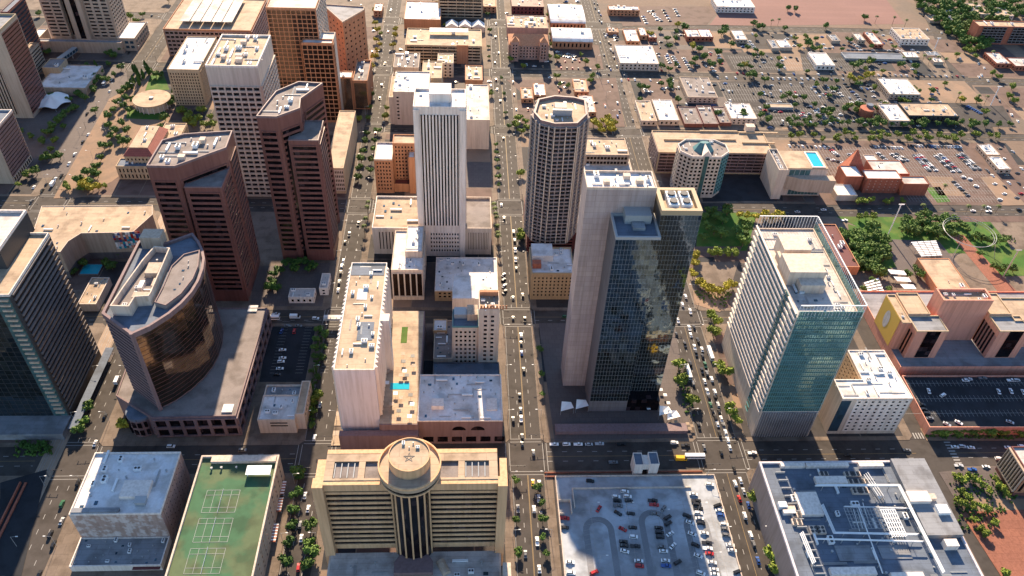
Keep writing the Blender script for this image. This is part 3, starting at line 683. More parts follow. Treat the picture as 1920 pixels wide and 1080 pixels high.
# ================================================================ middle row
# small white building by the shaded lot
A = gp(482, 787, 12.5); C_ = gp(552, 787, 12.5); D_ = gp(490, 740, 12.5); E_ = gp(575, 716, 14)
b = Bld('small_white_building', 'small white roofed building at the corner of the shaded parking lot', ((A.x+C_.x)/2, A.y+14))
P = b.block([(A.x, A.y), (C_.x, A.y), (C_.x, D_.y), (A.x, D_.y)], .15, 12.5, 'cream wall', 'white roof', .9)
kit(b.e, P, b.top, 6, 2, s=.7)
b.block([(A.x, D_.y+.01), (C_.x, D_.y+.01), (C_.x, E_.y), (A.x, E_.y)], .15, 11.6, 'cream wall', 'grey roof', 1.4); kit(b.e, rp((A.x, D_.y, C_.x, E_.y)), b.top, 4, 3, s=.7)
b.block([(C_.x+.01, A.y+3), (C_.x+5.2, A.y+3), (C_.x+5.2, E_.y+1), (C_.x+.01, E_.y+1)], .15, 14, 'cream wall', 'tan roof', .8)
q = MB()
for zz in (6.5, 9): q.box(A.x+7, A.y-.14, zz, A.x+17, A.y-.03, zz+.9)
b.part('window_band', q, 'black glass')
b.fac((C_.x+5.2, A.y+4), (C_.x+5.2, E_.y), 8, 13.5, 7, 1, .75, .5, 'black glass', 'cream wall', .15); b.done()

# curved dark-glass tower and its podium
HT = 80; zp = 18
pts = [(190, 587), (245, 627), (281, 611), (317, 588), (341, 568), (360, 547), (373, 526), (381, 504), (384, 484), (381, 468), (373, 451), (361, 436), (296, 459), (262, 450), (258, 453)]
W_ = PP(pts, HT)
b = Bld('curved_tower', 'mauve office tower with a curved black glass front and stone podium', (-170, 340), 'office tower')
P = ccw(W_); b.W('mauve stone').prism(inset(P, 1.2), zp, HT-2)
n = len(W_)
def sfac(a, c, z0, z1, nz, mv, gl, wl, dep): 
    b.fac(a, c, z0, z1, 1, nz, 0, mv, gl, wl, dep, name='window_band')
Pi = inset(P, 1.2)
cen = Vector((sum(p[0] for p in P)/n, sum(p[1] for p in P)/n))
for i in range(n):
    a, c = Pi[i], Pi[(i+1) % n]
    k = W_.index(P[i]); k2 = W_.index(P[(i+1) % n]); lo_, hi_ = min(k, k2), max(k, k2)
    if lo_ >= 1 and hi_ <= 10 and hi_-lo_ == 1: sfac(a, c, zp+1, HT-3.5, 19, .06, 'smoked glass', 'brown stone', .2)
    elif (lo_, hi_) == (0, 1): b.fac(a, c, zp+1, HT-3.5, 1, 19, 0, .5, 'black glass', 'mauve stone', .9, name='window_band')
    else: b.fac(a, c, zp+1, HT-3.5, 1, 19, 0, .5, 'black glass', 'mauve stone', .9, name='window_band')
q = MB(); q.ring(P, inset(P, 1.5), HT-3.4, HT); b.part('parapet', q, 'mauve stone')
q = MB(); q.prism(inset(P, 1.6), HT-2, HT-1.8); b.part('roof', q, 'blue roof')
q = MB(); a = gp(245, 627, HT); q.cyl(a.x, a.y+1, zp, HT+.1, 1.3, 6); b.part('corner_pier', q, 'mauve stone')
fan = ccw(PP([(290, 568), (311, 574), (340, 552), (362, 524), (372, 500), (375, 470), (345, 478), (322, 500), (305, 540)], HT+1)); q = MB(); q.prism(fan, HT-1.7, HT+1); b.part('raised_deck', q, 'gravel roof')
q = MB(); q.ring(fan, inset(fan, .5), HT+1, HT+1.8); b.part('parapet', q, 'mauve stone')
sw = ccw(PP([(207, 577), (243, 578), (254, 560), (280, 558), (284, 552), (320, 468), (290, 465), (268, 490), (232, 540)], HT+4))
q = MB(); q.ring(sw, inset(sw, .7), HT-1.8, HT+5.5); b.part('screen_wall', q, 'cream wall')
q = MB(); q.prism(inset(sw, .8), HT-1.7, HT+1.5); b.part('service_deck', q, 'gravel roof')
for (xa, ya, xb, yb, hh, m) in ((270, 492, 304, 512, 3.5, 'beige wall'), (282, 520, 296, 534, 3, 'beige wall'), (256, 524, 272, 538, 3, 'white wall'), (246, 546, 280, 556, 3.2, 'beige wall'), (262, 433, 308, 450, 5, 'beige wall')):
    a = gp(xa, yb, HT+5); c = gp(xb, ya, HT+5); q = MB(); q.box(a.x, a.y, HT+1.4 if ya > 460 else HT-1.8, c.x, c.y, HT+1.5+hh); b.part('plant_room', q, m)
kit(b.e, inset(sw, 1.5), HT+1.5, 9, 6, ['air_conditioner', 'duct', 'roof_vent', 'air_conditioner'], .9)
kit(b.e, inset(fan, 2), HT+1, 4, 6, ['skylight', 'roof_vent'], .7)
pod = [gp(285, 783, zp)[:2], gp(442, 779, zp)[:2], (gp(442, 779, zp).x+1, gp(489, 577, zp).y), (-213+4, gp(489, 577, zp).y), (-205, 320)]
pod = ccw([tuple(p) for p in pod]); b.W('mauve stone').prism(pod, .15, zp-.9)
q = MB(); q.ring(pod, inset(pod, .7), zp-.89, zp); b.part('parapet', q, 'mauve stone')
q = MB(); q.prism(inset(pod, .72), zp-.88, zp-.7); b.part('podium_roof', q, 'gravel roof')
b.fac(pod[0], pod[1], 1, zp-1.5, 6, 2, .25, .25, 'black glass', 'mauve stone', .9, name='podium_window', ext=.9)
b.fac(pod[1], pod[2], 1, zp-1.5, 11, 2, .25, .25, 'black glass', 'mauve stone', .9, name='podium_window')
a = gp(263, 770, 15); q = MB(); q.cyl(a.x, a.y, .15, 14, 7.6, 28); b.part('entrance_drum', q, 'mauve stone'); q = MB(); q.cyl(a.x, a.y, 14.01, 16, 7.9, 28); b.part('drum_roof', q, 'blue roof')
for k in range(9):
    an = rad(180+k*24); q = MB(); cx_, cy2 = a.x+7.62*math.cos(an), a.y+7.62*math.sin(an)
    for zz in (2, 8.5): q.box(cx_-1.1, cy2-.3, zz, cx_+1.1, cy2+.3, zz+4.2)
    b.part('podium_window', q, 'black glass')
for px_ in ((474, 578), (427, 765)):
    a = gp(px_[0], px_[1], zp); q = MB(); q.box(a.x-3, a.y-3, zp-.7, a.x+3, a.y+3, zp); b.part('skylight', q, 'white roof')
b.done()

# large dark glass tower at the left edge
b = Bld('glass_tower', 'dark glass tower with pale striped corner cut off by the left edge', (-262, 345), 'office tower')
X, Y0, h1 = -234, 316, 101; Yn = gp(97, 436, h1).y
b.block([(-300, Y0), (X, Y0), (X, Yn), (-300, Yn)], .15, h1, 'dark steel', 'tan roof', 1.6, .5, trim='white wall')
x2 = gp(71, 396, 112).x; y2 = gp(71, 396, 112).y
b.block([(-330, Y0+22), (x2-6, Y0+22), (x2-6, y2), (-330, y2)], h1-2, 113, 'dark steel', 'sheet roof', 1.8, .8, trim='white wall')
kit(b.e, [(-325, Y0+26), (x2-10, Y0+26), (x2-10, y2-4), (-325, y2-4)], b.top, 9, 2, ['air_conditioner', 'stair_hut', 'duct'], 1.6)
b.fac((X, Y0+2), (X, Yn-1), 8, h1-2, 1, 25, 0, .42, 'smoked glass', 'grey stone', .7, name='window_band')
b.fac((-300, Y0), (X-9, Y0), 4, h1-2, 16, 26, .06, .06, 'mirror glass', 'dark steel', .15, jit=.03)
for k in range(26): 
    zz = 8+k*3.55; q = MB(); q.box(X-6.5, Y0-1.1, zz, X-1.5, Y0-.02, zz+1.1); b.part('balcony', q, 'beige wall')
b.fac((X-9, Y0), (X-.5, Y0), 4, h1-2, 2, 26, .1, .1, 'teal glass', 'dark steel', .1)
q = MB(); q.box(-300, Y0-14, .15, X+1, Y0-.1, 5); b.part('canopy', q, 'grey roof')
b.done()
# station canopy and twin platforms on the rail street
a = gp(225, 655, 5); c = gp(135, 800, 5)
t_ = thing('station_canopy', 'long dark tram stop canopy between the glass tower and the curved tower', 'tram stop', (-236, 330, .15))
q = MB(); q.box(-231.6, 306, 4.6, -226.5, 372, 5); q.obj('canopy_roof', 'blue roof', t_); q = MB(); q.box(-231.5, 306, .15, -227.2, 372, .5); q.obj('platform', 'plaza paving', t_)
for k in range(9): q = MB(); q.box(-229.3, 309+k*7.5, .5, -229, 309.3+k*7.5, 4.6); q.obj('post', 'steel', t_)
# white hotel slab with pool terrace
H = 62; zt = 20
r = (gp(625, 694, H).x, gp(664, 693, H).y, gp(702, 693, H).x, gp(690, 492, H).y)
b = Bld('white_hotel', 'long white hotel slab with zigzag balconies above a pool terrace', ((r[0]+r[2])/2, 340), 'hotel')
P = b.block(rp(r), .15, H, 'lavender wall', 'tan roof', 1.0, .5, trim='white wall')
X0, X1, Y1 = r[0]-1.5, gp(943, 788, 21).x, r[3]
q = MB(); q.box(r[2]+.01, r[1]-4, .15, gp(784, 790, zt).x, gp(740, 583, zt).y, zt); b.part('podium', q, 'mauve stone')
q = MB(); q.box(r[2]+.05, r[1]-3.4, zt+.01, gp(784, 790, zt).x-.5, gp(740, 583, zt).y-.4, zt+.12); b.part('terrace', q, 'tan roof')
q = MB(); q.box(r[0]-1, r[1]-8, .15, gp(784, 790, zt).x, r[1]-4.01, 15); b.part('podium', q, 'mauve stone')
for k in range(24):
    y = r[1]+2+k*3.6
    if y > r[3]-3: break
    q = MB(); q.prism([(r[2]+.01, y), (r[2]+1.6, y+.5), (r[2]+.01, y+3.0)], zt+1, H-.5); b.part('balcony', q, 'white wall')
    q = MB(); q.prism([(r[0]-.01, y+3.0), (r[0]-1.4, y+.5), (r[0]-.01, y)], 8, H-.5); b.part('balcony', q, 'white wall')
q = MB(); a = gp(739, 588, H); q.box(r[2]+.01, a.y-6, zt, r[2]+5, a.y, H); b.part('stair_tower', q, 'white wall')
p_ = gp(731, 730, zt+.2); p2_ = gp(768, 718, zt+.2); q = MB(); q.box(p_.x, p_.y, zt+.13, p2_.x, p2_.y, zt+.25); b.part('swimming_pool', q, 'pool water')
p_ = gp(751, 643, zt+.2); p2_ = gp(765, 613, zt+.2); q = MB(); q.box(p_.x, p_.y, zt+.13, p2_.x, p2_.y, zt+.2); b.part('putting_green', q, 'lawn')
for k, (px_, py_) in enumerate(((756, 668), (757, 682), (759, 700), (752, 708), (763, 708), (742, 742), (752, 750), (770, 745), (773, 762), (735, 762), (748, 775), (768, 785), (776, 690), (774, 672), (726, 722), (727, 700))):
    a = gp(px_, py_, zt); q = MB(); q.box(a.x-1.3, a.y-1.3, zt+2.2, a.x+1.3, a.y+1.3, zt+2.35); q.box(a.x-.06, a.y-.06, zt+.12, a.x+.06, a.y+.06, zt+2.2); b.part('terrace_umbrella', q, ('beige wall', 'dark steel', 'canvas white')[k % 3])
kit(b.e, P, b.top, 16, 21, ['air_conditioner', 'roof_vent', 'pipe', 'duct', 'air_conditioner'], .8)
for (xa, ya, xb, yb, m) in ((668, 602, 702, 636, 'blue roof'), (655, 497, 722, 514, 'blue roof'), (668, 540, 690, 560, 'white roof')):  # the two blue sheets paint the shade of sunken roof wells
    a = gp(xa, yb, H); c = gp(xb, ya, H); q = MB(); q.box(a.x, a.y, b.top+.01, c.x, c.y, b.top+.2); b.part('roof_deck', q, m)
b.done()
rr_ = RR((782, 790), (943, 788), (784, 702), 21)
b = Bld('white_roof_block', 'low wide block with bright white roof and mauve arched front wall', ((rr_[0]+rr_[2])/2, 315))
P = b.block(rp((rr_[0]+.1, rr_[1], rr_[2], rr_[3])), .15, 21, 'mauve stone', 'white roof', .8, trim='white wall')
q = MB(); q.box(rr_[0]+8, rr_[1]+9, b.top, rr_[0]+15, rr_[1]+15, b.top+3); b.part('plant_room', q, 'white wall')
q = MB(); q.box(rr_[2]-9, rr_[1]+8, b.top, rr_[2]-3, rr_[1]+17, b.top+.8); b.part('plant_room', q, 'white wall')
for x in (rr_[0]+24, rr_[0]+35):
    q = MB(); ar = [(x-4+4+4*math.cos(rad(a)), 12.5+3.4*math.sin(rad(a))) for a in range(0, 181, 15)]
    i = len(q.v); q.v += [(ax, rr_[1]-.12, az) for ax, az in ar]+[(ax, rr_[1]-.02, az) for ax, az in ar]; m_ = len(ar)
    q.f.append(tuple(range(m_))); q.f += [(k+1, k, m_+k, m_+k+1) for k in range(m_-1)]; b.part('arched_window', q, 'black glass')
for x in range(6): q = MB(); q.box(rr_[0]+3+x*8.4, rr_[1]-.15, 2, rr_[0]+9+x*8.4, rr_[1]-.02, 6.5); b.part('arcade_opening', q, 'black glass')
kit(b.e, P, b.top, 26, 31, ['roof_vent', 'roof_vent', 'pipe', 'skylight', 'duct', 'roof_vent'], .8, avoid=[(rr_[0]+11, rr_[1]+12, 9), (rr_[2]-6, rr_[1]+12, 8)]); b.done()
# patterned shade strip west of hotel
t_ = thing('shade_walkway', 'strip of square tan shade panels beside the white hotel', 'walkway', (-78, 320, .15))
for k in range(13):
    q = MB(); q.box(-79, 296+k*7.4, .16, -72.6, 296+k*7.4+(3.6 if k % 2 else 7.3), .4); q.obj('shade_panel', 'beige wall' if k % 2 else 'tan roof', t_)
# old stepped hotel behind the white roof
h2, h3 = 37, 53.5
Yf = gp(870, 690, 0).y
rw = (gp(848, 612, h2).x, gp(870, 612, h2).y, gp(900, 612, h2).x, gp(870, 612, h2).y+16)
re_ = (gp(898, 580, h3).x, gp(915, 580, h3).y, gp(937, 580, h3).x, gp(915, 580, h3).y+17)
b = Bld('old_stepped_hotel', 'old tan stepped building with rows of small square black windows', (rw[0], rw[1]+6))
b.block(rp((rw[0], rw[1], re_[0]-.01, rw[3])), .15, h2, 'cream wall', 'blue roof', 1.2, trim='teal paint')
b.grid((rw[0], rw[1], re_[0]-.01, rw[3]), 4, h2-3, 2.9, 3.9, .5, .52, 'black glass', 'cream wall', 'SW', .25)
P = b.block(rp(re_), .15, h3, 'cream wall', 'tan roof', 1.2); b.grid(re_, 8, h3-4, 3.6, 3.9, .55, .52, 'black glass', 'cream wall', 'SE', .25, m=2)
q = MB()
for k in range(9): q.box(re_[0]+1+k*1.9, re_[1]+1, h3-1, re_[0]+2+k*1.9, re_[1]+1.4, h3+2)
q.box(re_[0]+.5, re_[1]+.4, h3+.01, re_[2]-.5, re_[1]+.9, h3+.8); q.box(re_[0]+.5, re_[3]-4, h3-.9, re_[2]-.5, re_[3]-2, h3+2.5); b.part('roof_frame', q, 'orange brick')
q = MB(); q.box(rw[0]+1, rw[3]-8, h2-1, rw[0]+9, rw[3]-1, h2+2.5); b.part('plant_room', q, 'steel')
q = MB(); q.box(rw[0]+9.2, rw[3]-10, h2-1, re_[0]-.5, rw[3]-1, h2+4.5); b.part('plant_room', q, 'beige wall')
kit(b.e, P, b.top, 7, 2, s=.6); b.done()
simple('low_annex', 'low flat annex with grey roof left of the old stepped building', (rr_[0]+7, Yf-1, rw[0]-.1, gp(815, 600, 10).y), 10, 'beige wall', 'gravel roof', nk=14, seed=5, kinds=['skylight', 'roof_vent', 'duct'], ks=.7)
simple('low_annex', 'narrow low grey block between the old stepped building and the white roof', (rr_[0]+7, rr_[3]+.3, rr_[2], Yf-1.3), 7, 'grey stone', 'blue roof', nk=4, seed=7, ks=.5)
simple('loading_building', 'small tan and yellow service building in the dark alley', RR((812, 620), (838, 620), (812, 598), 12), 12, 'golden wall', 'white roof', nk=1, seed=5)
# white-roofed block with white penthouse
rr_ = RR((815, 545), (934, 545), (818, 482), 10)
b = Bld('white_flat_block', 'flat white roofed block with bright white penthouse box and yellow side wall', ((rr_[0]+rr_[2])/2, rr_[1]+10))
P = b.block(rp(rr_), .15, 10, 'golden wall', 'white roof', .8, trim='white wall'); b.fac((rr_[0]+2, rr_[1]), (rr_[0]+12, rr_[1]), 3, 9, 3, 2, .5, .5, 'black glass', 'golden wall', .2)
pr = RR((848, 560), (902, 560), (849, 516), 24); q = MB(); q.box(pr[0], pr[1], .15, pr[2], pr[3], 24); b.part('penthouse', q, 'white wall')
q = MB(); q.box(pr[0]+.5, pr[1]+.5, 24.01, pr[2]-4, pr[3]-.5, 24.2); b.part('roof', q, 'white roof')
kit(b.e, P, b.top, 22, 12, ['roof_vent', 'air_conditioner', 'skylight', 'roof_vent'], .7, avoid=[((pr[0]+pr[2])/2, (pr[1]+pr[3])/2, 11)]); b.done()
# mid-rise with five tall glazed bays
H = 28; r = RR((733, 506), (793, 506), (742, 432), H)
b = Bld('five_bay_office', 'cream office with five tall dark window bays and cluttered white roof', ((r[0]+r[2])/2, r[1]+20), 'office building')
P = b.block(rp(r), .15, H, 'cream wall', 'white roof', 1, trim='cream wall'); b.fac((r[0]+.5, r[1]), (r[2]-.5, r[1]), 4, H-2.5, 5, 1, .22, .02, 'bronze glass', 'cream wall', 1.0, name='tall_window')
b.fac((r[2], r[1]+2), (r[2], r[3]-2), 4, H-2, 8, 5, .6, .5, 'black glass', 'cream wall', .2)
b.block(rp((r[0]+9, r[1]+14, r[2]-1, r[3]-1)), H-.8, H+5, 'cream wall', 'white roof', .6)
kit(b.e, rp((r[0]+1, r[1]+1, r[2]-1, r[1]+13)), H-.9, 6, 3, s=.7); kit(b.e, rp((r[0]+10, r[1]+15, r[2]-2, r[3]-2)), b.top, 9, 13, s=.8); b.done()
# stone and glass tower
Hc, Hb, Ha = 148, 137, 153
A = gp(1101, 351, Ha); B_ = gp(1232, 351, Ha); cb = RR((1155, 445), (1240, 445), (1226, 414), Hb); ccr = RR((1240, 395), (1318, 395), (1302, 352), Hc)
ys = A.y; dpt = 16
b = Bld('stone_glass_tower', 'tall tower of blank pale stone wall joined to two dark mirrored glass shafts', (A.x+18, ys+5), 'skyscraper')
pa = rp((A.x, ys, B_.x, ys+dpt)); b.block(pa, .15, Ha, 'pink stone', 'white roof', 1.5, trim='cream wall')
kit(b.e, pa, b.top, 14, 4, ['air_conditioner', 'duct', 'pipe', 'roof_vent', 'stair_hut'], .9)
bx0 = gp(1144, 398, Hb).x
pb = (cb[0], cb[1], cb[2], ys-.01)
b.block(rp(pb), .15, Hb, 'grey stone', 'blue roof', 1.6, 1.2, trim='steel')
q = MB(); q.box(pb[0]+6.5, ys-8, b.top, pb[2]-3, ys-.05, b.top+5.5); b.part('screen_house', q, 'steel'); q = MB(); q.box(pb[0]+10, ys-14, b.top, pb[2]-7, ys-8.01, b.top+2); b.part('plant_room', q, 'grey roof')
b.fac((pb[0], pb[1]), (pb[2], pb[1]), 10, Hb-1.7, 13, 38, .05, .03, 'mirror glass', 'steel', .1, jit=.010, name='glass_panel')
b.fac((pb[2], pb[1]), (pb[2], ccr[1]), 10, Hb-1.7, 4, 38, .05, .03, 'mirror glass', 'steel', .1, jit=.010, name='glass_panel')
pc = (pb[2]+.01, max(ccr[1], pb[1]+4), ccr[2], ccr[3])
b.block(rp(pc), .15, Hc, 'dark steel', 'tan roof', 3, 2.2, trim='golden trim')
b.fac((pc[0], pc[1]), (pc[2], pc[1]), 10, Hc-3, 12, 41, .05, .03, 'mirror glass', 'steel', .1, jit=.010, name='glass_panel')
b.fac((pc[2], pc[1]), (pc[2], pc[3]), 10, Hc-3, 14, 41, .05, .03, 'mirror glass', 'steel', .1, jit=.010, name='glass_panel')
mx_, my_ = (pc[0]+pc[2])/2, (pc[1]+pc[3])/2
for i in (-1, 1):
    for j in (-1, 1):
        q = MB(); x, y = mx_+i*3.4, my_+j*3.4; q.box(x-2.7, y-2.9, b.top, x+2.7, y+2.9, b.top+3.6); o = b.part('cooling_tower', q, 'white metal')
        q = MB(); q.cyl(x, y, b.top+3.61, b.top+4.5, 2.0, 20); f_ = q.obj('fan', 'dark steel', b.e)
q = MB(); q.box(pb[0]+1, pb[1]+.5, .16, pc[2]-1, pc[1]+6, 9.9); b.part('lobby', q, 'black glass')
q = MB(); q.box(A.x-8, pb[1]-18, .15, pc[2]+14, pb[1]-12, 3); b.part('podium', q, 'mauve stone')  # tan wall coloured mauve, its shade put into the stone
b.done()
for i, (px_, py_) in enumerate(((1063, 762), (1091, 758), (1247, 770), (1262, 778))):
    a = gp(px_, py_, 5); t_ = thing('shade_sail', ('white shade sail left of the stone tower foot', 'upright white shade sail against the glass shaft', 'upper white shade sail in the dark plaza', 'lower white shade sail in the dark plaza')[i], 'shade sail', (a.x, a.y, .3), 'plaza shade sails')
    q = MB(); q.quad((a.x-4, a.y-3, 4), (a.x+4, a.y-2, 6), (a.x+3, a.y+4, 4.4), (a.x-3, a.y+3, 6.2)); q.quad((a.x-4, a.y-3, 3.95), (a.x-3, a.y+3, 6.15), (a.x+3, a.y+4, 4.35), (a.x+4, a.y-2, 5.95)); q.obj('sail', 'canvas white', t_)
    for dx, dy, hz in ((-4, -3, 4), (4, -2, 6), (3, 4, 4.4), (-3, 3, 6.2)): q = MB(); q.tube((a.x+dx, a.y+dy, .2), (a.x+dx, a.y+dy, hz), .1, 5); q.obj('mast', 'steel', t_)

# teal and white tower
H = 103; a = gp(1499, 594, H); c = gp(1615, 582, H); d_ = gp(1425, 420, H)
r = (a.x, (a.y+c.y)/2, c.x, d_.y); b = Bld('teal_tower', 'tower with white finned left side and teal glass front', ((r[0]+r[2])/2, r[1]+20), 'office tower')
P = b.block(rp(r), .15, H-3, 'cream wall', 'sheet roof', 1.0, .6)
q = b.W('white metal')
b.fac((r[0], r[3]-.5), (r[0], r[1]+20), 22, H-.5, 1, 19, 0, .34, 'teal glass', 'white wall', 1.1, name='window_band')
b.fac((r[0], r[1]+14), (r[0], r[1]+.5), 22, H-.5, 1, 19, 0, .34, 'teal glass', 'white wall', 1.1, name='window_band')
b.fac((r[0], r[1]+19.5), (r[0], r[1]+14.5), 6, H-.5, 1, 24, 0, .06, 'teal glass', 'teal paint', .5, name='window_band')
b.fac((r[0]+.5, r[1]), (r[2]-.5, r[1]), 24, H+1.5, 26, 24, .16, .13, 'teal glass', 'teal paint', .35, name='glass_panel', jit=.01)
b.fac((r[2], r[1]), (r[2], r[3]), 24, H+1.5, 26, 24, .16, .13, 'teal glass', 'teal paint', .35, name='glass_panel', jit=.01)
q = MB(); q.box(r[0]+1, r[1]-.5, .3, r[2]-1, r[1]-.02, 23); b.part('louvre_wall', q, 'grey roof')
for k in range(22): x = r[0]+1.5+k*(r[2]-r[0]-3)/21; q = MB(); q.box(x-.1, r[1]-.8, .3, x+.1, r[1]-.51, 23); b.part('louvre', q, 'steel')
# glazed roof screens
for (u0, u1, ax) in ((r[0], r[2], 'S'), (r[0], r[2], 'N'), (r[1], r[3], 'E')):
    m_ = int((u1-u0)/1.8); g = MB(); f_ = MB()
    for k in range(m_+1):
        t_ = u0+(u1-u0)*k/m_
        if ax == 'E': f_.box(r[2]+.1, t_-.08, H-3, r[2]+.3, t_+.08, H+6)
        else: yy = r[1]-.3 if ax == 'S' else r[3]+.1; f_.box(t_-.08, yy, H-3, t_+.08, yy+.2, H+6)
    if ax == 'E': g.box(r[2]+.12, u0, H-2, r[2]+.16, u1, H+5.6); f_.box(r[2]-.1, u0, H+5.7, r[2]+.5, u1, H+6)
    else: g.box(u0, yy+.06, H-2 if ax == 'N' else H+1.6, u1, yy+.1, H+5.6); f_.box(u0, yy-.2, H+5.7, u1, yy+.4, H+6)
    b.part('roof_screen', g, 'screen glass') if 0 else b.part('screen_frame', f_, 'white metal')
for (xa, ya, xb, yb, hh) in ((1473, 436, 1510, 463, 8), (1484, 470, 1534, 505, 8), (1505, 508, 1540, 530, 4), (1465, 466, 1500, 480, 3)):
    a = gp(xa, yb, H+hh); c = gp(xb, ya, H+hh); q = MB(); q.box(a.x, a.y, H-4, c.x, c.y, H+hh-2); b.part('plant_room', q, 'cream wall')
kit(b.e, inset(P, 3), b.top, 14, 8, s=.9, avoid=[((r[0]+r[2])/2, r[3]-20, 16)])
kit(b.e, rp((r[2]-10, r[1]+6, r[2]-2, r[3]-6)), b.top, 12, 18, ['air_conditioner', 'pipe', 'duct'], .8); kit(b.e, rp((r[0]+2, r[1]+4, r[0]+14, r[3]-8)), b.top, 9, 19, ['roof_vent', 'skylight', 'pipe'], .8); b.done()
# L-shaped white hotel
H = 33; r = RR((1581, 749), (1712, 745), (1640, 656), H); xm = gp(1617, 712, H).x; ym = gp(1600, 711, H).y
b = Bld('small_white_hotel', 'white roofed midrise with dotted side wall painted sunlit yellow right of the teal tower', ((r[0]+r[2])/2, r[1]+15), 'hotel')
P = b.block([(r[0], r[1]), (r[2], r[1]), (r[2]-2, r[3]), (xm, r[3]), (xm, ym), (r[0], ym)], .15, H, 'cream wall', 'white roof', .7, trim='white wall')
b.fac((r[0]+9, r[1]), (r[2]-1, r[1]), 3, H-1.5, 8, 9, .62, .55, 'black glass', 'white wall', .25); b.fac((r[2], r[1]+1), (r[2]-2, r[3]-1), 3, H-1.5, 9, 9, .62, .55, 'black glass', 'white wall', .25)
b.fac((xm, r[3]-1), (xm, ym+1), 3, H-2, 6, 9, .62, .62, 'black glass', 'tan wall', .25)  # this side is tan to paint in the warm sunlight on it
q = MB(); q.box(r[0]+.01, r[1]-.2, 3, r[0]+6, r[1]-.02, H-2); b.part('glass_strip', q, 'blue glass')
kit(b.e, P, b.top, 16, 8, ['pipe', 'roof_vent', 'air_conditioner', 'pipe', 'duct'], .9); b.done()

# pink stucco complex
zp = 8; b = Bld('pink_complex', 'pink stucco complex of stepped blocks with yellow mural on its left wall', (320, 380), 'civic building')
A = gp(1700, 700, 3).x; q = b.W('pink stucco'); yf = gp(1800, 690, zp).y; ybk = 425; xw = gp(1660, 640, zp).x
q.box(xw, yf, .15, 520, ybk, zp); g = MB(); g.box(xw+.6, yf+.6, zp+.01, 519, ybk-.6, zp+.15); b.part('podium_roof', g, 'grey roof')
g = MB(); g.ring(rp((xw, yf, 520, ybk)), inset(rp((xw, yf, 520, ybk)), .5), zp+.002, zp+1.2); b.part('parapet', g, 'pink stucco')
H = 33; a = gp(1720, 621, H); c = gp(1779, 620, H); k_ = gp(1698, 552, H)
for sx, (xa, xb) in enumerate(((a.x, c.x), (gp(1876, 621, H).x, gp(1876, 621, H).x+(c.x-a.x)))):
    P = b.block(rp((xa, a.y, xb, a.y+15)), zp, H, 'pink stucco', 'grey roof', 1, trim='tan wall')
    q = MB(); q.box(xa+(xb-xa)*.33, a.y-.3, zp+1, xa+(xb-xa)*.76, a.y-.02, H-.3); b.part('glass_wall', q, 'black glass')
    for k in range(5): q = MB(); y = a.y+3+k*3.2; q.box(xa-.25, y, zp+1, xa-.02, y+1.5, H-5); b.part('slot_window', q, 'black glass')
    if sx == 0: wl = gp(1662, 552, H); P = b.block(rp((wl.x, a.y+8, xa-.01, k_.y)), zp, H, 'pink stucco', 'tan roof', .8, trim='tan wall'); W0 = wl
    P = b.block(rp((xa+.01, a.y+15.01, xa+15, k_.y)), zp, H+1.5, 'pink stucco', 'tan roof', .9, trim='tan wall')
    if sx: P = b.block(rp((xa+15.1, a.y+10, 460, k_.y-3)), zp, H, 'pink stucco', 'tan roof', .9, trim='tan wall')
q = MB(); q.box(W0.x-.2, a.y+11, zp+.5, W0.x-.02, k_.y-.5, H-.4); b.part('mural', q, 'mural yellow')
q = MB(); q.prism([(W0.x-.24, k_.y-9), (W0.x-.21, k_.y-9), (W0.x-.21, k_.y-2), (W0.x-.24, k_.y-2)], 12, 24)
q = MB(); n = 20; my_ = (a.y+11+k_.y)/2+1; zc = 21
q.v += [(W0.x-.26, my_+3.4*math.cos(2*math.pi*k/n), zc+7*math.sin(2*math.pi*k/n)) for k in range(n)]; q.f.append(tuple(reversed(range(n)))); b.part('mural_face', q, 'mural grey')
Hc2 = hmatch((1775, 632), zp, 563); t0 = gp(1770, 563, 45); t1 = gp(1864, 563, 45)
P = b.block(rp((t0.x, t0.y, t1.x, t0.y+12)), zp, 45, 'pink stucco', 'tan roof', 2.5, 1.0); kit(b.e, P, b.top, 7, 4, s=.8)
for k in range(6): q = MB(); x = t1.x-12; q.cyl(x+k*0, t0.y-.1, 12+k*4, 13+k*4, .01, 4)
kit(b.e, rp((W0.x, a.y+10, a.x, k_.y)), H-.6, 1, 4, s=.6); b.done()

# yellow historic hotel
H = 25; r = RR((997, 512), (1078, 512), (993, 463), H)
b = Bld('yellow_old_hotel', 'old yellow brick hotel with rows of small dark windows', ((r[0]+r[2])/2, r[1]+10), 'hotel')
P = b.block(rp((r[0], r[1], r[2], r[3])), .15, H, 'golden wall', 'white roof', 1.2, trim='golden trim'); b.grid(r, 3, H-3, 2.9, 3.1, .62, .55, 'black glass', 'golden wall', 'SEW', .2)
q = MB(); q.box(r[0]+1, r[1]+6, H-1, r[0]+7, r[1]+11, H+3); b.part('stair_hut', q, 'red brick'); q = MB(); q.box(r[0]+1, r[1]+14, H-1, r[0]+16, r[3]-1, H+4); b.part('plant_room', q, 'white roof')
kit(b.e, P, b.top, 10, 5, s=.7); b.done()

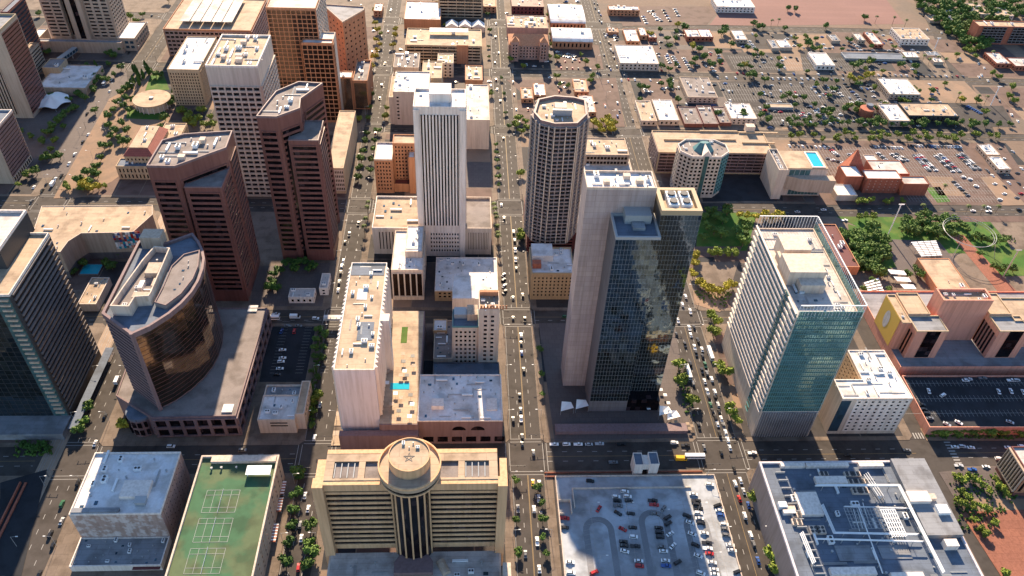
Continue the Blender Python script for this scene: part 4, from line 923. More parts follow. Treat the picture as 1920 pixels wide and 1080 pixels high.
# white ribbed tower and podium
zp, H = 25, 126; r0 = RR((697, 428), (922, 428), (703, 367), zp); t = RR((774, 200), (873, 200), (780, 165), H)
b = Bld('white_ribbed_tower', 'tall white tower with thin black vertical window strips on a low podium', ((t[0]+t[2])/2, t[1]+10), 'skyscraper')
P = b.block(rp((r0[0], r0[1]+.4, t[0]-.02, r0[3])), .15, zp, 'cream wall', 'tan roof', 1.4, trim='white wall')
P2 = b.block(rp((t[2]+.02, r0[1]+.4, r0[2], r0[3])), .15, zp, 'cream wall', 'gravel roof', 1.8, trim='cream wall')
P3 = b.block(rp((t[0], t[1], t[2], t[3])), .15, H, 'white wall', 'white roof', 1.5, trim='white wall')
wd = t[2]-t[0]; b.fac((t[0]+wd*.12, t[1]), (t[2]-wd*.12, t[1]), zp+4, H-6, 12, 1, .52, .0, 'black glass', 'white wall', .9, name='tall_window')
b.fac((t[2], t[1]+3), (t[2], t[3]-3), zp+4, H-6, 8, 1, .55, 0, 'black glass', 'white wall', .7, name='tall_window')
for xa in (t[0], t[2]-wd*.115): q = b.W('white wall'); q.box(xa, t[1]-1.2, .2, xa+wd*.115, t[1]-.01, H-2)
b.fac((t[0]+wd*.24, t[1]-.02), (t[2]-wd*.13, t[1]-.02), 4, zp-2, 11, 5, .5, .5, 'black glass', 'white wall', .3)
b.fac((r0[0]+4, r0[1]+.4), (t[0]-1, r0[1]+.4), 5, zp-4, 12, 1, .7, 0, 'bronze glass', 'cream wall', .4, name='slot_window'); b.fac((t[2]+2, r0[1]+.4), (r0[2]-2, r0[1]+.4), 5, zp-4, 13, 1, .7, 0, 'bronze glass', 'cream wall', .4, name='slot_window')
q = MB(); q.box(t[0]+wd*.3, t[1]+8, H-1.4, t[0]+wd*.72, t[3]-2, H+5); b.part('plant_room', q, 'white wall')
kit(b.e, P3, b.top, 4, 8, s=.7, avoid=[((t[0]+t[2])/2, (t[1]+t[3])/2, 8)]); kit(b.e, P, zp-1.3, 5, 3, ['skylight', 'duct']); b.done()

# octagonal apartment tower
zp = 21; fx = [(990, 433), (1078, 433)]; r = RR(fx[0], fx[1], (995, 400), zp)
H = hmatch((1000, 440), zp, 214)
oc = ccw(PP([(998, 210), (1012, 226), (1040, 233), (1085, 232), (1104, 214), (1101, 186), (1078, 180), (1040, 177), (1006, 184)], H))
b = Bld('apartment_tower', 'tall grey eight-sided apartment tower with balconies above a dark red base', (oc[0][0]+12, oc[0][1]+8), 'apartment tower')
b.block(rp((r[0], r[1], r[2], r[1]+45)), .15, zp, 'dark red', 'gravel roof', 1.2); b.grid((r[0], r[1], r[2], r[1]+45), 3, zp-1, 0, 3, 0, .5, 'black glass', 'dark red', 'SWE', .4, name='window_band')
P = b.block(inset(oc, 1.0), zp, H, 'balcony grey', 'tan roof', 2.2, 1.2, trim='mauve stone')
Pi = inset(oc, 1.0)
for i in range(len(Pi)):
    a, c = Pi[i], Pi[(i+1) % len(Pi)]; L = math.hypot(c[0]-a[0], c[1]-a[1]); nx = max(1, round(L/3.4))
    if (a[1]+c[1])/2 > oc[0][1]+26: continue
    b.fac(a, c, zp+1, H-3, nx, 31, .16, .26, 'dark glass', 'balcony grey', 1.3, name='window')
    for k in range(0, nx+1, 2):
        x, y = a[0]+(c[0]-a[0])*k/nx, a[1]+(c[1]-a[1])*k/nx; q = MB(); u = Vector((c[0]-a[0], c[1]-a[1])).normalized(); nn = (u.y, -u.x); q.ob((x, y), u, nn, -.3, .3, 1.2, 2.0, zp+2, H-2); b.part('column', q, 'cream wall')
cx_, cy2 = sum(p[0] for p in Pi)/len(Pi), sum(p[1] for p in Pi)/len(Pi)
q = MB(); q.box(cx_-6, cy2-6, H-2, cx_+7, cy2-4.5, H+2.5); b.part('screen_wall', q, 'steel'); q = MB(); q.box(cx_-4, cy2-1, H-2, cx_+4, cy2+6, H+1.5); b.part('plant_room', q, 'cream wall')
kit(b.e, inset(Pi, 2), b.top, 7, 4, s=.7, avoid=[(cx_, cy2, 8)]); b.done()
simple('red_garage', 'dark red walled garage between the apartment tower and the stone tower', (r[2]+.1, r[1]+4, gp(1101, 405, 25).x, r[1]+45), 25, 'dark red', 'white roof', nk=2)

# two faceted brown towers
HB, HL = 110, 96
b = Bld('faceted_brown_tower', 'left of two faceted brown stone towers with dark window bands', (-165, 440), 'office tower')
P1 = ccw(PP([(274, 310), (327, 311), (424, 276), (436, 244), (345, 250), (303, 262)], HB)); P1s = P1
b.block(P1, .15, HB, 'brown stone', 'gravel roof', 1.6, .8, trim='mauve stone')
kit(b.e, inset(P1, 2), b.top, 18, 4, ['air_conditioner', 'duct', 'pipe', 'stair_hut', 'roof_vent'], s=1.1)
def bandwalls(b, P, z0, z1, nz, skipN=True, every=1):
    for i in range(len(P)):
        a, c = P[i], P[(i+1) % len(P)]; u = Vector((c[0]-a[0], c[1]-a[1])); L = u.length
        if L < 4 or (u.x < 0 and abs(u.x) > abs(u.y)): continue
        u /= L; a2 = (a[0]+u.x*1.6, a[1]+u.y*1.6); c2 = (c[0]-u.x*1.6, c[1]-u.y*1.6); nx = max(1, round((L-3)/22))
        b.fac(a2, c2, z0, z1, nx, nz, .06, .43, 'black glass', 'brown stone', .6, name='window_band')
bandwalls(b, P1, 8, HB-11, 22)
a = gp(345, 350, HL); c = gp(415, 351, HL); e_ = gp(440, 290, HL)
P2 = rp((a.x, a.y, c.x, a.y+24)); b.block(P2, .15, HL, 'brown stone', 'gravel roof', .8, trim='mauve stone'); bandwalls(b, P2, 10, HL-4, 20)
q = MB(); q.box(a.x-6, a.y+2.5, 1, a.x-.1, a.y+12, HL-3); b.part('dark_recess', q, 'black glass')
b.done(90)
HB, HL = 120, 103
b = Bld('faceted_brown_tower', 'right of two faceted brown stone towers with a notched top', (-118, 480), 'office tower')
P1 = ccw(PP([(480, 217), (518, 218), (562, 202), (564, 184), (605, 155), (560, 152), (517, 170), (499, 192)], HB))
b.block(P1, .15, HB, 'brown stone', 'gravel roof', 1.6, .7, trim='mauve stone'); kit(b.e, inset(P1, 2), b.top, 18, 6, ['air_conditioner', 'duct', 'pipe', 'roof_vent'], s=1.0); bandwalls(b, P1, 8, HB-11, 23)
a = gp(540, 262, HL); c = gp(597, 262, HL)
P2 = rp((a.x, a.y, c.x, a.y+26)); b.block(P2, .15, HL, 'brown stone', 'gravel roof', .8, trim='mauve stone'); bandwalls(b, P2, 10, HL-4, 21)
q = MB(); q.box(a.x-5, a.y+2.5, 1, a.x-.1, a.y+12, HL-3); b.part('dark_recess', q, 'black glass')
b.done(90)
# ================================================================ further buildings
H = 115; r = RR((384, 122), (482, 124), (420, 64), H); r = (r[0], r[1], r[2], gp(440, 64, H).y)
b = Bld('white_grid_tower', 'white concrete tower covered by a grid of deep square windows', ((r[0]+r[2])/2, r[1]+15), 'office tower')
P = b.block(rp(r), .15, H, 'cream wall', 'tan roof', 1.6, .9, trim='white wall'); b.grid(r, 2, H-16, 4.9, 4.3, .22, .38, 'dark glass', 'cream wall', 'SE', 1.2, m=.6)
kit(b.e, P, b.top, 16, 3, ['air_conditioner', 'air_conditioner', 'duct', 'pipe', 'stair_hut', 'roof_vent'], 1.1); b.done()
H = 37; simple('beige_office', 'beige office block left of the white grid tower with white roof', RR((313, 129), (372, 131), (345, 68), H), H, 'tan wall', 'white roof', dict(sx=2.3, sz=3.1, mu=.5, mv=.4, glass='bronze glass', sides='SE', z1=H-3), nk=5, seed=3, ks=1.1)
H = 30; r = RR((305, 54), (470, 57), (330, -6), H)
b = Bld('canopy_garage', 'wide parking garage with pale solar canopies on its roof', ((r[0]+r[2])/2, r[1]+20), 'parking garage')
P = b.block(rp(r), .15, H, 'orange brick', 'tan roof', 1.2); b.grid(r, 2, H-2, 4.6, 4.4, .25, .5, 'black glass', 'rose brick', 'SE', .6)
for k in range(5): xa = r[0]+14+k*(r[2]-r[0]-34)/5; q = MB(); q.box(xa, r[1]+12, H+3, xa+(r[2]-r[0]-38)/5, r[3]-2, H+3.3); q.box(xa+4, r[1]+18, H-1, xa+4.4, r[1]+18.4, H+3); q.box(xa+4, r[3]-8, H-1, xa+4.4, r[3]-7.6, H+3); b.part('solar_canopy', q, 'sheet roof')
b.done()
# tower with cross-shaped plan, top cut off by the frame
a = gp(93, 72, 12); c = gp(220, 74, 12); H = 112
b = Bld('striped_tower', 'beige tower with dark slots cut off by the top edge at the left', ((a.x+c.x)/2, a.y+15), 'office tower')
w_ = c.x-a.x
for (xa, xb, yy) in ((a.x, a.x+w_*.3, a.y+5), (a.x+w_*.3, a.x+w_*.4, a.y+9), (a.x+w_*.4, a.x+w_*.62, a.y), (a.x+w_*.62, c.x, a.y+5)):
    b.W('beige wall').box(xa, yy, .15, xb-.02, yy+34, H)
b.fac((a.x+1, a.y+5), (a.x+w_*.29, a.y+5), 12, H-3, 2, 26, .2, .55, 'black glass', 'beige wall', .6); b.fac((a.x+w_*.63, a.y+5), (c.x-1, a.y+5), 12, H-3, 3, 26, .3, .55, 'black glass', 'beige wall', .6)
b.fac((a.x+w_*.3, a.y+9), (a.x+w_*.4, a.y+9), 12, H-3, 1, 1, .1, .01, 'black glass', 'beige wall', .5, name='tall_window'); b.fac((a.x+w_*.47, a.y), (a.x+w_*.56, a.y), 12, H-3, 1, 1, .1, .01, 'black glass', 'beige wall', .5, name='tall_window')
b.fac((c.x, a.y+6), (c.x, a.y+36), 12, H-3, 6, 26, .3, .5, 'black glass', 'beige wall', .5)
q = MB(); q.prism(rp((a.x+1, a.y+3, c.x-1, a.y+35)), H, H+.3); b.part('roof', q, 'sheet roof')
b.block(rp((a.x-12, a.y-7, c.x+6, a.y-.1)), .15, 12, 'beige wall', 'grey roof', .8); b.block(rp((c.x+.1, a.y, c.x+18, a.y+42)), .15, 14, 'beige wall', 'white roof', .8); b.grid((c.x, a.y, c.x+18, a.y+42), 2, 12, 6, 6, .3, .4, 'blue glass', 'beige wall', 'SE', .4)
b.block(rp((a.x-22, a.y-6, a.x-12.2, a.y+26)), .15, 11, 'beige wall', 'white roof', .8); b.done()
p0, p1 = gp(140, 88, 9), gp(98, 118, 9); q = MB(); t_ = thing('skybridge', 'glazed skybridge crossing from the striped tower to the low brown block', 'skybridge', (p1.x, p1.y, .15))
u = Vector((p0.x-p1.x, p0.y-p1.y)); L = u.length; u /= L; nn = Vector((u.y, -u.x)); q.ob((p1.x, p1.y), u, nn, 0, L, -2.5, 2.5, 5, 9); q.obj('deck', 'steel', t_)
for k in range(8): q = MB(); q.ob((p1.x, p1.y), u, nn, 1+k*L/8, 1+k*L/8+L/10, 2.52, 2.6, 5.6, 8.4); q.obj('window', 'blue glass', t_)
for k in (.2, .8): q = MB(); q.box(p1.x+u.x*L*k-.4, p1.y+u.y*L*k-.4, .15, p1.x+u.x*L*k+.4, p1.y+u.y*L*k+.4, 5); q.obj('column', 'cream wall', t_)
# far left dark tower pieces
simple('dark_block', 'dark block in the far upper left corner beside the striped tower', RR((0, 22), (14, 22), (10, -8), 60), 60, 'brown stone', 'blue roof', dict(sx=0, sz=4, mu=0, mv=.5, glass='blue glass', sides='SE', name='window_band'), nk=3, ks=1.5)
simple('dark_block', 'second dark block at the upper left corner in front of the other', (gp(-60, 75, 45).x, gp(0, 75, 45).y, gp(12, 75, 45).x, gp(0, 50, 45).y), 45, 'mauve stone', 'blue roof', dict(sx=0, sz=4, mu=0, mv=.5, glass='blue glass', sides='SE', name='window_band'), nk=3, ks=1.5)
a = gp(64, 222, 0); b = Bld('brown_slab_tower', 'blank brown slab tower rising at the left edge above the white tent', (a.x-14, a.y+14), 'office tower')
P = b.block(rp((a.x-50, a.y, a.x, a.y+34)), .15, 84, 'beige wall', 'grey roof', 2, trim='golden trim'); b.fac((a.x-48, a.y), (a.x-12, a.y), 4, 80, 14, 1, .5, 0, 'black glass', 'beige wall', .8, name='tall_window'); b.fac((a.x, a.y+1), (a.x, a.y+33), 4, 80, 1, 22, 0, .7, 'bronze glass', 'brown stone', .2, name='window_band'); b.done()
a = gp(28, 345, 0); c = gp(62, 300, 0); b = Bld('ribbed_brown_block', 'brown ribbed block with white roof at the left edge beside the avenue', (c.x-14, a.y+18), 'office building')
P = b.block(rp((c.x-50, a.y, c.x, c.y)), .15, 48, 'beige wall', 'blue roof', 1.6, trim='white wall'); b.fac((c.x, a.y+1), (c.x, c.y-1), 6, 46, 1, 13, 0, .7, 'bronze glass', 'mauve stone', .3, name='window_band')
b.fac((c.x, a.y+1), (c.x, c.y-1), 1, 5.5, 10, 1, .3, .1, 'black glass', 'cream wall', .5); b.done()
H = 20; r = RR((37, 112), (48, 117), (88, 78), H)
a, c = gp(30, 100, H), gp(78, 82, H); H = 24
simple('banded_brown_block', 'brown block with pale banded side wall and low parapet behind the tent', (gp(20, 118, H).x, gp(37, 118, H).y, gp(37, 118, H).x, gp(78, 80, H).y), H, 'beige wall', 'tan roof', dict(sx=0, sz=3, mu=0, mv=.6, glass='bronze glass', sides='SE', name='window_band', dep=.2), nk=3, ks=1.2)
simple('low_white_hall', 'low white roofed hall between the tent and the conifers', (gp(60, 175, 8).x, gp(150, 165, 8).y, gp(160, 165, 8).x, gp(178, 122, 8).y), 8, 'beige wall', 'white roof', nk=3, ks=1.2)
simple('small_grey_box', 'small grey roofed box beside the skybridge', RR((78, 127), (110, 127), (90, 109), 13), 13, 'tan wall', 'grey roof', nk=1)
# white tent
c0 = gp(98, 190, 3); t_ = thing('tent', 'white scalloped fabric tent on the plaza at the upper left', 'tent', (c0.x, c0.y, .15))
q = MB(); n = 32; R0 = (gp(133, 190, 3).x-c0.x)
i0 = len(q.v); ringv = []
for j, (f_, z0, z1) in enumerate(((.05, 9, 9), (.35, 6.2, 7), (.7, 4.2, 6), (1.0, 2.6, 5.2))):
    for k in range(n):
        an = 2*math.pi*k/n; s = abs(math.sin(an*3)); q.v.append((c0.x+R0*f_*(1-.12*s*f_)*math.cos(an), c0.y+R0*f_*(1-.12*s*f_)*math.sin(an), z0+(z1-z0)*s))
for j in range(3):
    for k in range(n): a_, b_ = j*n+k, j*n+(k+1) % n; q.f.append((a_, a_+n, b_+n, b_))
q.f.append(tuple(range(n))); o = q.obj('canopy', 'canvas white', t_, True)
for k in range(6): an = math.pi*k/3; q = MB(); q.tube((c0.x+R0*math.cos(an), c0.y+R0*math.sin(an), .15), (c0.x+R0*math.cos(an), c0.y+R0*math.sin(an), 2.7), .2); q.obj('pole', 'steel', t_)
# round-roofed pavilion
c0 = gp(284, 184, 9); R0 = gp(319, 184, 9).x-c0.x; b = Bld('round_pavilion', 'low round building with flat pale disc roof beside the small lawn', (c0.x, c0.y), 'pavilion')
b.W('cream wall').cyl(c0.x, c0.y, .15, 8, R0*.82, 32)
q = MB(); q.cyl(c0.x, c0.y, 8.01, 9, R0, 40); b.part('roof', q, 'tan roof'); q = MB(); q.cyl(c0.x, c0.y, 9.01, 10.2, 2, 16); b.part('skylight', q, 'steel')
for k in range(20): an = 2*math.pi*k/20; q = MB(); q.box(c0.x+R0*.9*math.cos(an)-.3, c0.y+R0*.9*math.sin(an)-.3, .15, c0.x+R0*.9*math.cos(an)+.3, c0.y+R0*.9*math.sin(an)+.3, 8); b.part('column', q, 'white wall')
b.done()
# old court buildings
H = 24; r = RR((232, 290), (286, 292), (250, 240), H-4); b = Bld('red_roof_courthouse', 'old courthouse with red tiled hip roof and tan stone walls', ((r[0]+r[2])/2, r[1]+12), 'courthouse')
b.W('tan wall').box(r[0], r[1], .15, r[2], r[3], H-5); b.grid(r, 2, H-6, 3.2, 4, .6, .5, 'black glass', 'tan wall', 'SEW', .3)
q = MB(); q.prism(rp((r[0]-.6, r[1]-.6, r[2]+.6, r[3]+.6)), H-5, H, inset(rp(r), 4)); b.part('roof', q, 'red tile'); q = MB(); q.prism(inset(rp(r), 4.2), H+.01, H+.8); b.part('roof_deck', q, 'tan roof'); kit(b.e, inset(rp(r), 5), H+.8, 3, 2, s=.8); b.done()
simple('tan_courthouse', 'tan flat roofed wing right of the red tiled courthouse', RR((292, 262), (338, 255), (292, 230), 16), 16, 'tan wall', 'tan roof', dict(sx=3.2, sz=4, mu=.6, mv=.5, glass='black glass', dep=.3), nk=2, ks=1)
simple('tan_city_hall', 'long tan stone hall with tall paired windows behind the yellow trees', RR((216, 312), (300, 312), (205, 296), 13), 13, 'tan wall', 'blue roof', dict(sx=3, sz=5, mu=.62, mv=.35, glass='black glass', dep=.35), nk=3, ks=1)
# convention hall with sunken court
H = 24; pts = [(50, 470), (113, 472), (128, 452), (152, 437), (210, 436), (250, 434), (286, 402), (286, 384), (78, 386)]
b = Bld('convention_hall', 'broad flat cream roofed hall wrapped around a leafy sunken court', (-215, 470)); P = b.block(PP(pts, H), 6, H, 'beige wall', 'tan roof', .5, .5, trim='cream wall')
PL = ccw(PP(pts, H)); b.W('grey stone').prism(PL, .15, 6)
kit(b.e, P, b.top, 10, 4, ['roof_vent', 'skylight', 'roof_vent', 'duct'], 1.0); b.done()
q = MB(); random.seed(3); A = gp(210, 437, H); C_ = gp(262, 432, H); t_ = thing('mosaic_screen', 'multicoloured mosaic screen on the edge of the convention hall', 'wall art', (A.x, A.y, .15))
sq = {}
for k in range(11):
    for j in range(7):
        m_ = random.choice(['car blue', 'car red', 'car white', 'lavender wall', 'pool water', 'car white', 'pink stucco', 'car grey']); B2 = sq.setdefault(m_, MB()); f0 = k/11; x = A.x+(C_.x-A.x)*f0; y = A.y+(C_.y-A.y)*f0-.6
        B2.box(x, y-.1, H-14+j*2, x+(C_.x-A.x)/11-.1, y+.05, H-12.1+j*2)
for m_, B2 in sq.items(): B2.obj('tile', m_, t_)
a = gp(165, 495, 0); simple('sunken_court_pool', 'blue garden pool in the sunken court beside the hall', (a.x-2, a.y-13, a.x+12, a.y-1), 1.2, 'grey stone', 'pool water', par=.4, nk=0, cat='pool')
simple('court_pavilion', 'low pale pavilion at the corner of the sunken court beside the curved tower', RR((282, 560), (300, 560), (230, 560), 6) if 0 else (gp(150, 560, 7).x, gp(150, 570, 7).y, gp(185, 560, 7).x, gp(180, 520, 7).y), 7, 'cream wall', 'tan roof', nk=4, ks=.6)
# grid-walled dark towers beyond
H = 105; r = RR((497, 15), (592, 14), (520, -30), H); b = Bld('bronze_grid_tower', 'bronze glass grid tower stepping down to its right at the top edge', ((r[0]+r[2])/2, r[1]+15), 'office tower')
b.block(rp(r), .15, H, 'orange brick', 'sheet roof', 1.2); b.grid((r[0], r[1], r[0]+(r[2]-r[0])*.6, r[3]), 2, H-2, 4.2, 3.9, .13, .16, 'bronze glass', 'orange brick', 'S', .5, m=.5); b.fac((r[0]+(r[2]-r[0])*.6, r[1]), (r[2]-.5, r[1]), 2, H-2, 4, 26, .13, .16, 'bronze glass', 'orange brick', .5)
b.fac((r[2], r[1]+1), (r[2], r[3]-1), 2, H-2, 8, 26, .4, .3, 'bronze glass', 'cream wall', .5)
H2 = 78; r2 = RR((565, 79), (624, 77), (600, 43), H2); b.block(rp((r2[0], r[1]-9, r2[2], r[1]-.55)), .15, H2, 'orange brick', 'white roof', 1.2); b.grid((r2[0], r[1]-9, r2[2], r[1]-.6), 2, H2-2, 4.2, 4.4, .12, .16, 'bronze glass', 'orange brick', 'SE', .5, m=.4); b.block(rp((r[2]+.1, r[1]-.5, r2[2], r[1]+14)), .15, H2, 'cream wall', 'white roof', 1.2); b.done()
H = 60; P = PP([(607, 10), (642, 41), (682, 18)], H); b = Bld('wedge_building', 'wedge shaped brown building with triangular roof near the top', P[1], 'office building')
P = ccw([P[0], P[1], P[2], (P[2][0], P[2][1]+8), (P[0][0], P[0][1]+4)]); b.block(P, .15, H, 'orange brick', 'grey roof', 1.2, .6, trim='beige wall')
for i in range(len(P)):
    a, c = P[i], P[(i+1) % len(P)]
    if math.hypot(a[0]-c[0], a[1]-c[1]) > 12 and (a[0] < c[0]): b.fac(a, c, 6, H-4, 5, 9, .7, .68, 'black glass', 'orange brick', .2)
b.done()
H = 34; r = RR((592, 144), (659, 145), (600, 132), H); simple('mirrored_hall', 'box with rippled copper mirror front behind the right brown tower', r, H, 'orange brick', 'white roof', dict(sx=0, sz=40, mu=0, mv=.02, glass='copper mirror', sides='SE', dep=.2, name='mirror_wall'), nk=3)
simple('mirrored_annex', 'grey roofed annex with rooftop pit beside the copper mirror box', (r[2]+.2, r[1]+2, gp(690, 144, 30).x, gp(690, 112, 30).y), 30, 'orange brick', 'gravel roof', dict(sx=0, sz=40, mu=0, mv=.02, glass='copper mirror', sides='S', dep=.2, name='mirror_wall'), nk=4, par=2)
H = 25; r = RR((610, 315), (644, 315), (630, 207), H); b = Bld('long_tan_hall', 'long blank tan hall with flat ribbed roof beside the tree lined street', ((r[0]+r[2])/2, r[1]+30)); b.block(rp(r), .15, H, 'tan wall', 'tan roof', .6); b.fac((r[0]+4, r[1]), (r[2]-.5, r[1]), 3, H-2, 7, 5, .4, .4, 'bronze glass', 'cream wall', .4); b.done()
H = 33; r = RR((701, 298), (735, 299), (705, 266), H); b = Bld('orange_brick_hotel', 'orange brick old building with a deep court between its two wings', (r[0]+14, r[1]+8)); b.block(rp(r), .15, H, 'orange brick', 'white roof', 1.2, trim='cream wall'); b.grid(r, 3, H-2, 2.5, 3.4, .55, .5, 'black glass', 'orange brick', 'SEW', .2)
b.block(rp((r[2]+.1, r[1]+10, r[2]+18, r[1]+24)), .15, H+9, 'orange brick', 'tan roof', 1); b.grid((r[2]+.1, r[1]+10, r[2]+18, r[1]+24), 6, H+7, 2.6, 3.4, .55, .5, 'black glass', 'orange brick', 'SW', .2)
b.block(rp((r[2]+13, r[1], r[2]+18, r[1]+9.9)), .15, H+2, 'orange brick', 'white roof', 1); b.block(rp((r[2]+.1, r[1]+2, r[2]+12.9, r[1]+9.9)), .15, 8, 'orange brick', 'dark red', .6); b.done()
H = 34; r = RR((728, 172), (775, 172), (736, 133), H); b = Bld('beige_blank_block', 'beige blank block with bright ribbed roof left of the white ribbed tower', ((r[0]+r[2])/2, r[1]+10)); b.block(rp((r[0]+4, r[1], r[2]+14, r[3])), .15, H, 'cream wall', 'white roof', 1); b.block(rp((r[0], r[1]+1, r[0]+3.9, r[3]+6)), .15, H-6, 'cream wall', 'tan roof', 1); b.fac((r[0]+6, r[1]), (r[0]+10, r[1]), 5, H-4, 1, 7, .5, .6, 'black glass', 'cream wall', .2); kit(b.e, rp(r), H-1, 6, 5, s=.9); b.done()
simple('plant_roof_block', 'beige block with crowded rooftop plant behind the blank beige one', RR((737, 126), (785, 126), (735, 98), 30), 30, 'beige wall', 'gravel roof', nk=9, seed=4, ks=1.1)
simple('narrow_tan_block', 'narrow tan block with two rooftop slabs behind the white ribbed tower', RR((790, 146), (828, 146), (793, 114), 26), 26, 'tan wall', 'tan roof', nk=4, seed=4, ks=1.2)
simple('white_capped_block', 'low beige block right behind the white ribbed tower with bright roof end', RR((873, 224), (918, 225), (876, 158), 30), 30, 'cream wall', 'sheet roof', dict(sx=0, sz=30, mu=0, mv=.3, glass='bronze glass', sides='E', name='window_band', dep=.2), nk=4, seed=4)
simple('colourful_roof_block', 'small low block with yellow and orange rooftop clutter by the centre street', RR((872, 150), (905, 150), (872, 122), 14), 14, 'orange brick', 'tan roof', nk=5, seed=14, ks=1)
H = 20; r = RR((760, 84), (903, 86), (762, 52), H); b = Bld('tan_garage', 'tan parking garage with dark open floors and long white canopy on top', ((r[0]+r[2])/2, r[1]+15), 'parking garage'); P = b.block(rp(r), .15, H, 'tan wall', 'tan roof', 1); b.grid(r, 2, H-1, 9, 3.3, .06, .5, 'black glass', 'tan wall', 'SEW', .5)
q = MB(); q.box(r[0]+24, r[3]-16, H+3, r[2]-14, r[3]-6, H+3.4); b.part('solar_canopy', q, 'white roof'); q = MB(); q.box(r[2]-26, r[1]-1.2, .2, r[2]-14, r[1]-.55, H+1); b.part('stair_tower', q, 'orange brick'); kit(b.e, P, b.top, 5, 5); b.done()
simple('bright_roof_hall', 'hall with dazzling white roof at the top beside the second avenue', RR((757, 36), (826, 36), (770, 2), 12), 12, 'orange brick', 'white roof', nk=4, seed=8)
H = 24; r = RR((822, -4), (905, -4), (822, -30), H); simple('banded_garage', 'garage wall with horizontal dark floors at the very top centre', r, H, 'tan wall', 'tan roof', dict(sx=9, sz=3.4, mu=.06, mv=.5, glass='black glass', sides='SEW', dep=.5), nk=0)
a = gp(836, 50, 6); 
for k in range(3):
    b = Bld('gabled_house', ('leftmost of three gabled white shops below the banded garage', 'middle of three gabled white shops below the banded garage', 'rightmost gabled white shop below the banded garage')[k], (a.x+k*15+7, a.y+6), 'shop', 'gabled shops'); x = a.x+k*15; b.W('cream wall').box(x, a.y, .15, x+13.5, a.y+12, 6)
    q = MB(); q.v += [(x-.4, a.y-.4, 6), (x+13.9, a.y-.4, 6), (x+6.7, a.y-.4, 10), (x-.4, a.y+12.4, 6), (x+13.9, a.y+12.4, 6), (x+6.7, a.y+12.4, 10)]; q.f += [(0, 1, 2), (3, 5, 4), (1, 4, 5, 2), (0, 2, 5, 3), (0, 3, 4, 1)]; b.part('roof', q, 'white roof')
    q = MB(); q.box(x+5, a.y-.1, .2, x+8, a.y-.02, 3); b.part('door', q, 'black glass'); b.done()
# church-like civic block and arenas on the upper right of centre
H = 20; r = RR((955, 78), (1030, 80), (952, 60), H); b = Bld('rose_church', 'rose brick church like building with two pyramid topped corner towers', ((r[0]+r[2])/2, r[1]+12), 'church'); b.W('rose brick').box(r[0], r[1], .15, r[2], r[3]+4, H-4)
q = MB(); x0_, x1_, y0_, y1_ = r[0]-.5, r[2]+.5, r[1]-.5, r[3]+4.5; ym_ = (y0_+y1_)/2; q.v += [(x0_, y0_, H-4), (x1_, y0_, H-4), (x1_, y1_, H-4), (x0_, y1_, H-4), (x0_+6, ym_, H+3), (x1_-6, ym_, H+3)]; q.f += [(0, 1, 5, 4), (1, 2, 5), (2, 3, 4, 5), (3, 0, 4), (3, 2, 1, 0)]; b.part('roof', q, 'orange brick')
b.grid((r[0], r[1], r[2], r[3]), 2, H-5, 3.4, 3.6, .6, .5, 'black glass', 'rose brick', 'SEW', .3)
for x in (r[0]+2, r[2]-10):
    b.W('rose brick').box(x, r[1]-5, .15, x+8, r[1]-.5, H+2); q = MB(); q.prism(rp((x-.3, r[1]-5.3, x+8.3, r[1]+2)), H+2, H+7, [(x+3.9, r[1]-1.6), (x+4.1, r[1]-1.6), (x+4.1, r[1]-1.4), (x+3.9, r[1]-1.4)]); b.part('spire', q, 'orange brick'); b.fac((x+1, r[1]-5), (x+7, r[1]-5), 3, H, 2, 5, .5, .5, 'black glass', 'rose brick', .2)
b.done()
simple('grey_school', 'grey roofed block with courtyard plant behind the rose church', RR((951, 52), (1028, 52), (955, 28), 12), 12, 'rose brick', 'tan roof', nk=12, seed=5, ks=1.1)
for k, (rr_, lb) in enumerate(((RR((1033, 40), (1098, 40), (1027, 6), 11), 'upper arched white roofed hall beside the busy avenue'), (RR((1037, 74), (1112, 76), (1034, 50), 11), 'lower arched white roofed hall beside the busy avenue'))):
    b = Bld('arched_hall', lb, ((rr_[0]+rr_[2])/2, rr_[1]+10), 'hall', 'arched halls'); b.W('orange brick').box(rr_[0], rr_[1], .15, rr_[2], rr_[3], 9); q = MB(); m_ = 10
    for j in range(m_+1): an = math.pi*j/m_; q.v += [(rr_[0]-.3, (rr_[1]+rr_[3])/2-(rr_[3]-rr_[1])/2*math.cos(an)*1.02, 9+4*math.sin(an)), (rr_[2]+.3, (rr_[1]+rr_[3])/2-(rr_[3]-rr_[1])/2*math.cos(an)*1.02, 9+4*math.sin(an))]
    for j in range(m_): q.f.append((2*j, 2*j+1, 2*j+3, 2*j+2))
    q.f += [tuple(range(0, 2*m_+2, 2))[::-1], tuple(range(1, 2*m_+3, 2))]; b.part('roof', q, 'white roof'); b.fac((rr_[0]+2, rr_[1]), (rr_[2]-2, rr_[1]), 2, 8, 9, 1, .6, .3, 'black glass', 'orange brick', .2); kit(b.e, rp((rr_[0]+5, rr_[1]+8, rr_[2]-5, rr_[3]-8)), 12.7, 3, k); b.done()
simple('ribbed_glass_block', 'stepped office with glowing ribbed glass front left of the tram avenue', RR((1098, 290), (1180, 290), (1100, 258), 20), 20, 'beige wall', 'tan roof', dict(sx=3, sz=5, mu=.2, mv=.4, glass='bronze glass', dep=.4), nk=5, seed=3, z0=.15)
simple('ribbed_glass_block', 'lower front step of the ribbed glass office', RR((1094, 320), (1186, 320), (1098, 296), 10), 10, 'cream wall', 'sheet roof', dict(sx=3, sz=4, mu=.2, mv=.4, glass='bronze glass', dep=.4), nk=3, seed=5)
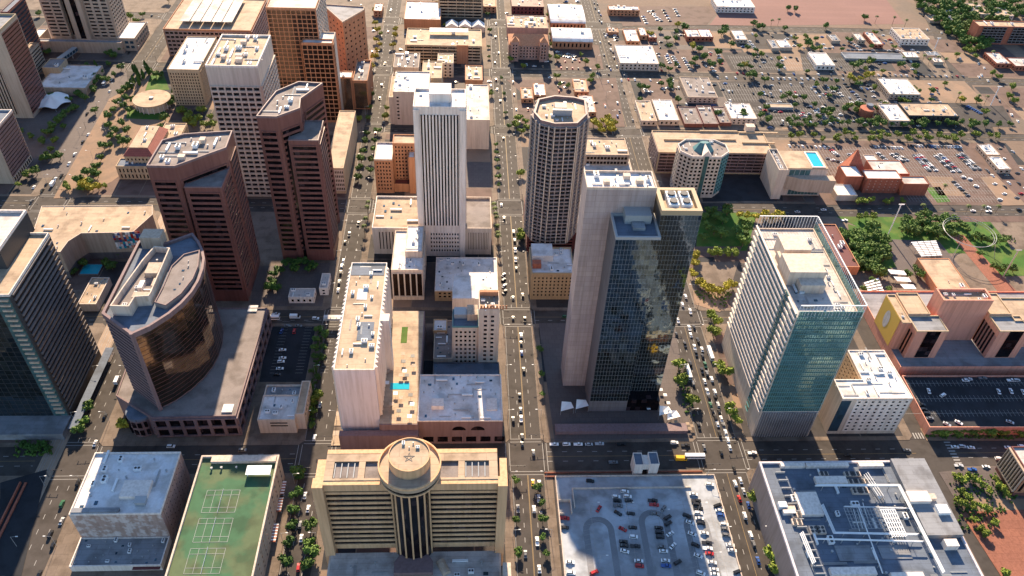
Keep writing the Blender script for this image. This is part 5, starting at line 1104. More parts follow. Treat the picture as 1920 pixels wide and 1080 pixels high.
# long garage, octagonal office, pool building, brick ensemble
H = 22; r = RR((1235, 283), (1452, 289), (1228, 244), H); b = Bld('long_garage', 'long tan parking garage with open dark floors behind the octagonal office', ((r[0]+r[2])/2, r[1]+20), 'parking garage'); P = b.block(rp(r), .15, H, 'tan wall', 'tan roof', 1.0, .5); b.grid(r, 2, H-1, 7, 3.3, .06, .5, 'black glass', 'mauve stone', 'SEW', .6)
for (xa, ya, xb, yb) in ((1245, 258, 1300, 262), (1340, 258, 1378, 262), (1392, 264, 1450, 268), (1312, 242, 1380, 246), (1385, 244, 1455, 249)): a = gp(xa, yb, H); c = gp(xb, ya, H); q = MB(); q.box(a.x, a.y, H-.85, c.x, a.y+1.2, H+.6); b.part('ramp_wall', q, 'tan wall')
a = gp(1398, 247, H); q = MB(); q.box(a.x, a.y, H-.9, a.x+8, a.y+6, H+5); b.part('stair_hut', q, 'cream wall'); b.done()
H = 41; oc = ccw(PP([(1273, 268), (1288, 261), (1346, 263), (1362, 271), (1373, 291), (1366, 293), (1296, 292), (1281, 284)], H))
x0_, x1_ = gp(1279, 290, H).x, gp(1370, 290, H).x; yb_ = gp(1330, 293, H).y; cc_ = 8; dd = 27
oc = [(x0_+cc_, yb_), (x1_-cc_, yb_), (x1_, yb_+cc_), (x1_, yb_+dd-cc_), (x1_-cc_, yb_+dd), (x0_+cc_, yb_+dd), (x0_, yb_+dd-cc_), (x0_, yb_+cc_)]
b = Bld('octagonal_office', 'cream eight sided office with teal glass pyramid skylight on its roof', ((x0_+x1_)/2, yb_+12), 'office building'); b.block(oc, .15, H, 'cream wall', 'gravel roof', 1.6, .6, trim='white wall')
for i in (0, 1, 2, 6, 7): a, c = oc[i], oc[(i+1) % 8]; L = math.hypot(a[0]-c[0], a[1]-c[1]); b.fac(a, c, 3, H-2, max(2, round(L/3.6)), 10, .42, .42, 'black glass', 'cream wall' if i != 1 else 'teal paint', .5)
q = MB(); q.box((x0_+x1_)/2-1.6, yb_-1.3, .2, (x0_+x1_)/2+1.6, yb_-.5, H); b.part('glass_strip', q, 'teal glass')
cx_, cy2 = (x0_+x1_)/2, yb_+dd/2; q = MB(); q.prism([(cx_+9*math.cos(rad(22+45*k)), cy2+8*math.sin(rad(22+45*k))) for k in range(8)], H-1.4, H+5, [(cx_+4*math.cos(rad(22+45*k)), cy2+2*math.sin(rad(22+45*k))) for k in range(8)]); b.part('glass_pyramid', q, 'teal paint')
q = MB(); q.v += [(cx_-4.5, yb_-.3, H-.5), (cx_+4.5, yb_-.3, H-.5), (cx_, yb_-.3, H+5), (cx_, cy2, H+5)]; q.f += [(0, 1, 2), (1, 3, 2), (0, 2, 3), (0, 3, 1)]; b.part('gable', q, 'white wall'); kit(b.e, inset(oc, 1.5), H-1.5, 5, 5, s=.7, avoid=[(cx_, cy2, 11)]); b.done()
H = 27.5; r = RR((1479, 325), (1580, 336), (1477, 283), H); r = (r[0], gp(1479, 325, H).y, gp(1580, 338, H).x, r[3]); b = Bld('pool_building', 'white angular building with a turquoise rooftop pool', ((r[0]+r[2])/2, r[1]+15), 'museum')
b.W('cream wall').box(r[0], r[1]+8, .15, r[2]-6, r[3], H-1); q = MB(); q.prism([(r[0], r[1]+8), (r[0]+14, r[1]+2), (r[2], r[1]), (r[2], r[1]+8)], 8, H-7); b.part('canopy', q, 'beige wall'); q = MB(); q.prism(rp((r[0]-.1, r[1]+7.9, r[2]-5.9, r[3]+.1)), H-.99, H); b.part('roof', q, 'tan roof')
a = gp(1527, 306, H); c = gp(1568, 333, H); q = MB(); q.prism([(r[0]+24, r[3]-3), (r[0]+24, r[1]+9.5), (r[0]+33, r[1]+9.5), (r[0]+33, r[3]-3)], H+.01, H+.3); b.part('swimming_pool', q, 'pool water'); q = MB(); q.ring(rp((r[0]+22.8, r[1]+8.5, r[0]+34.2, r[3]-2)), rp((r[0]+24, r[1]+9.6, r[0]+33, r[3]-3)), H+.01, H+.9); b.part('pool_coping', q, 'white wall')
b.fac((r[0]+8, r[1]+8), (r[2]-8, r[1]+8), 1, 8, 9, 1, .08, .05, 'teal glass', 'steel', .2); b.fac((r[0]+4, r[1]+8), (r[0]+22, r[1]+8), H-7, H-1.6, 4, 1, .08, .05, 'teal glass', 'steel', .2); b.block(rp((r[0]-8, r[1]+2, r[0]-.1, r[3])), .15, H+2, 'cream wall', 'gravel roof', 2); kit(b.e, rp((r[0]-7, r[1]+3, r[0]-1, r[3]-2)), b.top, 7, 5, ['air_conditioner'], .7); b.done()
H = 15; r = RR((1626, 334), (1693, 336), (1625, 318), H); b = Bld('red_brick_museum', 'red brick building group with a tall triangular hipped roof', ((r[0]+r[2])/2, r[1]+12), 'museum'); b.block(rp(r), .15, H, 'red brick', 'white roof', .8); b.grid(r, 2, H-1, 5, 3, .8, .8, 'cream wall', 'red brick', 'S', .15)
a = gp(1622, 322, 0); q = MB(); q.prism([(r[0]-14, r[3]+2), (r[0]+12, r[3]+2), (r[0]+12, r[3]+26), (r[0]-8, r[3]+26)], .15, 26, [(r[0]-2, r[3]+14), (r[0]-1, r[3]+14), (r[0]-1, r[3]+15), (r[0]-2, r[3]+15)]); b.part('hipped_roof', q, 'red brick')
r3 = RR((1694, 344), (1744, 346), (1694, 330), 12); b.block(rp((r3[0]+.2, r3[1], r3[2], r3[3])), .15, 12, 'red brick', 'sheet roof', .8); r3 = RR((1586, 330), (1620, 332), (1580, 310), 14); b.block(rp((r3[0], r3[1], r3[2], r3[3])), .15, 14, 'red brick', 'white roof', .8); r3 = RR((1570, 366), (1608, 366), (1572, 345), 6); b.block(rp(r3), .15, 6, 'cream wall', 'white roof', .6)
b.block(rp((r[0]+14, r[3]+.2, r[2]+14, r[3]+22)), .15, 11, 'red brick', 'sheet roof', .6); b.block(rp((r[0]+16, r[3]+24, r[2]-4, r[3]+34)), .15, 9, 'beige wall', 'white roof', .6); kit(b.e, rp((r[0]+15, r[3]+2, r[2]+12, r[3]+20)), b.top, 3, 3); b.done()
simple('maroon_house', 'maroon roofed building hidden behind the teal tower', (gp(1545, 440, 8).x, gp(1545, 500, 8).y, gp(1578, 440, 8).x, gp(1545, 420, 8).y), 8, 'orange brick', 'dark red', nk=2)

# small far buildings: roof corners in the view, height, wall, roof, label
FAR = [((1163, 118), (1236, 119), (1160, 84), 8.5, 'cream wall', 'white roof', 'big white roofed store on the right of the busy avenue'),
 ((1203, 226), (1232, 226), (1192, 188), 6, 'cream wall', 'tan roof', 'pale store with a red framed roof at the tram avenue'),
 ((1236, 225), (1274, 225), (1226, 186), 6, 'cream wall', 'white roof', 'white store crowded with vents right beside the red framed one'),
 ((1290, 182), (1346, 182), (1276, 144), 7, 'beige wall', 'gravel roof', 'square grey roofed shop dotted with vents below the second lot'),
 ((1372, 222), (1420, 222), (1362, 193), 7, 'cream wall', 'white roof', 'irregular white roofed shop among trees'),
 ((1284, 232), (1318, 232), (1278, 200), 4, 'brown stone', 'gravel roof', 'leftmost of three dark flat sheds beside the white store'),
 ((1320, 232), (1348, 232), (1312, 198), 4, 'brown stone', 'gravel roof', 'middle of three dark flat sheds beside the white store'),
 ((1350, 230), (1372, 230), (1342, 200), 4, 'brown stone', 'gravel roof', 'rightmost of three dark flat sheds beside the white store'),
 ((1668, 175), (1728, 178), (1646, 146), 7, 'beige wall', 'white roof', 'large white roofed store in front of the sandy lot'),
 ((1672, 230), (1704, 222), (1625, 194), 7, 'beige wall', 'white roof', 'white roofed gallery with a red cylinder at its left'),
 ((1706, 218), (1798, 216), (1688, 192), 7, 'dark steel', 'tan roof', 'long tan roofed workshop with dark blue front'),
 ((1175, 77), (1200, 77), (1170, 54), 5, 'orange brick', 'white roof', 'twin ridged white workshop near the busy avenue'),
 ((1201, 66), (1214, 66), (1197, 52), 6, 'orange brick', 'white roof', 'small white capped brick house left of the driveway'),
 ((1217, 70), (1232, 70), (1215, 62), 5, 'red brick', 'sheet roof', 'small red gridded shed by the driveway'),
 ((1290, 72), (1314, 66), (1280, 54), 6, 'red brick', 'sheet roof', 'angular white and grey roofed house by the yellow tree'),
 ((1314, 69), (1338, 69), (1305, 54), 6, 'red brick', 'white roof', 'ribbed white roofed workshop beside the angular house'),
 ((1380, 74), (1402, 74), (1372, 56), 5, 'beige wall', 'white roof', 'small square white roofed shop facing the brown field'),
 ((1345, 12), (1416, 13), (1340, -6), 8, 'white wall', 'white roof', 'white two storey building on the field edge at the top'),
 ((1142, 17), (1200, 20), (1140, 10), 8, 'orange brick', 'white roof', 'cream edged court building at the top right of the avenue'),
 ((1448, 90), (1462, 90), (1443, 74), 4, 'beige wall', 'grey roof', 'tiny grey shed left of the dirt yard'),
 ((1463, 89), (1486, 89), (1458, 74), 4, 'beige wall', 'white roof', 'small white roofed cottage left of the dirt yard'),
 ((1532, 122), (1566, 122), (1518, 98), 6, 'white wall', 'white roof', 'white curved fronted shop in the middle of the lots'),
 ((1560, 76), (1576, 76), (1556, 64), 4, 'beige wall', 'grey roof', 'grey hipped cottage near the brown field'),
 ((1608, 74), (1624, 76), (1600, 62), 5, 'beige wall', 'sheet roof', 'pale blue roofed cottage near the brown field'),
 ((1640, 84), (1656, 82), (1622, 60), 5, 'red brick', 'sheet roof', 'long narrow pale roofed house with red end wall'),
 ((1692, 74), (1742, 72), (1684, 52), 8, 'white wall', 'tan roof', 'tan two storey flats around a yellow court'),
 ((1588, 112), (1696, 108), (1585, 98), 3, 'steel', 'blue roof', 'long dark carport with parked cars below the cottages'),
 ((1700, 108), (1724, 106), (1690, 96), 4, 'beige wall', 'white roof', 'small white roofed shed at the end of the carport'),
 ((1740, 104), (1765, 104), (1733, 96), 4, 'beige wall', 'blue roof', 'pair of narrow slate roofed sheds near the slanting avenue'),
 ((1752, 116), (1770, 116), (1746, 108), 4, 'beige wall', 'white roof', 'pale low shed near the slanting avenue'),
 ((1440, 200), (1488, 202), (1436, 193), 3, 'steel', 'tan roof', 'long cream carport at the edge of the far lot'),
 ((1850, 290), (1876, 290), (1830, 270), 5, 'beige wall', 'white roof', 'upper pale shed right of the full car lot'),
 ((1872, 316), (1898, 318), (1850, 293), 5, 'beige wall', 'white roof', 'lower pale shed right of the full car lot'),
 ((1780, 40), (1806, 36), (1770, 18), 6, 'beige wall', 'grey roof', 'grey roofed house among trees left of the apartments'),
 ((1828, 22), (1862, 30), (1826, 6), 8, 'cream wall', 'tan roof', 'cream apartment court near the top right corner'),
 ((1870, 30), (1900, 28), (1862, 14), 8, 'cream wall', 'tan roof', 'second cream apartment wing near the top right corner'),
 ((1745, 38), (1764, 38), (1738, 28), 4, 'beige wall', 'tan roof', 'small tan roofed house in the top right trees'),
 ((1866, 116), (1900, 122), (1860, 98), 6, 'red brick', 'sheet roof', 'red house with pale metal roof below the long apartments'),
 ((1905, 124), (1940, 124), (1900, 108), 6, 'red brick', 'sheet roof', 'second pale metal roof at the right edge below the apartments'),
 ((1140, 60), (1160, 60), (1136, 52), 4, 'orange brick', 'tan roof', 'low tan house at the left end of the workshops'),
 ((1034, 130), (1036, 130), (1034, 128), 2, 'tan wall', 'tan roof', ''),
 ((978, 185), (1000, 185), (974, 164), 5, 'orange brick', 'tan roof', 'low tan roofed shop behind the apartment tower to its left'),
 ((1002, 178), (1024, 178), (996, 156), 6, 'orange brick', 'white roof', 'low white roofed shop directly behind the apartment tower'),
 ((1078, 172), (1104, 172), (1072, 148), 5, 'orange brick', 'tan roof', 'low pale shop right behind the apartment tower'),
 ((1090, 210), (1118, 210), (1084, 178), 5, 'orange brick', 'sheet roof', 'second pale shop right of the apartment tower top'),
 ((700, 20), (716, 20), (700, 6), 8, 'orange brick', 'white roof', 'white capped block at the top of the second street'),
 ((905, 12), (930, 12), (905, -10), 8, 'orange brick', 'tan roof', 'tan block at the top left of the centre street'),
 ((960, 12), (1020, 12), (958, -12), 10, 'dark red', 'dark red', 'dark red shaded hall at the top right of the centre street'),
 ((820, 118), (850, 118), (822, 100), 16, 'cream wall', 'tan roof', 'tan slab topped block among the plant roofs'),
 ((540, 557), (588, 557), (542, 540), 6, 'white wall', 'sheet roof', 'pale angular roofed kiosk on the dark plaza below the brown towers'),
 ((598, 540), (614, 540), (597, 512), 7, 'white wall', 'sheet roof', 'upright white kiosk at the corner of the dark plaza'),
 ((283, 462), (310, 462), (285, 436), 9, 'beige wall', 'cream wall', '')]
for i, (fl, fr, bk, h, wl, rf, lb) in enumerate(FAR):
    if not lb: continue
    rr_ = RR(fl, fr, bk, h); g = dict(sx=4.5, sz=3.4, mu=.6, mv=.5, glass='black glass', dep=.15, m=.8) if h >= 5 else None
    simple(('workshop', 'store', 'house')[i % 3] if h < 9 else 'block_building', lb, rr_, h, wl, rf, g, par=.6, nk=(0 if h < 4 else 4 if (rr_[2]-rr_[0]) < 25 else 9), seed=i, limit=24, ks=.75)
# long apartments at the upper right
H = 22; r = RR((1838, 50), (1960, 50), (1832, 38), H); b = Bld('brick_apartments', 'long brick and balcony apartment block at the upper right edge', ((r[0]+r[2])/2, r[1]+8), 'apartment block'); P = b.block(rp(r), .15, H, 'red brick', 'tan roof', 1); b.fac((r[0]+6, r[1]), (r[0]+34, r[1]), 2, H-1, 6, 6, .12, .35, 'black glass', 'grey stone', .9); b.fac((r[0]+42, r[1]), (r[2], r[1]), 2, H-1, 8, 6, .12, .35, 'black glass', 'grey stone', .9); kit(b.e, P, b.top, 3, 3); b.done()
# gallery cylinder
a = gp(1622, 216, 0); t_ = thing('red_cylinder', 'red cylinder with a grey cap beside the white gallery', 'tower', (a.x, a.y, .15)); q = MB(); q.cyl(a.x, a.y, .15, 8, 7, 24); q.obj('drum', 'red brick', t_); q = MB(); q.cyl(a.x+3, a.y+3, 8.01, 10.5, 3.2, 20); q.obj('cap', 'blue roof', t_)

# ================================================================ park pieces
def pergola(px, z, lb, n=9, m_=4, mat_='white metal', name='pergola'):
    P = [Vector(gp(x, y, z)) for x, y in px]; c = sum(P, Vector())/4; t_ = thing(name, lb, 'shade structure', (c.x, c.y, .2))
    def at(u, v): return P[0].lerp(P[1], u).lerp(P[3].lerp(P[2], u), v)
    for i in range(n):
        u0, u1 = i/n, (i+.62)/n
        for j in range(m_): q = MB(); v0, v1 = j/m_, (j+.9)/m_; A = [at(u0, v0), at(u1, v0), at(u1, v1), at(u0, v1)]; q.prism(ccw([(p.x, p.y) for p in A]), z, z+.15); q.obj('panel', mat_, t_)
    for u, v in ((0, 0), (1, 0), (1, 1), (0, 1), (.5, 0), (.5, 1)): p = at(u, v); q = MB(); q.box(p.x-.15, p.y-.15, .2, p.x+.15, p.y+.15, z-.01); q.obj('post', 'steel', t_)
pergola([(1708, 454), (1728, 482), (1768, 480), (1756, 451)], 5, 'slatted white shade roof above the middle of the park')
pergola([(1722, 492), (1758, 548), (1785, 548), (1744, 490)], 5, 'narrow slatted shade roof along the left of the tan park hall', 12, 2)
pergola([(1663, 505), (1700, 547), (1722, 547), (1695, 508)], 5, 'fan shaped slatted shade roof left of the park hall', 3, 9)
pergola([(1620, 530), (1632, 556), (1662, 554), (1648, 521)], 5, 'small slatted shade roof behind the pink complex', 6, 3)
a = RR((1768, 556), (1840, 556), (1740, 484), 7); simple('park_hall', 'tan roofed hall in the park between two slatted shade roofs', (a[0], a[1], a[2]-4, a[3]), 7, 'orange brick', 'tan roof', nk=1, par=.5)
c0 = gp(1818, 434, 14); t_ = thing('ring_sculpture', 'large thin white ring hovering over the park lawn', 'sculpture', (c0.x, c0.y, .2)); R0 = gp(1863, 434, 14).x-c0.x; q = MB(); n = 48
for rr2, z0 in ((1.0, 14), (.94, 12.8)):
    for k in range(n): a1, a2 = 2*math.pi*k/n, 2*math.pi*(k+1)/n; q.tube((c0.x+R0*rr2*math.cos(a1), c0.y+R0*rr2*math.sin(a1), z0), (c0.x+R0*rr2*math.cos(a2), c0.y+R0*rr2*math.sin(a2), z0), .17, 5)
q.obj('ring', 'steel', t_)
for k in range(4): an = rad(45+90*k); q = MB(); q.tube((c0.x+R0*math.cos(an), c0.y+R0*math.sin(an), 14), (c0.x+R0*1.25*math.cos(an), c0.y+R0*1.25*math.sin(an), .2), .2, 5); q.obj('mast', 'steel', t_)
def mast(px, top, lb, name='light_mast', cat='light mast', m='white metal'):
    a = gp(*px, 0); h = hmatch(px, 0, top[1]); t_ = thing(name, lb, cat, (a.x, a.y, .15)); q = MB(); q.tube((a.x, a.y, .2), (a.x, a.y, h), .42, 8); q.obj('pole', m, t_); q = MB(); q.box(a.x-2, a.y-.3, h, a.x+2.6, a.y+.3, h+.7); q.obj('lamp_head', m, t_)
mast((1665, 440), (1672, 384), 'tall white light mast beside the dark park trees'); mast((1857, 198), (1874, 163), 'tall white light mast at the slanting avenue near the blue cars'); mast((1752, 92), (1759, 72), 'tall white light mast beside the orange yard'); mast((1880, 520), (1925, 470), 'tall dark light mast at the lower right of the lawn', m='steel')
# cafe tables with umbrellas on the small plazas
for i, (px_, py_) in enumerate(((1255, 800), (1263, 802), (1272, 800), (1280, 803), (1288, 799), (1296, 803), (1260, 809), (1270, 808), (1283, 810), (1292, 808), (1266, 795), (1205, 762), (1215, 770), (1208, 748), (1246, 745), (1252, 760), (1238, 735))):
    a = gp(px_, py_, 0); t_ = thing('patio_table', '', 'table', (a.x, a.y, .22), 'patio tables on the plaza by the stone tower'); t_['label'] = 'small patio table with square shade on the dark plaza by the stone tower'
    q = MB(); q.box(a.x-1.1, a.y-1.1, 2.4, a.x+1.1, a.y+1.1, 2.5); q.obj('umbrella', 'tan roof' if i < 11 else 'canvas white', t_); q = MB(); q.tube((a.x, a.y, .22), (a.x, a.y, 2.4), .06, 5); q.obj('pole', 'steel', t_)
t_ = thing('street_bridge', 'white walkway bridging the cross street left of the white hotel', 'footbridge', (-90, 404, .15)); a = gp(606, 598, 6); c = gp(640, 593, 6); q = MB(); q.box(a.x, a.y, 4.4, c.x, a.y+4, 6); q.obj('deck', 'white roof', t_)
for x in (a.x+1, c.x-1.5): q = MB(); q.box(x, a.y+1, .15, x+.5, a.y+1.5, 4.4); q.obj('pier', 'cream wall', t_)
# ================================================================ trees
ORD = ['first', 'second', 'third', 'fourth', 'fifth', 'sixth', 'seventh', 'eighth', 'ninth', 'tenth', 'eleventh', 'twelfth', 'thirteenth', 'fourteenth', 'fifteenth', 'sixteenth', 'seventeenth', 'eighteenth', 'nineteenth']
def ordn(i):
    if i < 19: return ORD[i]
    t_ = ['twentieth', 'thirtieth', 'fortieth', 'fiftieth', 'sixtieth'][(i+1)//10-2]; o = (i+1) % 10
    return t_ if o == 0 else t_[:-4].replace('twentie', 'twenty')+('y-' if not t_.startswith('x') else '')+ORD[o-1] if 0 else (['twenty', 'thirty', 'forty', 'fifty', 'sixty'][(i+1)//10-2]+('-'+ORD[o-1]))
def short(t_):
    if len(t_.replace('-', ' ').split()) > 16: t_ = t_.replace(' such from', ' from')
    if len(t_.replace('-', ' ').split()) > 16: t_ = t_.replace(' from the ', ' from ')
    return t_
def crown_mesh(name, leaf, seed, n=300, flat=.75, loose=.0):
    rn = random.Random(seed); b = MB(); lobes = [(Vector((0, 0, .55)), .62)]
    for k in range(8): an = rn.uniform(0, 6.28); d = rn.uniform(.35, .62); lobes.append((Vector((d*math.cos(an), d*math.sin(an), rn.uniform(.3, .85))), rn.uniform(.28, .45)))
    for k in range(n):
        c, r_ = lobes[k % len(lobes)]; d = Vector((rn.gauss(0, 1), rn.gauss(0, 1), rn.gauss(.25, .9))).normalized(); p = c+Vector((d.x, d.y, d.z*flat))*r_*rn.uniform(.72, 1.08+loose)
        nn = (d+Vector((rn.gauss(0, .5), rn.gauss(0, .5), rn.gauss(0, .5)))).normalized(); a = nn.orthogonal().normalized(); q = nn.cross(a); s = rn.uniform(.09, .17); t_ = rn.uniform(0, 3); a, q = a*math.cos(t_)+q*math.sin(t_), q*math.cos(t_)-a*math.sin(t_)
        b.quad(tuple(p+a*s), tuple(p+q*s*.8), tuple(p-a*s*1.1), tuple(p-q*s*.7))
    for c, r_ in lobes:
        m_ = 6; i = len(b.v)
        for j in range(1, 4):
            for k in range(m_): th, ph = math.pi*j/4, 2*math.pi*k/m_; b.v.append((c.x+r_*.66*math.sin(th)*math.cos(ph), c.y+r_*.66*math.sin(th)*math.sin(ph), c.z+r_*.6*math.cos(th)*flat))
        for j in range(2):
            for k in range(m_): b.f.append((i+j*m_+k, i+(j+1)*m_+k, i+(j+1)*m_+(k+1) % m_, i+j*m_+(k+1) % m_))
        b.f.append(tuple(range(i, i+m_))); b.f.append(tuple(range(i+3*m_-1, i+2*m_-1, -1)))
    return b.mesh(name, leaf)
CR = {lf: [crown_mesh('crown', 'leaf '+lf, s) for s in range(4)] for lf in ('green', 'dark', 'lime', 'yellow')}
b = MB(); b.cyl(0, 0, 0, .5, .07, 6, .05)
for k in range(4): an = k*1.6; b.tube((0, 0, .3), (.4*math.cos(an), .4*math.sin(an), .65), .03, 4)
TRUNK = b.mesh('trunk', 'bark')
def palm_mesh():
    b = MB(); rn = random.Random(4)
    for k in range(18):
        an = 2*math.pi*k/18+rn.uniform(-.15, .15); u = Vector((math.cos(an), math.sin(an), 0)); s = Vector((-u.y, u.x, 0)); up = rn.uniform(.1, .6); pr = Vector((0, 0, 0)); i = len(b.v)
        for j in range(5): t_ = j/4; p = u*t_*1.0+Vector((0, 0, up*t_-1.0*t_*t_)); w_ = .15*math.sin(math.pi*(.15+.8*t_)); b.v += [tuple(p-s*w_-Vector((0, 0, .04))), tuple(p), tuple(p+s*w_-Vector((0, 0, .04)))]
        for j in range(4): a = i+3*j; b.f += [(a, a+1, a+4, a+3), (a+1, a+2, a+5, a+4)]
    return b.mesh('crown', 'leaf palm')
PALM = palm_mesh(); b = MB(); b.cyl(0, 0, 0, 1, .022, 6, .015); PTR = b.mesh('trunk', 'bark')
def cyp_mesh():
    b = MB(); rn = random.Random(9)
    for k in range(220):
        z = rn.uniform(.04, 1); r_ = .16*math.sin(math.pi*(.12+.86*z))+.01; an = rn.uniform(0, 6.28); p = Vector((r_*math.cos(an), r_*math.sin(an), z)); nn = Vector((math.cos(an), math.sin(an), rn.uniform(-.3, .5))); a = nn.orthogonal().normalized(); q = nn.cross(a).normalized(); s = .05
        b.quad(tuple(p+a*s), tuple(p+q*s), tuple(p-a*s), tuple(p-q*s))
    b.cyl(0, 0, .05, .5, .1, 8, .12); b.cyl(0, 0, .5, .95, .12, 8, .02); return b.mesh('crown', 'leaf dark')
CYP = cyp_mesh(); TREES = []
def trees(where, pts, r=4.5, leaf='green', kind='tree', side='left', z=.2, grp=None, desc=None):
    TREES.append((where, [(gp(x, y, z), x, y) for x, y in pts], r, leaf, kind, side, grp, desc))
def scatter(poly, n, seed=0, gap=9):
    rn = random.Random(seed); xs = [p[0] for p in poly]; ys = [p[1] for p in poly]; out = []
    for _ in range(n*40):
        x, y = rn.uniform(min(xs), max(xs)), rn.uniform(min(ys), max(ys))
        if inside(poly, x, y) and all((x-a)**2+((y-b_)*1.5)**2 > gap*gap for a, b_ in out): out.append((round(x, 1), round(y, 1)))
        if len(out) >= n: break
    return out
trees('in the convention hall court', [(155, 470), (170, 464), (184, 472), (150, 486), (158, 500), (135, 496), (203, 500), (212, 506), (222, 462), (235, 470), (228, 480), (182, 535), (215, 455), (140, 515)], 4.5)
trees('along the rail street below the glass tower', [(170, 770), (160, 796), (150, 812)], 4, side='bottom', leaf='green')
trees('at the corner of the curved tower', [(237, 803)], 5.5, leaf='yellow')
trees('in the shaded planter at the lower left', [(45, 838), (58, 843), (70, 847), (85, 836), (92, 848)], 3, leaf='dark')
trees('on the street left of the tan hotel', [(562, 900), (557, 932), (552, 962), (549, 990), (543, 1024), (538, 1058)], 4.2, leaf='dark', side='bottom')
trees('on the sunny kerb beside the tan hotel', [(583, 994), (581, 1022), (578, 1064), (586, 1040), (560, 890)], 4.6, side='bottom')
trees('in the hedge by the shaded lot', [(598, 622), (594, 640), (591, 656), (590, 672), (588, 700), (597, 712), (596, 745), (590, 760), (586, 775), (585, 802), (611, 632), (608, 655), (606, 675)], 3.4, side='bottom')
trees('large tree beside the small white building', [(595, 752)], 6, leaf='lime', side='bottom')
trees('on the kerb of the centre street', [(1012, 660), (1015, 705), (1016, 742), (1008, 918), (1016, 946), (1017, 978), (1018, 1010), (1023, 1042), (968, 978), (967, 905), (972, 1040)], 3, side='bottom', leaf='green')
trees('row of cypress beside the upper left avenue', [(252, 136), (258, 142), (263, 150), (270, 148), (280, 140), (252, 158), (248, 166), (262, 160), (181, 128), (186, 136), (275, 132)], 11, kind='cypress_tree')
trees('on the upper left avenue plaza', [(205, 125), (184, 152), (178, 160), (172, 170), (166, 150), (178, 175), (160, 190), (135, 210), (142, 206), (128, 215), (240, 60), (257, 45), (220, 85), (225, 90), (200, 82), (75, 30), (150, 178), (190, 140), (215, 108), (228, 98), (250, 70), (268, 32), (112, 232), (100, 245), (90, 255), (120, 225)], 4.8, leaf='green')
trees('by the red tiled courthouse', [(204, 240), (230, 236), (238, 190), (232, 203), (243, 212), (228, 180), (325, 190), (320, 200), (345, 215), (210, 262), (218, 252), (196, 280), (190, 300), (182, 318), (176, 332), (205, 225), (214, 212), (222, 198), (238, 172), (246, 165), (300, 205), (312, 198), (328, 178), (150, 345), (165, 330)], 5)
trees('in the garden left of the beige office', [(340, 215), (356, 222), (370, 232), (385, 240), (395, 225), (380, 214), (400, 240), (362, 240), (352, 232)], 5.4, leaf='lime')
trees('in front of the tan stone hall', [(156, 356), (165, 358), (175, 359), (186, 357), (160, 350)], 5, leaf='yellow')
trees('at the foot of the ribbed brown block', [(62, 324), (52, 334), (80, 302), (98, 284), (105, 268), (90, 294), (36, 350), (130, 358), (126, 352), (180, 322), (198, 352)], 3.6, leaf='lime')
trees('lining the left side of the second avenue', [(672, 338), (674, 320), (678, 303), (681, 288), (685, 270), (688, 255), (690, 226), (694, 205), (697, 182)], 4.2, side='bottom')
trees('lining the right side of the second avenue', [(694, 325), (697, 305), (700, 285), (702, 268), (708, 250)], 4.2, side='bottom')
trees('golden tree at the second avenue top', [(705, 25), (704, 48), (708, 62), (706, 80), (708, 100), (703, 112), (699, 130), (740, 72), (737, 90), (742, 60), (712, 88)], 4.5, leaf='yellow', side='bottom')
trees('by the white tower podium corner', [(690, 405), (687, 425), (684, 440), (692, 395)], 9, kind='palm_tree', side='bottom')
trees('beside the white tower podium', [(928, 406), (929, 416), (931, 428), (932, 440), (933, 452), (934, 462), (926, 398)], 10, kind='palm_tree', side='bottom')
trees('in the upper centre street planter', [(930, 275), (931, 290), (932, 305), (933, 320), (934, 335), (935, 350), (916, 90), (918, 60), (914, 30), (917, 110), (945, 180), (948, 215), (955, 240), (940, 150)], 3, leaf='green', side='bottom')
trees('left of the apartment tower', [(972, 228), (985, 232), (968, 240), (990, 245), (978, 252), (975, 330), (978, 440), (978, 450)], 5, leaf='lime')
trees('right of the apartment tower', [(1112, 236), (1122, 242), (1132, 233), (1142, 240), (1152, 236), (1128, 250), (1146, 250), (1140, 230)], 5.2, leaf='yellow')
trees('in the park left of teal tower', [(1318, 412), (1330, 404), (1342, 412), (1354, 420), (1325, 430), (1338, 440), (1352, 446), (1318, 450), (1362, 404), (1390, 450), (1398, 436), (1392, 462), (1380, 440)], 6, leaf='green')
trees('yellow tree beyond the teal tower', [(1385, 408), (1400, 410), (1415, 412), (1432, 410), (1448, 412), (1460, 410)], 5, leaf='yellow')
trees('on the middle path left of the teal tower', [(1332, 480), (1345, 480), (1362, 480), (1376, 482)], 4.6, leaf='lime')
trees('around the garden by the stone tower', [(1303, 486), (1300, 500), (1298, 520), (1308, 535), (1318, 542), (1330, 550), (1345, 552), (1360, 545), (1372, 540)], 5, leaf='yellow')
trees('at the foot of the teal tower', [(1340, 610), (1336, 628), (1332, 598), (1346, 692), (1356, 705), (1368, 778), (1378, 792), (1444, 1048), (1450, 1070), (1414, 938), (1272, 690), (1276, 722), (1298, 756)], 5.4, leaf='lime', side='bottom')
trees('in the dense green grove of the park', scatter([(1572, 435), (1645, 425), (1660, 470), (1656, 525), (1605, 510), (1585, 470)], 34, 5, 11), 5.6, leaf='green')
trees('in the park below the brick museum', scatter([(1690, 405), (1790, 412), (1785, 450), (1690, 440)], 22, 6, 11), 5.4, leaf='green')
trees('beside the ring sculpture and hall', [(1838, 452), (1850, 456), (1862, 458), (1874, 456), (1884, 452), (1828, 450), (1806, 428), (1812, 436), (1800, 424), (1862, 505), (1872, 510), (1884, 508), (1898, 510), (1835, 480), (1715, 512), (1724, 522), (1700, 518), (1665, 548), (1635, 532), (1650, 520), (1640, 565), (1620, 548)], 4.2, leaf='green')
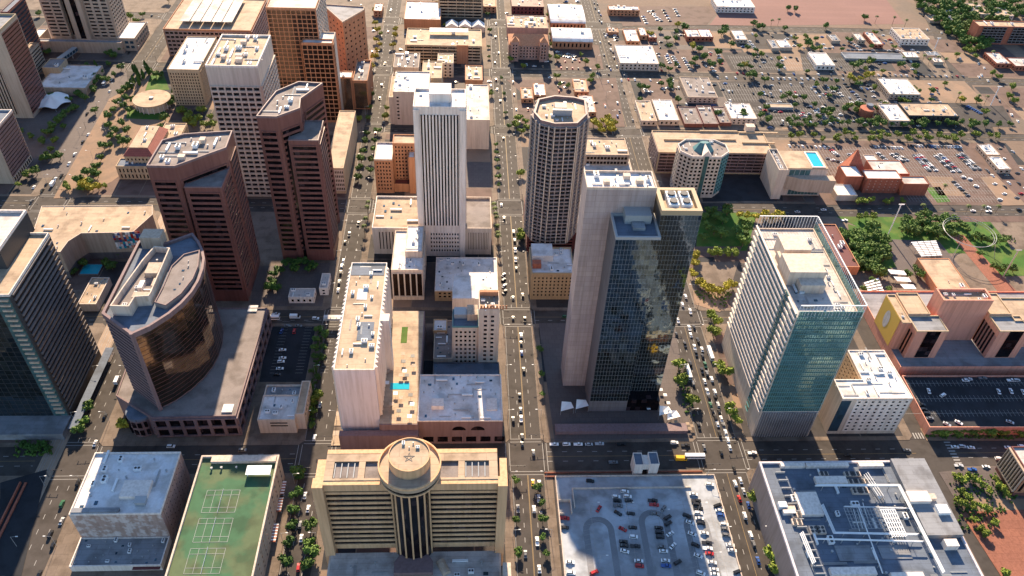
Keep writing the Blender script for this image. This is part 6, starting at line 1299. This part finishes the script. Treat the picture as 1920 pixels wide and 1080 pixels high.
trees('before the red brick museum', [(1608, 384), (1618, 382), (1632, 380), (1660, 384), (1670, 380), (1690, 382), (1610, 412), (1622, 410), (1636, 412)], 4, leaf='lime')
trees('in the upper row of the tree lined street', scatter([(1470, 228), (1900, 236), (1915, 246), (1470, 240)], 28, 8, 12), 4.4, leaf='green', grp='trees of the upper street row', desc='small round green street tree in the double row below the car lots')
trees('in the lower row of the tree lined street', scatter([(1480, 252), (1900, 256), (1915, 268), (1480, 266)], 28, 9, 12), 4.4, leaf='lime', grp='trees of the lower street row', desc='small bright green street tree in the row above the full car lot')
trees('in the leafy quarter at the top right corner', scatter([(1705, 2), (1960, 0), (1960, 28), (1900, 36), (1840, 100), (1800, 88), (1752, 44)], 110, 10, 9), 7.5, leaf='green', grp='trees of the leafy quarter', desc='green garden tree in the leafy residential quarter at the top right')
trees('beside the slanting avenue', [(1808, 98), (1818, 102), (1830, 96), (1826, 110), (1815, 92), (1790, 62), (1780, 54), (1775, 66), (1890, 185), (1900, 195), (1870, 150), (1896, 168), (1860, 142)], 5, leaf='lime')
trees('yellow tree in the second row of lots', [(1592, 152), (1602, 155), (1612, 152), (1622, 148), (1630, 146), (1800, 192), (1218, 70), (1298, 92), (1270, 52), (1395, 128)], 5, leaf='yellow')
trees('among the upper parking lots', [(1318, 112), (1310, 98), (1345, 104), (1358, 62), (1352, 68), (1420, 56), (1412, 50), (1430, 54), (1470, 58), (1548, 54), (1515, 88), (1512, 84), (1284, 58), (1250, 78), (1348, 122), (1332, 128), (1405, 148), (1412, 146), (1255, 158), (1256, 168), (1600, 130), (1610, 126), (1620, 38), (1476, 20), (1490, 22), (1380, 215), (1392, 222), (1425, 222), (1345, 218), (1610, 205)], 5.6, leaf='green')
trees('along the upper cross street', [(1398, 132), (1445, 50), (1458, 48), (1640, 44), (1672, 48), (1695, 52), (1728, 118), (1740, 122), (1755, 120), (1770, 122), (1690, 120), (1792, 192), (1830, 192), (1845, 196), (1645, 205), (1858, 108)], 9, kind='palm_tree', leaf='palm')
trees('along the street by the ring sculpture', [(1810, 400), (1866, 400), (1838, 402), (1764, 366), (1724, 402)], 9, kind='palm_tree', leaf='palm')
trees('in the hedge by the raised deck', [(1748, 815), (1762, 818), (1776, 814), (1790, 818), (1804, 812), (1820, 816), (1836, 812), (1850, 818), (1866, 812), (1880, 816), (1896, 812), (1910, 818)], 4, leaf='lime')
trees('in the lower right edge garden', [(1790, 900), (1805, 905), (1815, 898), (1828, 905), (1840, 915), (1852, 925), (1865, 905), (1872, 918), (1880, 928), (1800, 925), (1812, 935), (1795, 945), (1808, 950), (1822, 952), (1838, 955), (1850, 960), (1824, 980), (1835, 995), (1845, 1005), (1862, 985), (1880, 1078)], 3.2, leaf='lime')
trees('on the plaza left of the hotel corner', [(525, 512), (515, 520), (555, 510), (590, 505), (508, 545), (535, 500), (545, 496), (560, 498), (575, 496), (580, 510), (512, 535), (520, 545)], 4.4, leaf='dark')
def free(px_poly, n, seed, gap, z=.2):
    rn = random.Random(seed); out = []
    for x, y in scatter(px_poly, n*3, seed, gap):
        p = gp(x, y, z); r_ = 3
        if any(a-r_ < p.x < c+r_ and b_-r_ < p.y < d+r_ for a, b_, c, d in BR): continue
        if any(y0-1 < p.y < y1+1 for y0, y1 in YR) or any(x0-1 < p.x < x1+1 for x0, x1 in XR.values()): continue
        out.append((x, y))
        if len(out) >= n: break
    return out
trees('scattered through the far lots', free([(1180, 60), (1700, 56), (1800, 240), (1200, 240)], 62, 31, 9), 4.6, leaf='green', grp='trees of the far lots', desc='small green tree standing in a yard between the far lots')
trees('scattered behind the far lots', free([(1400, 60), (1760, 56), (1880, 240), (1500, 240)], 30, 33, 9), 4.2, leaf='lime', grp='bright trees of the far lots', desc='small bright green tree standing in a yard between the far lots')
trees('between the upper centre buildings', free([(640, 0), (1120, 0), (1170, 240), (620, 240)], 60, 35, 8), 4.2, leaf='lime', grp='trees between the upper centre buildings', desc='small light green tree between the buildings at the top centre')
trees('between the upper left buildings', free([(0, 100), (330, 0), (330, 240), (150, 370), (0, 360)], 60, 36, 9), 4.6, leaf='green', grp='trees between the upper left buildings', desc='green tree on the open plazas at the upper left')
nt_ = 0
_d = sorted((p-EYE).length for w_ in TREES for p, _, _ in w_[1] if w_[4] == 'tree'); DMAX = _d[296]; FV, FF, FM = [], [], []; FL = ['bark', 'leaf green', 'leaf dark', 'leaf lime', 'leaf yellow']
for where, pts, r, leaf, kind, side, grp, desc in TREES:
    key = (lambda p: p[1]) if side == 'left' else (lambda p: -p[2]); pts = sorted(pts, key=key)
    for i, (p, px_, py_) in enumerate(pts):
        nt_ += 1; rn = random.Random(nt_*7); s = r*rn.uniform(.8, 1.15)
        if kind == 'tree' and (p-EYE).length > DMAX:
            a = rn.uniform(0, 6.28); ca, sa = math.cos(a), math.sin(a)
            for me, sc, zz in ((TRUNK, s*.9, 0), (CR[leaf][nt_ % 4], s, s*.35)):
                i0 = len(FV); FV += [(p.x+sc*(v.co.x*ca-v.co.y*sa), p.y+sc*(v.co.x*sa+v.co.y*ca), .2+zz+sc*v.co.z) for v in me.vertices]; FF += [tuple(i0+j for j in f.vertices) for f in me.polygons]; FM += [FL.index(me.materials[0].name)]*len(me.polygons)
            continue
        word = {'tree': {'green': 'green tree', 'dark': 'dark green tree', 'lime': 'light green tree', 'yellow': 'yellow green tree'}.get(leaf, 'tree'), 'palm_tree': 'slender palm tree', 'cypress_tree': 'narrow dark cypress'}[kind]
        lb = desc or ((word+' ' if 'tree' not in where.split(' ')[1:3] and 'yellow' not in where.split(' ')[0:1] and 'large' not in where and 'golden' not in where else '')+where+('' if len(pts) == 1 else (', '+ordn(i)+' from the '+side)))
        lb = short(lb); t_ = thing(kind, lb, 'tree' if kind != 'palm_tree' else 'palm tree', (p.x, p.y, .2), grp or ('trees '+where if len(pts) > 1 else None)); t_.rotation_euler.z = rn.uniform(0, 6.28)
        def ch(nm, me, sc, z=0):
            o = bpy.data.objects.new(nm, me); COL.objects.link(o); o.parent = t_; o.scale = sc; o.location = (0, 0, z); return o
        if kind == 'tree': ch('trunk', TRUNK, (s*.9, s*.9, s)); ch('crown', CR[leaf][nt_ % 4], (s, s, s*rn.uniform(.85, 1.1)), s*.35)
        elif kind == 'palm_tree': h = s*1.15; ch('trunk', PTR, (h, h, h)); ch('crown', PALM, (2.6, 2.6, 2.4), h)
        else: ch('crown', CYP, (s, s, s)); ch('trunk', PTR, (s*.6, s*.6, s*.2))
me = bpy.data.meshes.new('distant_trees'); me.from_pydata(FV, [], FF)
for m_ in FL: me.materials.append(MATS[m_])
me.polygons.foreach_set('material_index', FM); me.update(); o = bpy.data.objects.new('distant_trees', me); COL.objects.link(o); tag(o, 'small trees of the far streets and the leafy quarter', 'trees', kind='stuff')
# ground cover shrubs
b = MB(); rn = random.Random(5)
for (poly, n) in (([(1725, 805), (1920, 806), (1928, 824), (1735, 822)], 160), ([(1775, 890), (1900, 888), (1905, 930), (1860, 1000), (1800, 990)], 220), ([(1302, 545), (1375, 545), (1360, 575), (1310, 565)], 70), ([(30, 828), (100, 828), (95, 856), (25, 856)], 90), ([(597, 618), (606, 618), (588, 800), (572, 800)], 130), ([(1800, 440), (1900, 440), (1905, 455), (1800, 452)], 60), ([(1268, 690), (1282, 690), (1305, 780), (1285, 780)], 60)):
    for x, y in scatter(poly, n, n, 2.0):
        p = gp(x, y, .2); s = rn.uniform(.6, 1.3)
        for k in range(7): a = Vector((rn.gauss(0, 1), rn.gauss(0, 1), rn.gauss(.5, .6))).normalized(); q = a.orthogonal().normalized(); w_ = a.cross(q); c = p+a*s*.6+Vector((0, 0, .4)); b.quad(tuple(c+q*s*.6), tuple(c+w_*s*.5), tuple(c-q*s*.6), tuple(c-w_*s*.5))
tag(b.obj('shrubs', 'hedge leaf'), 'low green shrubs and ground cover in planted strips', 'shrubs', kind='stuff')

# ================================================================ vehicles
def car_parts(kind):
    B_, G_ = MB(), MB()
    def prof(M, pts, y, y2=None):
        y2 = y if y2 is None else y2; n = len(pts); i = len(M.v); zm = max(p[1] for p in pts)
        for s in (-1, 1): M.v += [(x, s*(y if z < zm*.92 else y2), z) for x, z in pts]
        M.f.append(tuple(range(i+n-1, i-1, -1))[::-1]); M.f.append(tuple(range(i+2*n-1, i+n-1, -1)))
        for k in range(n): j = (k+1) % n; M.f.append((i+k, i+n+k, i+n+j, i+j))
    if kind == 'sedan':
        prof(B_, [(-2.3, .3), (2.3, .3), (2.35, .62), (1.1, .86), (-1.7, .92), (-2.35, .8)], .9, .84); prof(G_, [(-1.75, .88), (1.15, .85), (.45, 1.34), (-1.1, 1.36)], .8, .64); prof(B_, [(-1.1, 1.365), (.42, 1.345), (.36, 1.42), (-1.04, 1.43)], .64, .6)
    elif kind == 'suv':
        prof(B_, [(-2.3, .35), (2.3, .35), (2.35, .85), (1.15, 1.02), (-2.2, 1.05), (-2.35, .9)], .95, .9); prof(G_, [(-2.15, 1.0), (1.2, .98), (.6, 1.6), (-1.95, 1.62)], .86, .72); prof(B_, [(-1.95, 1.625), (.58, 1.605), (.5, 1.7), (-1.85, 1.71)], .72, .68)
    elif kind == 'pickup':
        prof(B_, [(-2.8, .4), (2.6, .4), (2.65, .9), (1.3, 1.05), (-.6, 1.05), (-.62, .75), (-2.6, .75), (-2.8, 1.0)], .95, .9); prof(G_, [(-.55, 1.0), (1.35, 1.0), (.8, 1.6), (-.4, 1.62)], .86, .74); prof(B_, [(-.4, 1.625), (.78, 1.605), (.7, 1.7), (-.35, 1.7)], .74, .7)
    elif kind == 'bus':
        prof(B_, [(-6, .4), (6, .4), (6.05, 1.3), (-6, 1.3)], 1.25); prof(G_, [(-5.9, 1.28), (5.95, 1.28), (5.8, 2.3), (-5.9, 2.3)], 1.2); prof(B_, [(-6, 2.3), (5.9, 2.3), (5.8, 3.0), (-5.9, 3.0)], 1.25, 1.15)
    else:
        prof(B_, [(-3.6, .5), (1.6, .5), (1.6, 3.0), (-3.6, 3.0)], 1.15, 1.12); prof(B_, [(1.65, .4), (3.3, .4), (3.35, 1.2), (2.9, 1.3), (1.65, 1.3)], 1.0); prof(G_, [(1.66, 1.3), (2.9, 1.3), (2.5, 2.1), (1.66, 2.1)], .95)
    return B_, G_
CP = {k: car_parts(k) for k in ('sedan', 'suv', 'pickup', 'bus', 'truck')}; CM = {}
GM = {k: v[1].mesh('window_glass', 'car glass') for k, v in CP.items()}
def body(kind, c):
    if (kind, c) not in CM: CM[kind, c] = CP[kind][0].mesh('body', 'car '+c)
    return CM[kind, c]
b = MB(); i = 0
for k in range(12): a = 2*math.pi*k/12; b.v += [(.33*math.cos(a), -.12, .33*math.sin(a)), (.33*math.cos(a), .12, .33*math.sin(a))]
b.f = [(2*k, 2*((k+1) % 12), 2*((k+1) % 12)+1, 2*k+1) for k in range(12)]+[tuple(range(0, 24, 2)), tuple(range(23, 0, -2))]; WHEEL = b.mesh('wheel', 'tyre')
CARS = []; crn = random.Random(11)
PAL = ['white']*7+['silver']*4+['black']*5+['grey']*5+['red']*1+['blue']*1+['tan']*1
def cars(where, L, head=90, z=.02, side='bottom', rnd=0.):
    for c in L:
        x, y = c[0], c[1]; col = c[2] if len(c) > 2 and c[2] else crn.choice(PAL); k = c[3] if len(c) > 3 else crn.choice(['sedan', 'sedan', 'suv', 'suv', 'pickup']); h = c[4] if len(c) > 4 else head
        CARS.append((gp(x, y, z), h+crn.uniform(-2, 2), col, k, where, y, side, x))
def row(x0, y0, x1, y1, n): return [(x0+(x1-x0)*i/max(1, n-1), y0+(y1-y0)*i/max(1, n-1)) for i in range(n)]
W_, K_, G_, R_, U_ = 'white', 'black', 'grey', 'red', 'blue'
q4 = lambda L, ox, oy: [(x/4+ox, y/4+oy, *r_) for x, y, *r_ in L]
cars('on the avenue right of the stone tower', [(1285, 557, W_), (1279, 572, W_), (1294, 585, W_), (1271, 602, W_), (1292, 616, W_), (1301, 615, K_), (1295, 629, W_), (1268, 628, K_), (1308, 639, K_), (1284, 647, K_), (1302, 652, W_), (1305, 664, K_), (1316, 656, W_), (1317, 669, K_), (1294, 683, K_), (1322, 685, 'green'), (1316, 696, K_), (1325, 701, G_), (1321, 716, W_), (1334, 712, W_), (1326, 735, W_), (1329, 747, K_), (1340, 736, W_), (1341, 748, K_), (1332, 760, 'green'), (1336, 772, K_), (1346, 760, 'silver'), (1348, 773, K_), (1352, 786, W_), (1345, 796, W_), (1341, 784, K_), (1356, 800, G_), (1360, 812, W_), (1349, 815, K_), (1364, 826, W_), (1368, 840, W_), (1352, 850, K_), (1378, 908, W_), (1388, 902, W_), (1394, 922, 'silver'), (1386, 936, R_), (1403, 948, U_), (1396, 968, W_), (1407, 1004, W_), (1421, 1052, U_), (1290, 700, W_, 'bus'), (1331, 665, W_, 'bus'), (1412, 1020, G_), (1376, 880, K_), (1299, 720, G_), (1310, 800, K_), (1320, 840, G_)])
cars('on the centre street', [(999, 906, 'yellow'), (1011, 908, W_), (1010, 936, 'silver'), (1001, 956, W_), (1014, 966, G_), (1007, 1016, W_), (1011, 1068, W_), (979, 820, K_), (979, 834, K_), (977, 630, W_), (977, 645, K_), (978, 663, U_), (982, 695, K_), (974, 744, K_), (976, 770, G_), (977, 786, W_), (980, 555, K_), (984, 600, K_), (962, 598, K_), (962, 560, G_), (963, 436, W_), (965, 452, K_), (966, 470, W_), (967, 488, W_), (968, 505, K_), (962, 788, K_), (971, 955, G_), (945, 410, G_), (940, 385, W_), (935, 330, R_), (938, 190, K_), (932, 168, W_), (930, 150, R_), (928, 118, K_), (935, 100, W_), (929, 70, K_), (930, 45, W_), (926, 20, G_), (944, 260, K_), (1000, 850, G_), (985, 1040, G_)])
cars('angle parked by the white flat block', [(944, 516, W_), (944, 526, K_), (945, 537, W_), (946, 548, K_)], 60)
cars('on the second avenue left of the hotel', [(647, 455, K_), (644, 490, W_), (641, 500, W_), (639, 512, K_), (636, 530, G_), (634, 545, W_), (672, 420, K_), (590, 822, W_), (572, 930, W_), (578, 955, W_), (565, 1010, W_), (563, 985, G_), (560, 1065, R_), (712, 185, K_), (716, 160, W_), (704, 250, R_), (722, 120, K_), (733, 20, W_), (728, 60, R_), (600, 760, W_), (655, 440, G_)])
cars('on the rail avenue at the left', [(221, 714, W_, 'truck'), (197, 782, K_), (171, 690, W_), (179, 832, W_), (147, 906, K_), (117, 946, 'green', 'suv'), (116, 978, 'silver'), (95, 1003, K_), (101, 1022, K_), (74, 1078, K_), (152, 696, W_, 'bus')])
cars('on the upper left avenue', [(242, 100, K_), (209, 150, W_), (198, 156, W_, 'bus'), (206, 172, W_), (164, 214, K_), (166, 253, W_), (156, 267, K_), (141, 290, W_), (130, 308, W_), (116, 330, K_), (104, 337, W_), (64, 352, W_), (80, 358, K_), (87, 347, K_), (100, 346, W_, 'truck'), (232, 120, G_), (262, 60, K_), (246, 88, R_), (285, 30, K_), (60, 378, G_), (275, 44, W_)])
cars('on the far avenue at the top', q4([(615, 25), (625, 65), (640, 35), (650, 90), (665, 115), (655, 155), (670, 170), (690, 255), (700, 275), (710, 262), (725, 320), (740, 335), (740, 375), (755, 395), (765, 435), (660, 320), (690, 415), (710, 495), (730, 505), (740, 525), (720, 615), (750, 645), (725, 560), (785, 500), (820, 605), (790, 775), (805, 840), (790, 875), (840, 695), (698, 800), (925, 820), (905, 905)], 960, 0))
cars('on the cross street below the stone tower', [(1039, 834, W_), (1062, 834, W_), (1084, 834, W_), (1104, 834, 'silver'), (1124, 833, 'silver'), (1264, 831, W_), (1285, 836, K_), (1277, 862, 'yellow', 'truck'), (1302, 858, W_, 'bus'), (1410, 850, W_), (1165, 834, K_), (1150, 868, G_)], 0, side='left')
DK = q4([(395, 650, R_), (395, 720, K_), (435, 980, W_), (440, 1060, W_), (650, 580, R_, 'sedan', 55), (845, 452, W_), (780, 490, W_), (865, 487, W_), (790, 520, K_), (875, 520, K_), (795, 557, G_), (795, 612, K_, 'sedan', -35), (890, 615, K_), (830, 732, R_, 'sedan', -30), (905, 720, K_), (910, 790, W_), (835, 825, K_), (840, 855, K_), (845, 897, W_, 'sedan', -20), (925, 860, K_), (950, 970, W_), (955, 1008, R_), (615, 1058, R_, 'suv', 25), (1055, 518, K_), (1065, 550, R_), (1135, 577, G_, 'sedan', 50), (1070, 617, G_), (1165, 645, K_, 'suv', 30), (1170, 690, K_, 'suv', 30), (1100, 722, K_), (1105, 757, K_), (1110, 792, K_), (1185, 767, W_, 'sedan', 30), (1205, 857, W_, 'sedan', 45), (1120, 865, G_), (1135, 897, W_), (1150, 967, W_), (1155, 1007, U_, 'pickup'), (1240, 982, K_, 'suv', 30), (1310, 632, K_, 'suv', -25), (1335, 682, W_, 'sedan', -25), (1350, 767, W_, 'sedan', -25), (1375, 852, K_, 'suv', -25), (1395, 932, W_, 'sedan', -25), (1415, 1062, W_, 'suv', -25), (1360, 470, W_), (1380, 520, K_), (1385, 547, K_), (1395, 577, K_), (1395, 612, W_), (1405, 652, W_), (1415, 687, K_), (1440, 762, W_), (1460, 835, K_), (1465, 877, W_), (1480, 915, R_), (1500, 982, W_), (1515, 1035, W_), (1520, 1070, W_), (1480, 397, W_, 'suv'), (1540, 555, K_, 'suv', 20), (1555, 592, W_), (1565, 627, U_), (1590, 697, W_), (1595, 732, G_), (1605, 777, G_), (1635, 852, W_), (1650, 892, W_), (1690, 1052, K_, 'suv', 20), (585, 372, K_)], 960, 810)
cars('on the pale deck lot', DK, -6, 2.66)
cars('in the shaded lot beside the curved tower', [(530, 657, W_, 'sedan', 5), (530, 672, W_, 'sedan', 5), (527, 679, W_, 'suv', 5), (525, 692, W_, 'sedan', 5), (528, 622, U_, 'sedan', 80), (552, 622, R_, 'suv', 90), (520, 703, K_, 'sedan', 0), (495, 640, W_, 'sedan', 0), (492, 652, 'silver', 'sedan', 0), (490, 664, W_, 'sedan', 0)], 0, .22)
cars('on the dark cross street near the plaza', [(518, 590, 'silver'), (508, 598, W_, 'bus'), (554, 596, W_, 'truck'), (592, 598, W_), (540, 612, G_), (560, 612, G_), (321, 838, W_), (455, 845, G_), (1060, 595, 'green'), (1380, 600, G_)], 0, side='left')
cars('on the raised pink walled deck', [(1810, 714, W_), (1741, 734, W_, 'sedan', 80), (1767, 742, W_, 'suv', 30), (1872, 735, W_, 'sedan', 80), (1895, 734, W_, 'sedan', 80), (1918, 736, W_, 'sedan', 80), (1895, 714, W_), (1905, 714, 'silver'), (1775, 796, 'silver', 'sedan', -40), (1797, 793, W_, 'sedan', -40), (1893, 792, 'silver', 'sedan', -30), (1727, 760, K_), (1731, 768, K_), (1737, 776, K_), (1743, 785, G_), (1815, 712, 'silver'), (1842, 710, G_)], 0, 7.08, side='left')
cars('on the dark cross street at the lower right', [(1790, 839, W_), (1803, 838, 'silver'), (1820, 840, W_), (1890, 840, W_), (1915, 838, W_), (1872, 861, W_), (1797, 874, 'silver'), (1822, 881, U_), (1848, 876, W_), (1700, 845, G_), (1590, 855, K_)], -4, side='left')
cars('on the cross street by the ring sculpture', [(1495, 398, 'silver'), (1544, 394, W_), (1583, 414, W_), (1824, 396, W_), (1852, 390, W_), (1853, 397, W_), (1910, 394, K_), (1740, 402, G_), (1360, 388, G_), (900, 392, W_), (830, 388, G_)], 0, side='left')
far = []
for (x0, y0, x1, y1, n) in ((1592, 290, 1612, 308, 7), (1600, 289, 1620, 306, 7), (1672, 290, 1692, 303, 7), (1680, 289, 1700, 301, 7), (1714, 292, 1742, 320, 12), (1724, 291, 1754, 320, 12), (1752, 291, 1786, 322, 13), (1762, 290, 1798, 322, 13), (1794, 290, 1826, 318, 13), (1803, 289, 1836, 318, 13), (1788, 342, 1814, 367, 6), (1556, 280, 1570, 292, 5), (1552, 298, 1580, 306, 4), (1646, 288, 1660, 300, 5)): far += [(x, y, None, 'sedan', 8) for x, y in row(x0, y0, x1, y1, n)]
for (x0, y0, x1, y1, n) in ((1480, 274, 1570, 278, 12), (1640, 276, 1690, 278, 9), (1710, 274, 1800, 276, 16), (1850, 320, 1860, 330, 2)): far += [(x, y, None, 'sedan', 95) for x, y in row(x0, y0, x1, y1, n)]
cars('in the full car lot behind the brick museum', far+[(1806, 333, W_, 'suv', 0), (1818, 337, W_, 'suv', 0), (1830, 350, W_, 'suv', -20), (1874, 375, W_, 'suv', 0)])
far = []
for (x0, y0, x1, y1, n) in ((1500, 213, 1516, 233, 9), (1504, 213, 1520, 233, 9), (1529, 209, 1546, 233, 8), (1540, 212, 1557, 235, 8), (1548, 178, 1560, 188, 4), (1556, 165, 1562, 172, 3), (1566, 166, 1578, 180, 4), (1584, 158, 1598, 173, 4), (1605, 178, 1614, 192, 4), (1622, 156, 1636, 172, 4), (1638, 182, 1652, 194, 3), (1815, 200, 1838, 213, 6)): far += [(x, y, None if x < 1800 else U_, 'sedan', 8) for x, y in row(x0, y0, x1, y1, n)]
far += [(1543, 202, W_, 'suv', 0), (1576, 216, W_, 'suv', 0), (1590, 206, R_, 'suv', 0), (1467, 228, W_, 'suv', 90), (1478, 228, W_, 'suv', 90), (1463, 171, W_, 'sedan', 90), (1477, 175, W_, 'sedan', 90), (1480, 174, G_, 'sedan', 90), (1491, 174, R_, 'sedan', 90), (1366, 172, W_), (1372, 172, G_), (1412, 176, K_), (1432, 174, U_), (1601, 222, K_), (1610, 228, K_), (1384, 160, K_, 'sedan', 90), (1395, 160, K_, 'sedan', 90), (1410, 158, G_, 'sedan', 90)]
cars('in the lots below the second upper street', far)
far = [(x, y, None, 'sedan', 95) for x, y in row(1345, 146, 1480, 148, 9)+row(1382, 138, 1440, 139, 6)+row(1448, 148, 1580, 149, 13)+row(1465, 139, 1580, 141, 6)+row(1636, 141, 1805, 144, 17)]
cars('kerb parked along the upper cross street', far, side='left')
far = []
for (x0, y0, x1, y1, n) in ((1217, 22, 1240, 40, 6), (1224, 21, 1232, 38, 4), (1244, 20, 1256, 40, 5), (1265, 18, 1272, 30, 4), (1206, 32, 1212, 44, 4), (1250, 106, 1256, 118, 4), (1262, 107, 1273, 126, 6), (1282, 110, 1294, 131, 6), (1344, 94, 1352, 120, 6), (1405, 78, 1415, 92, 6), (1206, 162, 1212, 172, 4), (1152, 63, 1156, 76, 4), (1592, 78, 1612, 90, 5), (1590, 94, 1690, 96, 14), (1050, 104, 1068, 108, 5), (1065, 102, 1080, 107, 5)): far += [(x, y, None, 'sedan', 8) for x, y in row(x0, y0, x1, y1, n)]
far += [(x, y, R_ if i % 2 else K_, 'sedan', 90) for i, (x, y) in enumerate(row(1046, 116, 1100, 116, 5)+row(1052, 128, 1084, 129, 4))]+[(1178, 150, R_), (1190, 150, W_), (1238, 152, R_), (1272, 165, W_), (990, 187, R_), (968, 206, W_), (990, 206, R_), (1046, 162, G_), (1048, 172, R_), (1134, 198, R_), (1245, 172, K_), (1208, 168, W_), (962, 155, G_), (964, 178, W_)]
cars('in the upper lots near the far avenue', far)
cars('on the slanting avenue', [(1852, 152, W_), (1840, 142, W_), (1873, 190, G_), (1888, 208, K_), (1908, 228, W_), (1896, 216, W_), (1868, 182, K_), (1845, 128, W_), (1835, 145, W_), (1834, 120, 'silver'), (1775, 84, K_), (1765, 62, W_), (1752, 40, G_), (1800, 110, W_), (1738, 56, W_), (1730, 30, K_), (1745, 22, W_)], 78)
for poly, n, sd_ in (([(1200, 60), (1700, 60), (1800, 240), (1220, 240)], 190, 51), ([(640, 0), (1120, 0), (1170, 240), (640, 240)], 70, 52), ([(1820, 270), (1920, 270), (1960, 384), (1880, 384)], 20, 53)):
    cars('in the yards of the far blocks', [(x, y, None, 'sedan', (8, 95)[i % 2]) for i, (x, y) in enumerate(free(poly, n, sd_, 5))])
CARS.sort(key=lambda c: (c[0]-EYE).length); zone = {}
KW = dict(sedan='car', suv='suv', pickup='pickup', bus='bus', truck='box truck')
for c in CARS[:300]: zone.setdefault((c[4], c[2], c[3]), []).append(c)
names = {}
for k, L in zone.items():
    side = L[0][6]; L.sort(key=lambda c: -c[5] if side == 'bottom' else c[7])
    for i, c in enumerate(L): names[id(c)] = short(f'{c[2]} {KW[c[3]]} {c[4]}'+('' if len(L) == 1 else f', {ordn(i)} such from the {side}'))
for i, c in enumerate(CARS[:300]):
    p, h, col, k, where = c[:5]; t_ = thing({'sedan': 'car', 'suv': 'car'}.get(k, {'pickup': 'pickup_truck', 'bus': 'bus', 'truck': 'box_truck'}.get(k)), names[id(c)], {'sedan': 'car', 'suv': 'car'}.get(k, {'pickup': 'pickup truck', 'bus': 'bus', 'truck': 'truck'}.get(k)), tuple(p), 'cars '+where)
    t_.rotation_euler.z = rad(h)
    for nm, me in (('body', body(k, col)), ('window_glass', GM[k])): o = bpy.data.objects.new(nm, me); COL.objects.link(o); o.parent = t_
    if i < 170:
        wx = {'bus': 4, 'truck': 2.4, 'pickup': 1.8}.get(k, 1.45)
        for sx in (-wx, wx):
            for sy in (-.82, .82): o = bpy.data.objects.new('wheel', WHEEL); COL.objects.link(o); o.parent = t_; o.location = (sx, sy*(1.25 if k in ('bus', 'truck') else 1), .33)
V, F, MI = [], [], []; ms = ['car glass']+['car '+c for c in CARCOL]
for p, h, col, k, *_ in CARS[300:]:
    a = rad(h); ca, sa = math.cos(a), math.sin(a)
    for M_, mi in ((CP[k][0], ms.index('car '+col)), (CP[k][1], 0)):
        i = len(V); V += [(p.x+x*ca-y*sa, p.y+x*sa+y*ca, p.z+z) for x, y, z in M_.v]; F += [tuple(i+j for j in f) for f in M_.f]; MI += [mi]*len(M_.f)
me = bpy.data.meshes.new('distant_cars'); me.from_pydata(V, [], F)
for m_ in ms: me.materials.append(MATS[m_])
me.polygons.foreach_set('material_index', MI); me.update(); o = bpy.data.objects.new('distant_cars', me); COL.objects.link(o); tag(o, 'rows of small parked cars in the far lots', 'cars', kind='stuff')

# ================================================================ lamps and signals
b = MB(); b.cyl(0, 0, 0, 9, .13, 6, .08); b.tube((0, 0, 8.8), (3, 0, 9.4), .07, 5); LP = b.mesh('pole', 'steel'); b = MB(); b.box(2.6, -.2, 9.25, 3.8, .2, 9.45); LH = b.mesh('lamp_head', 'white metal')
b = MB(); b.cyl(0, 0, 0, 6.4, .16, 6, .12); b.tube((0, 0, 6.2), (9, 0, 6.5), .1, 5); SP = b.mesh('pole', 'dark steel'); b = MB(); b.box(-.18, -.18, -.55, .18, .18, .55); SG = b.mesh('signal_head', 'dark steel')
AV = [('A', 'far left avenue'), ('B', 'rail avenue'), ('C', 'second avenue'), ('D', 'centre street'), ('E', 'busy right avenue')]
for key, nm in AV:
    x0, x1 = XR[key]; n = 0
    for y0, y1 in YC[:6]:
        if key == 'B' and y0 > 530 or key == 'A' and y0 < 300: continue
        ys_ = [max(y0, 215)+18+37*j for j in range(4) if max(y0, 215)+18+37*j < y1-6]
        for y in ys_:
            for s in (0, 1):
                px_, py_ = pj((x1+1 if s else x0-1, y, 4))
                if not (-10 < px_ < 1930 and -10 < py_ < 1090): continue
                t_ = thing('street_lamp', f'street lamp, {"right" if s else "left"} kerb of the {nm}, {ordn(n//2)} pair from bottom', 'street lamp', (x1+1 if s else x0-1, y, .15), 'street lamps along the '+nm); t_.rotation_euler.z = math.pi if s else 0; n += 1
                for q_, me in (('pole', LP), ('lamp_head', LH)): o = bpy.data.objects.new(q_, me); COL.objects.link(o); o.parent = t_
    for j, (y0, y1) in enumerate(YR[:5]):
        if key == 'B' and y0 > 500 or key == 'A' and y0 < 500: continue
        for s in (0, 1):
            t_ = thing('traffic_signal', f'traffic signal arm at the {"right" if s else "left"} corner of the {nm} and {ordn(j)} cross street', 'traffic signal', (x1+1.2 if s else x0-1.2, y1+1 if s else y0-1, .15), 'traffic signals'); t_.rotation_euler.z = math.pi if s else 0
            o = bpy.data.objects.new('pole', SP); COL.objects.link(o); o.parent = t_
            for xx in (4.5, 8.6): o = bpy.data.objects.new('signal_head', SG); COL.objects.link(o); o.parent = t_; o.location = (xx, 0, 6)

for i, (px_, py_) in enumerate(((1108, 952), (1172, 952), (1123, 1051), (1238, 965), (1308, 952), (1333, 1045))):
    a = gp(px_, py_+8, 2.65); t_ = thing('lot_lamp', f'white lamp mast on the pale deck lot, {ordn(i)} from the top left', 'lamp mast', (a.x, a.y, 2.65), 'lamp masts on the deck lot')
    o = bpy.data.objects.new('pole', LP); COL.objects.link(o); o.parent = t_; o = bpy.data.objects.new('lamp_head', LH); COL.objects.link(o); o.parent = t_
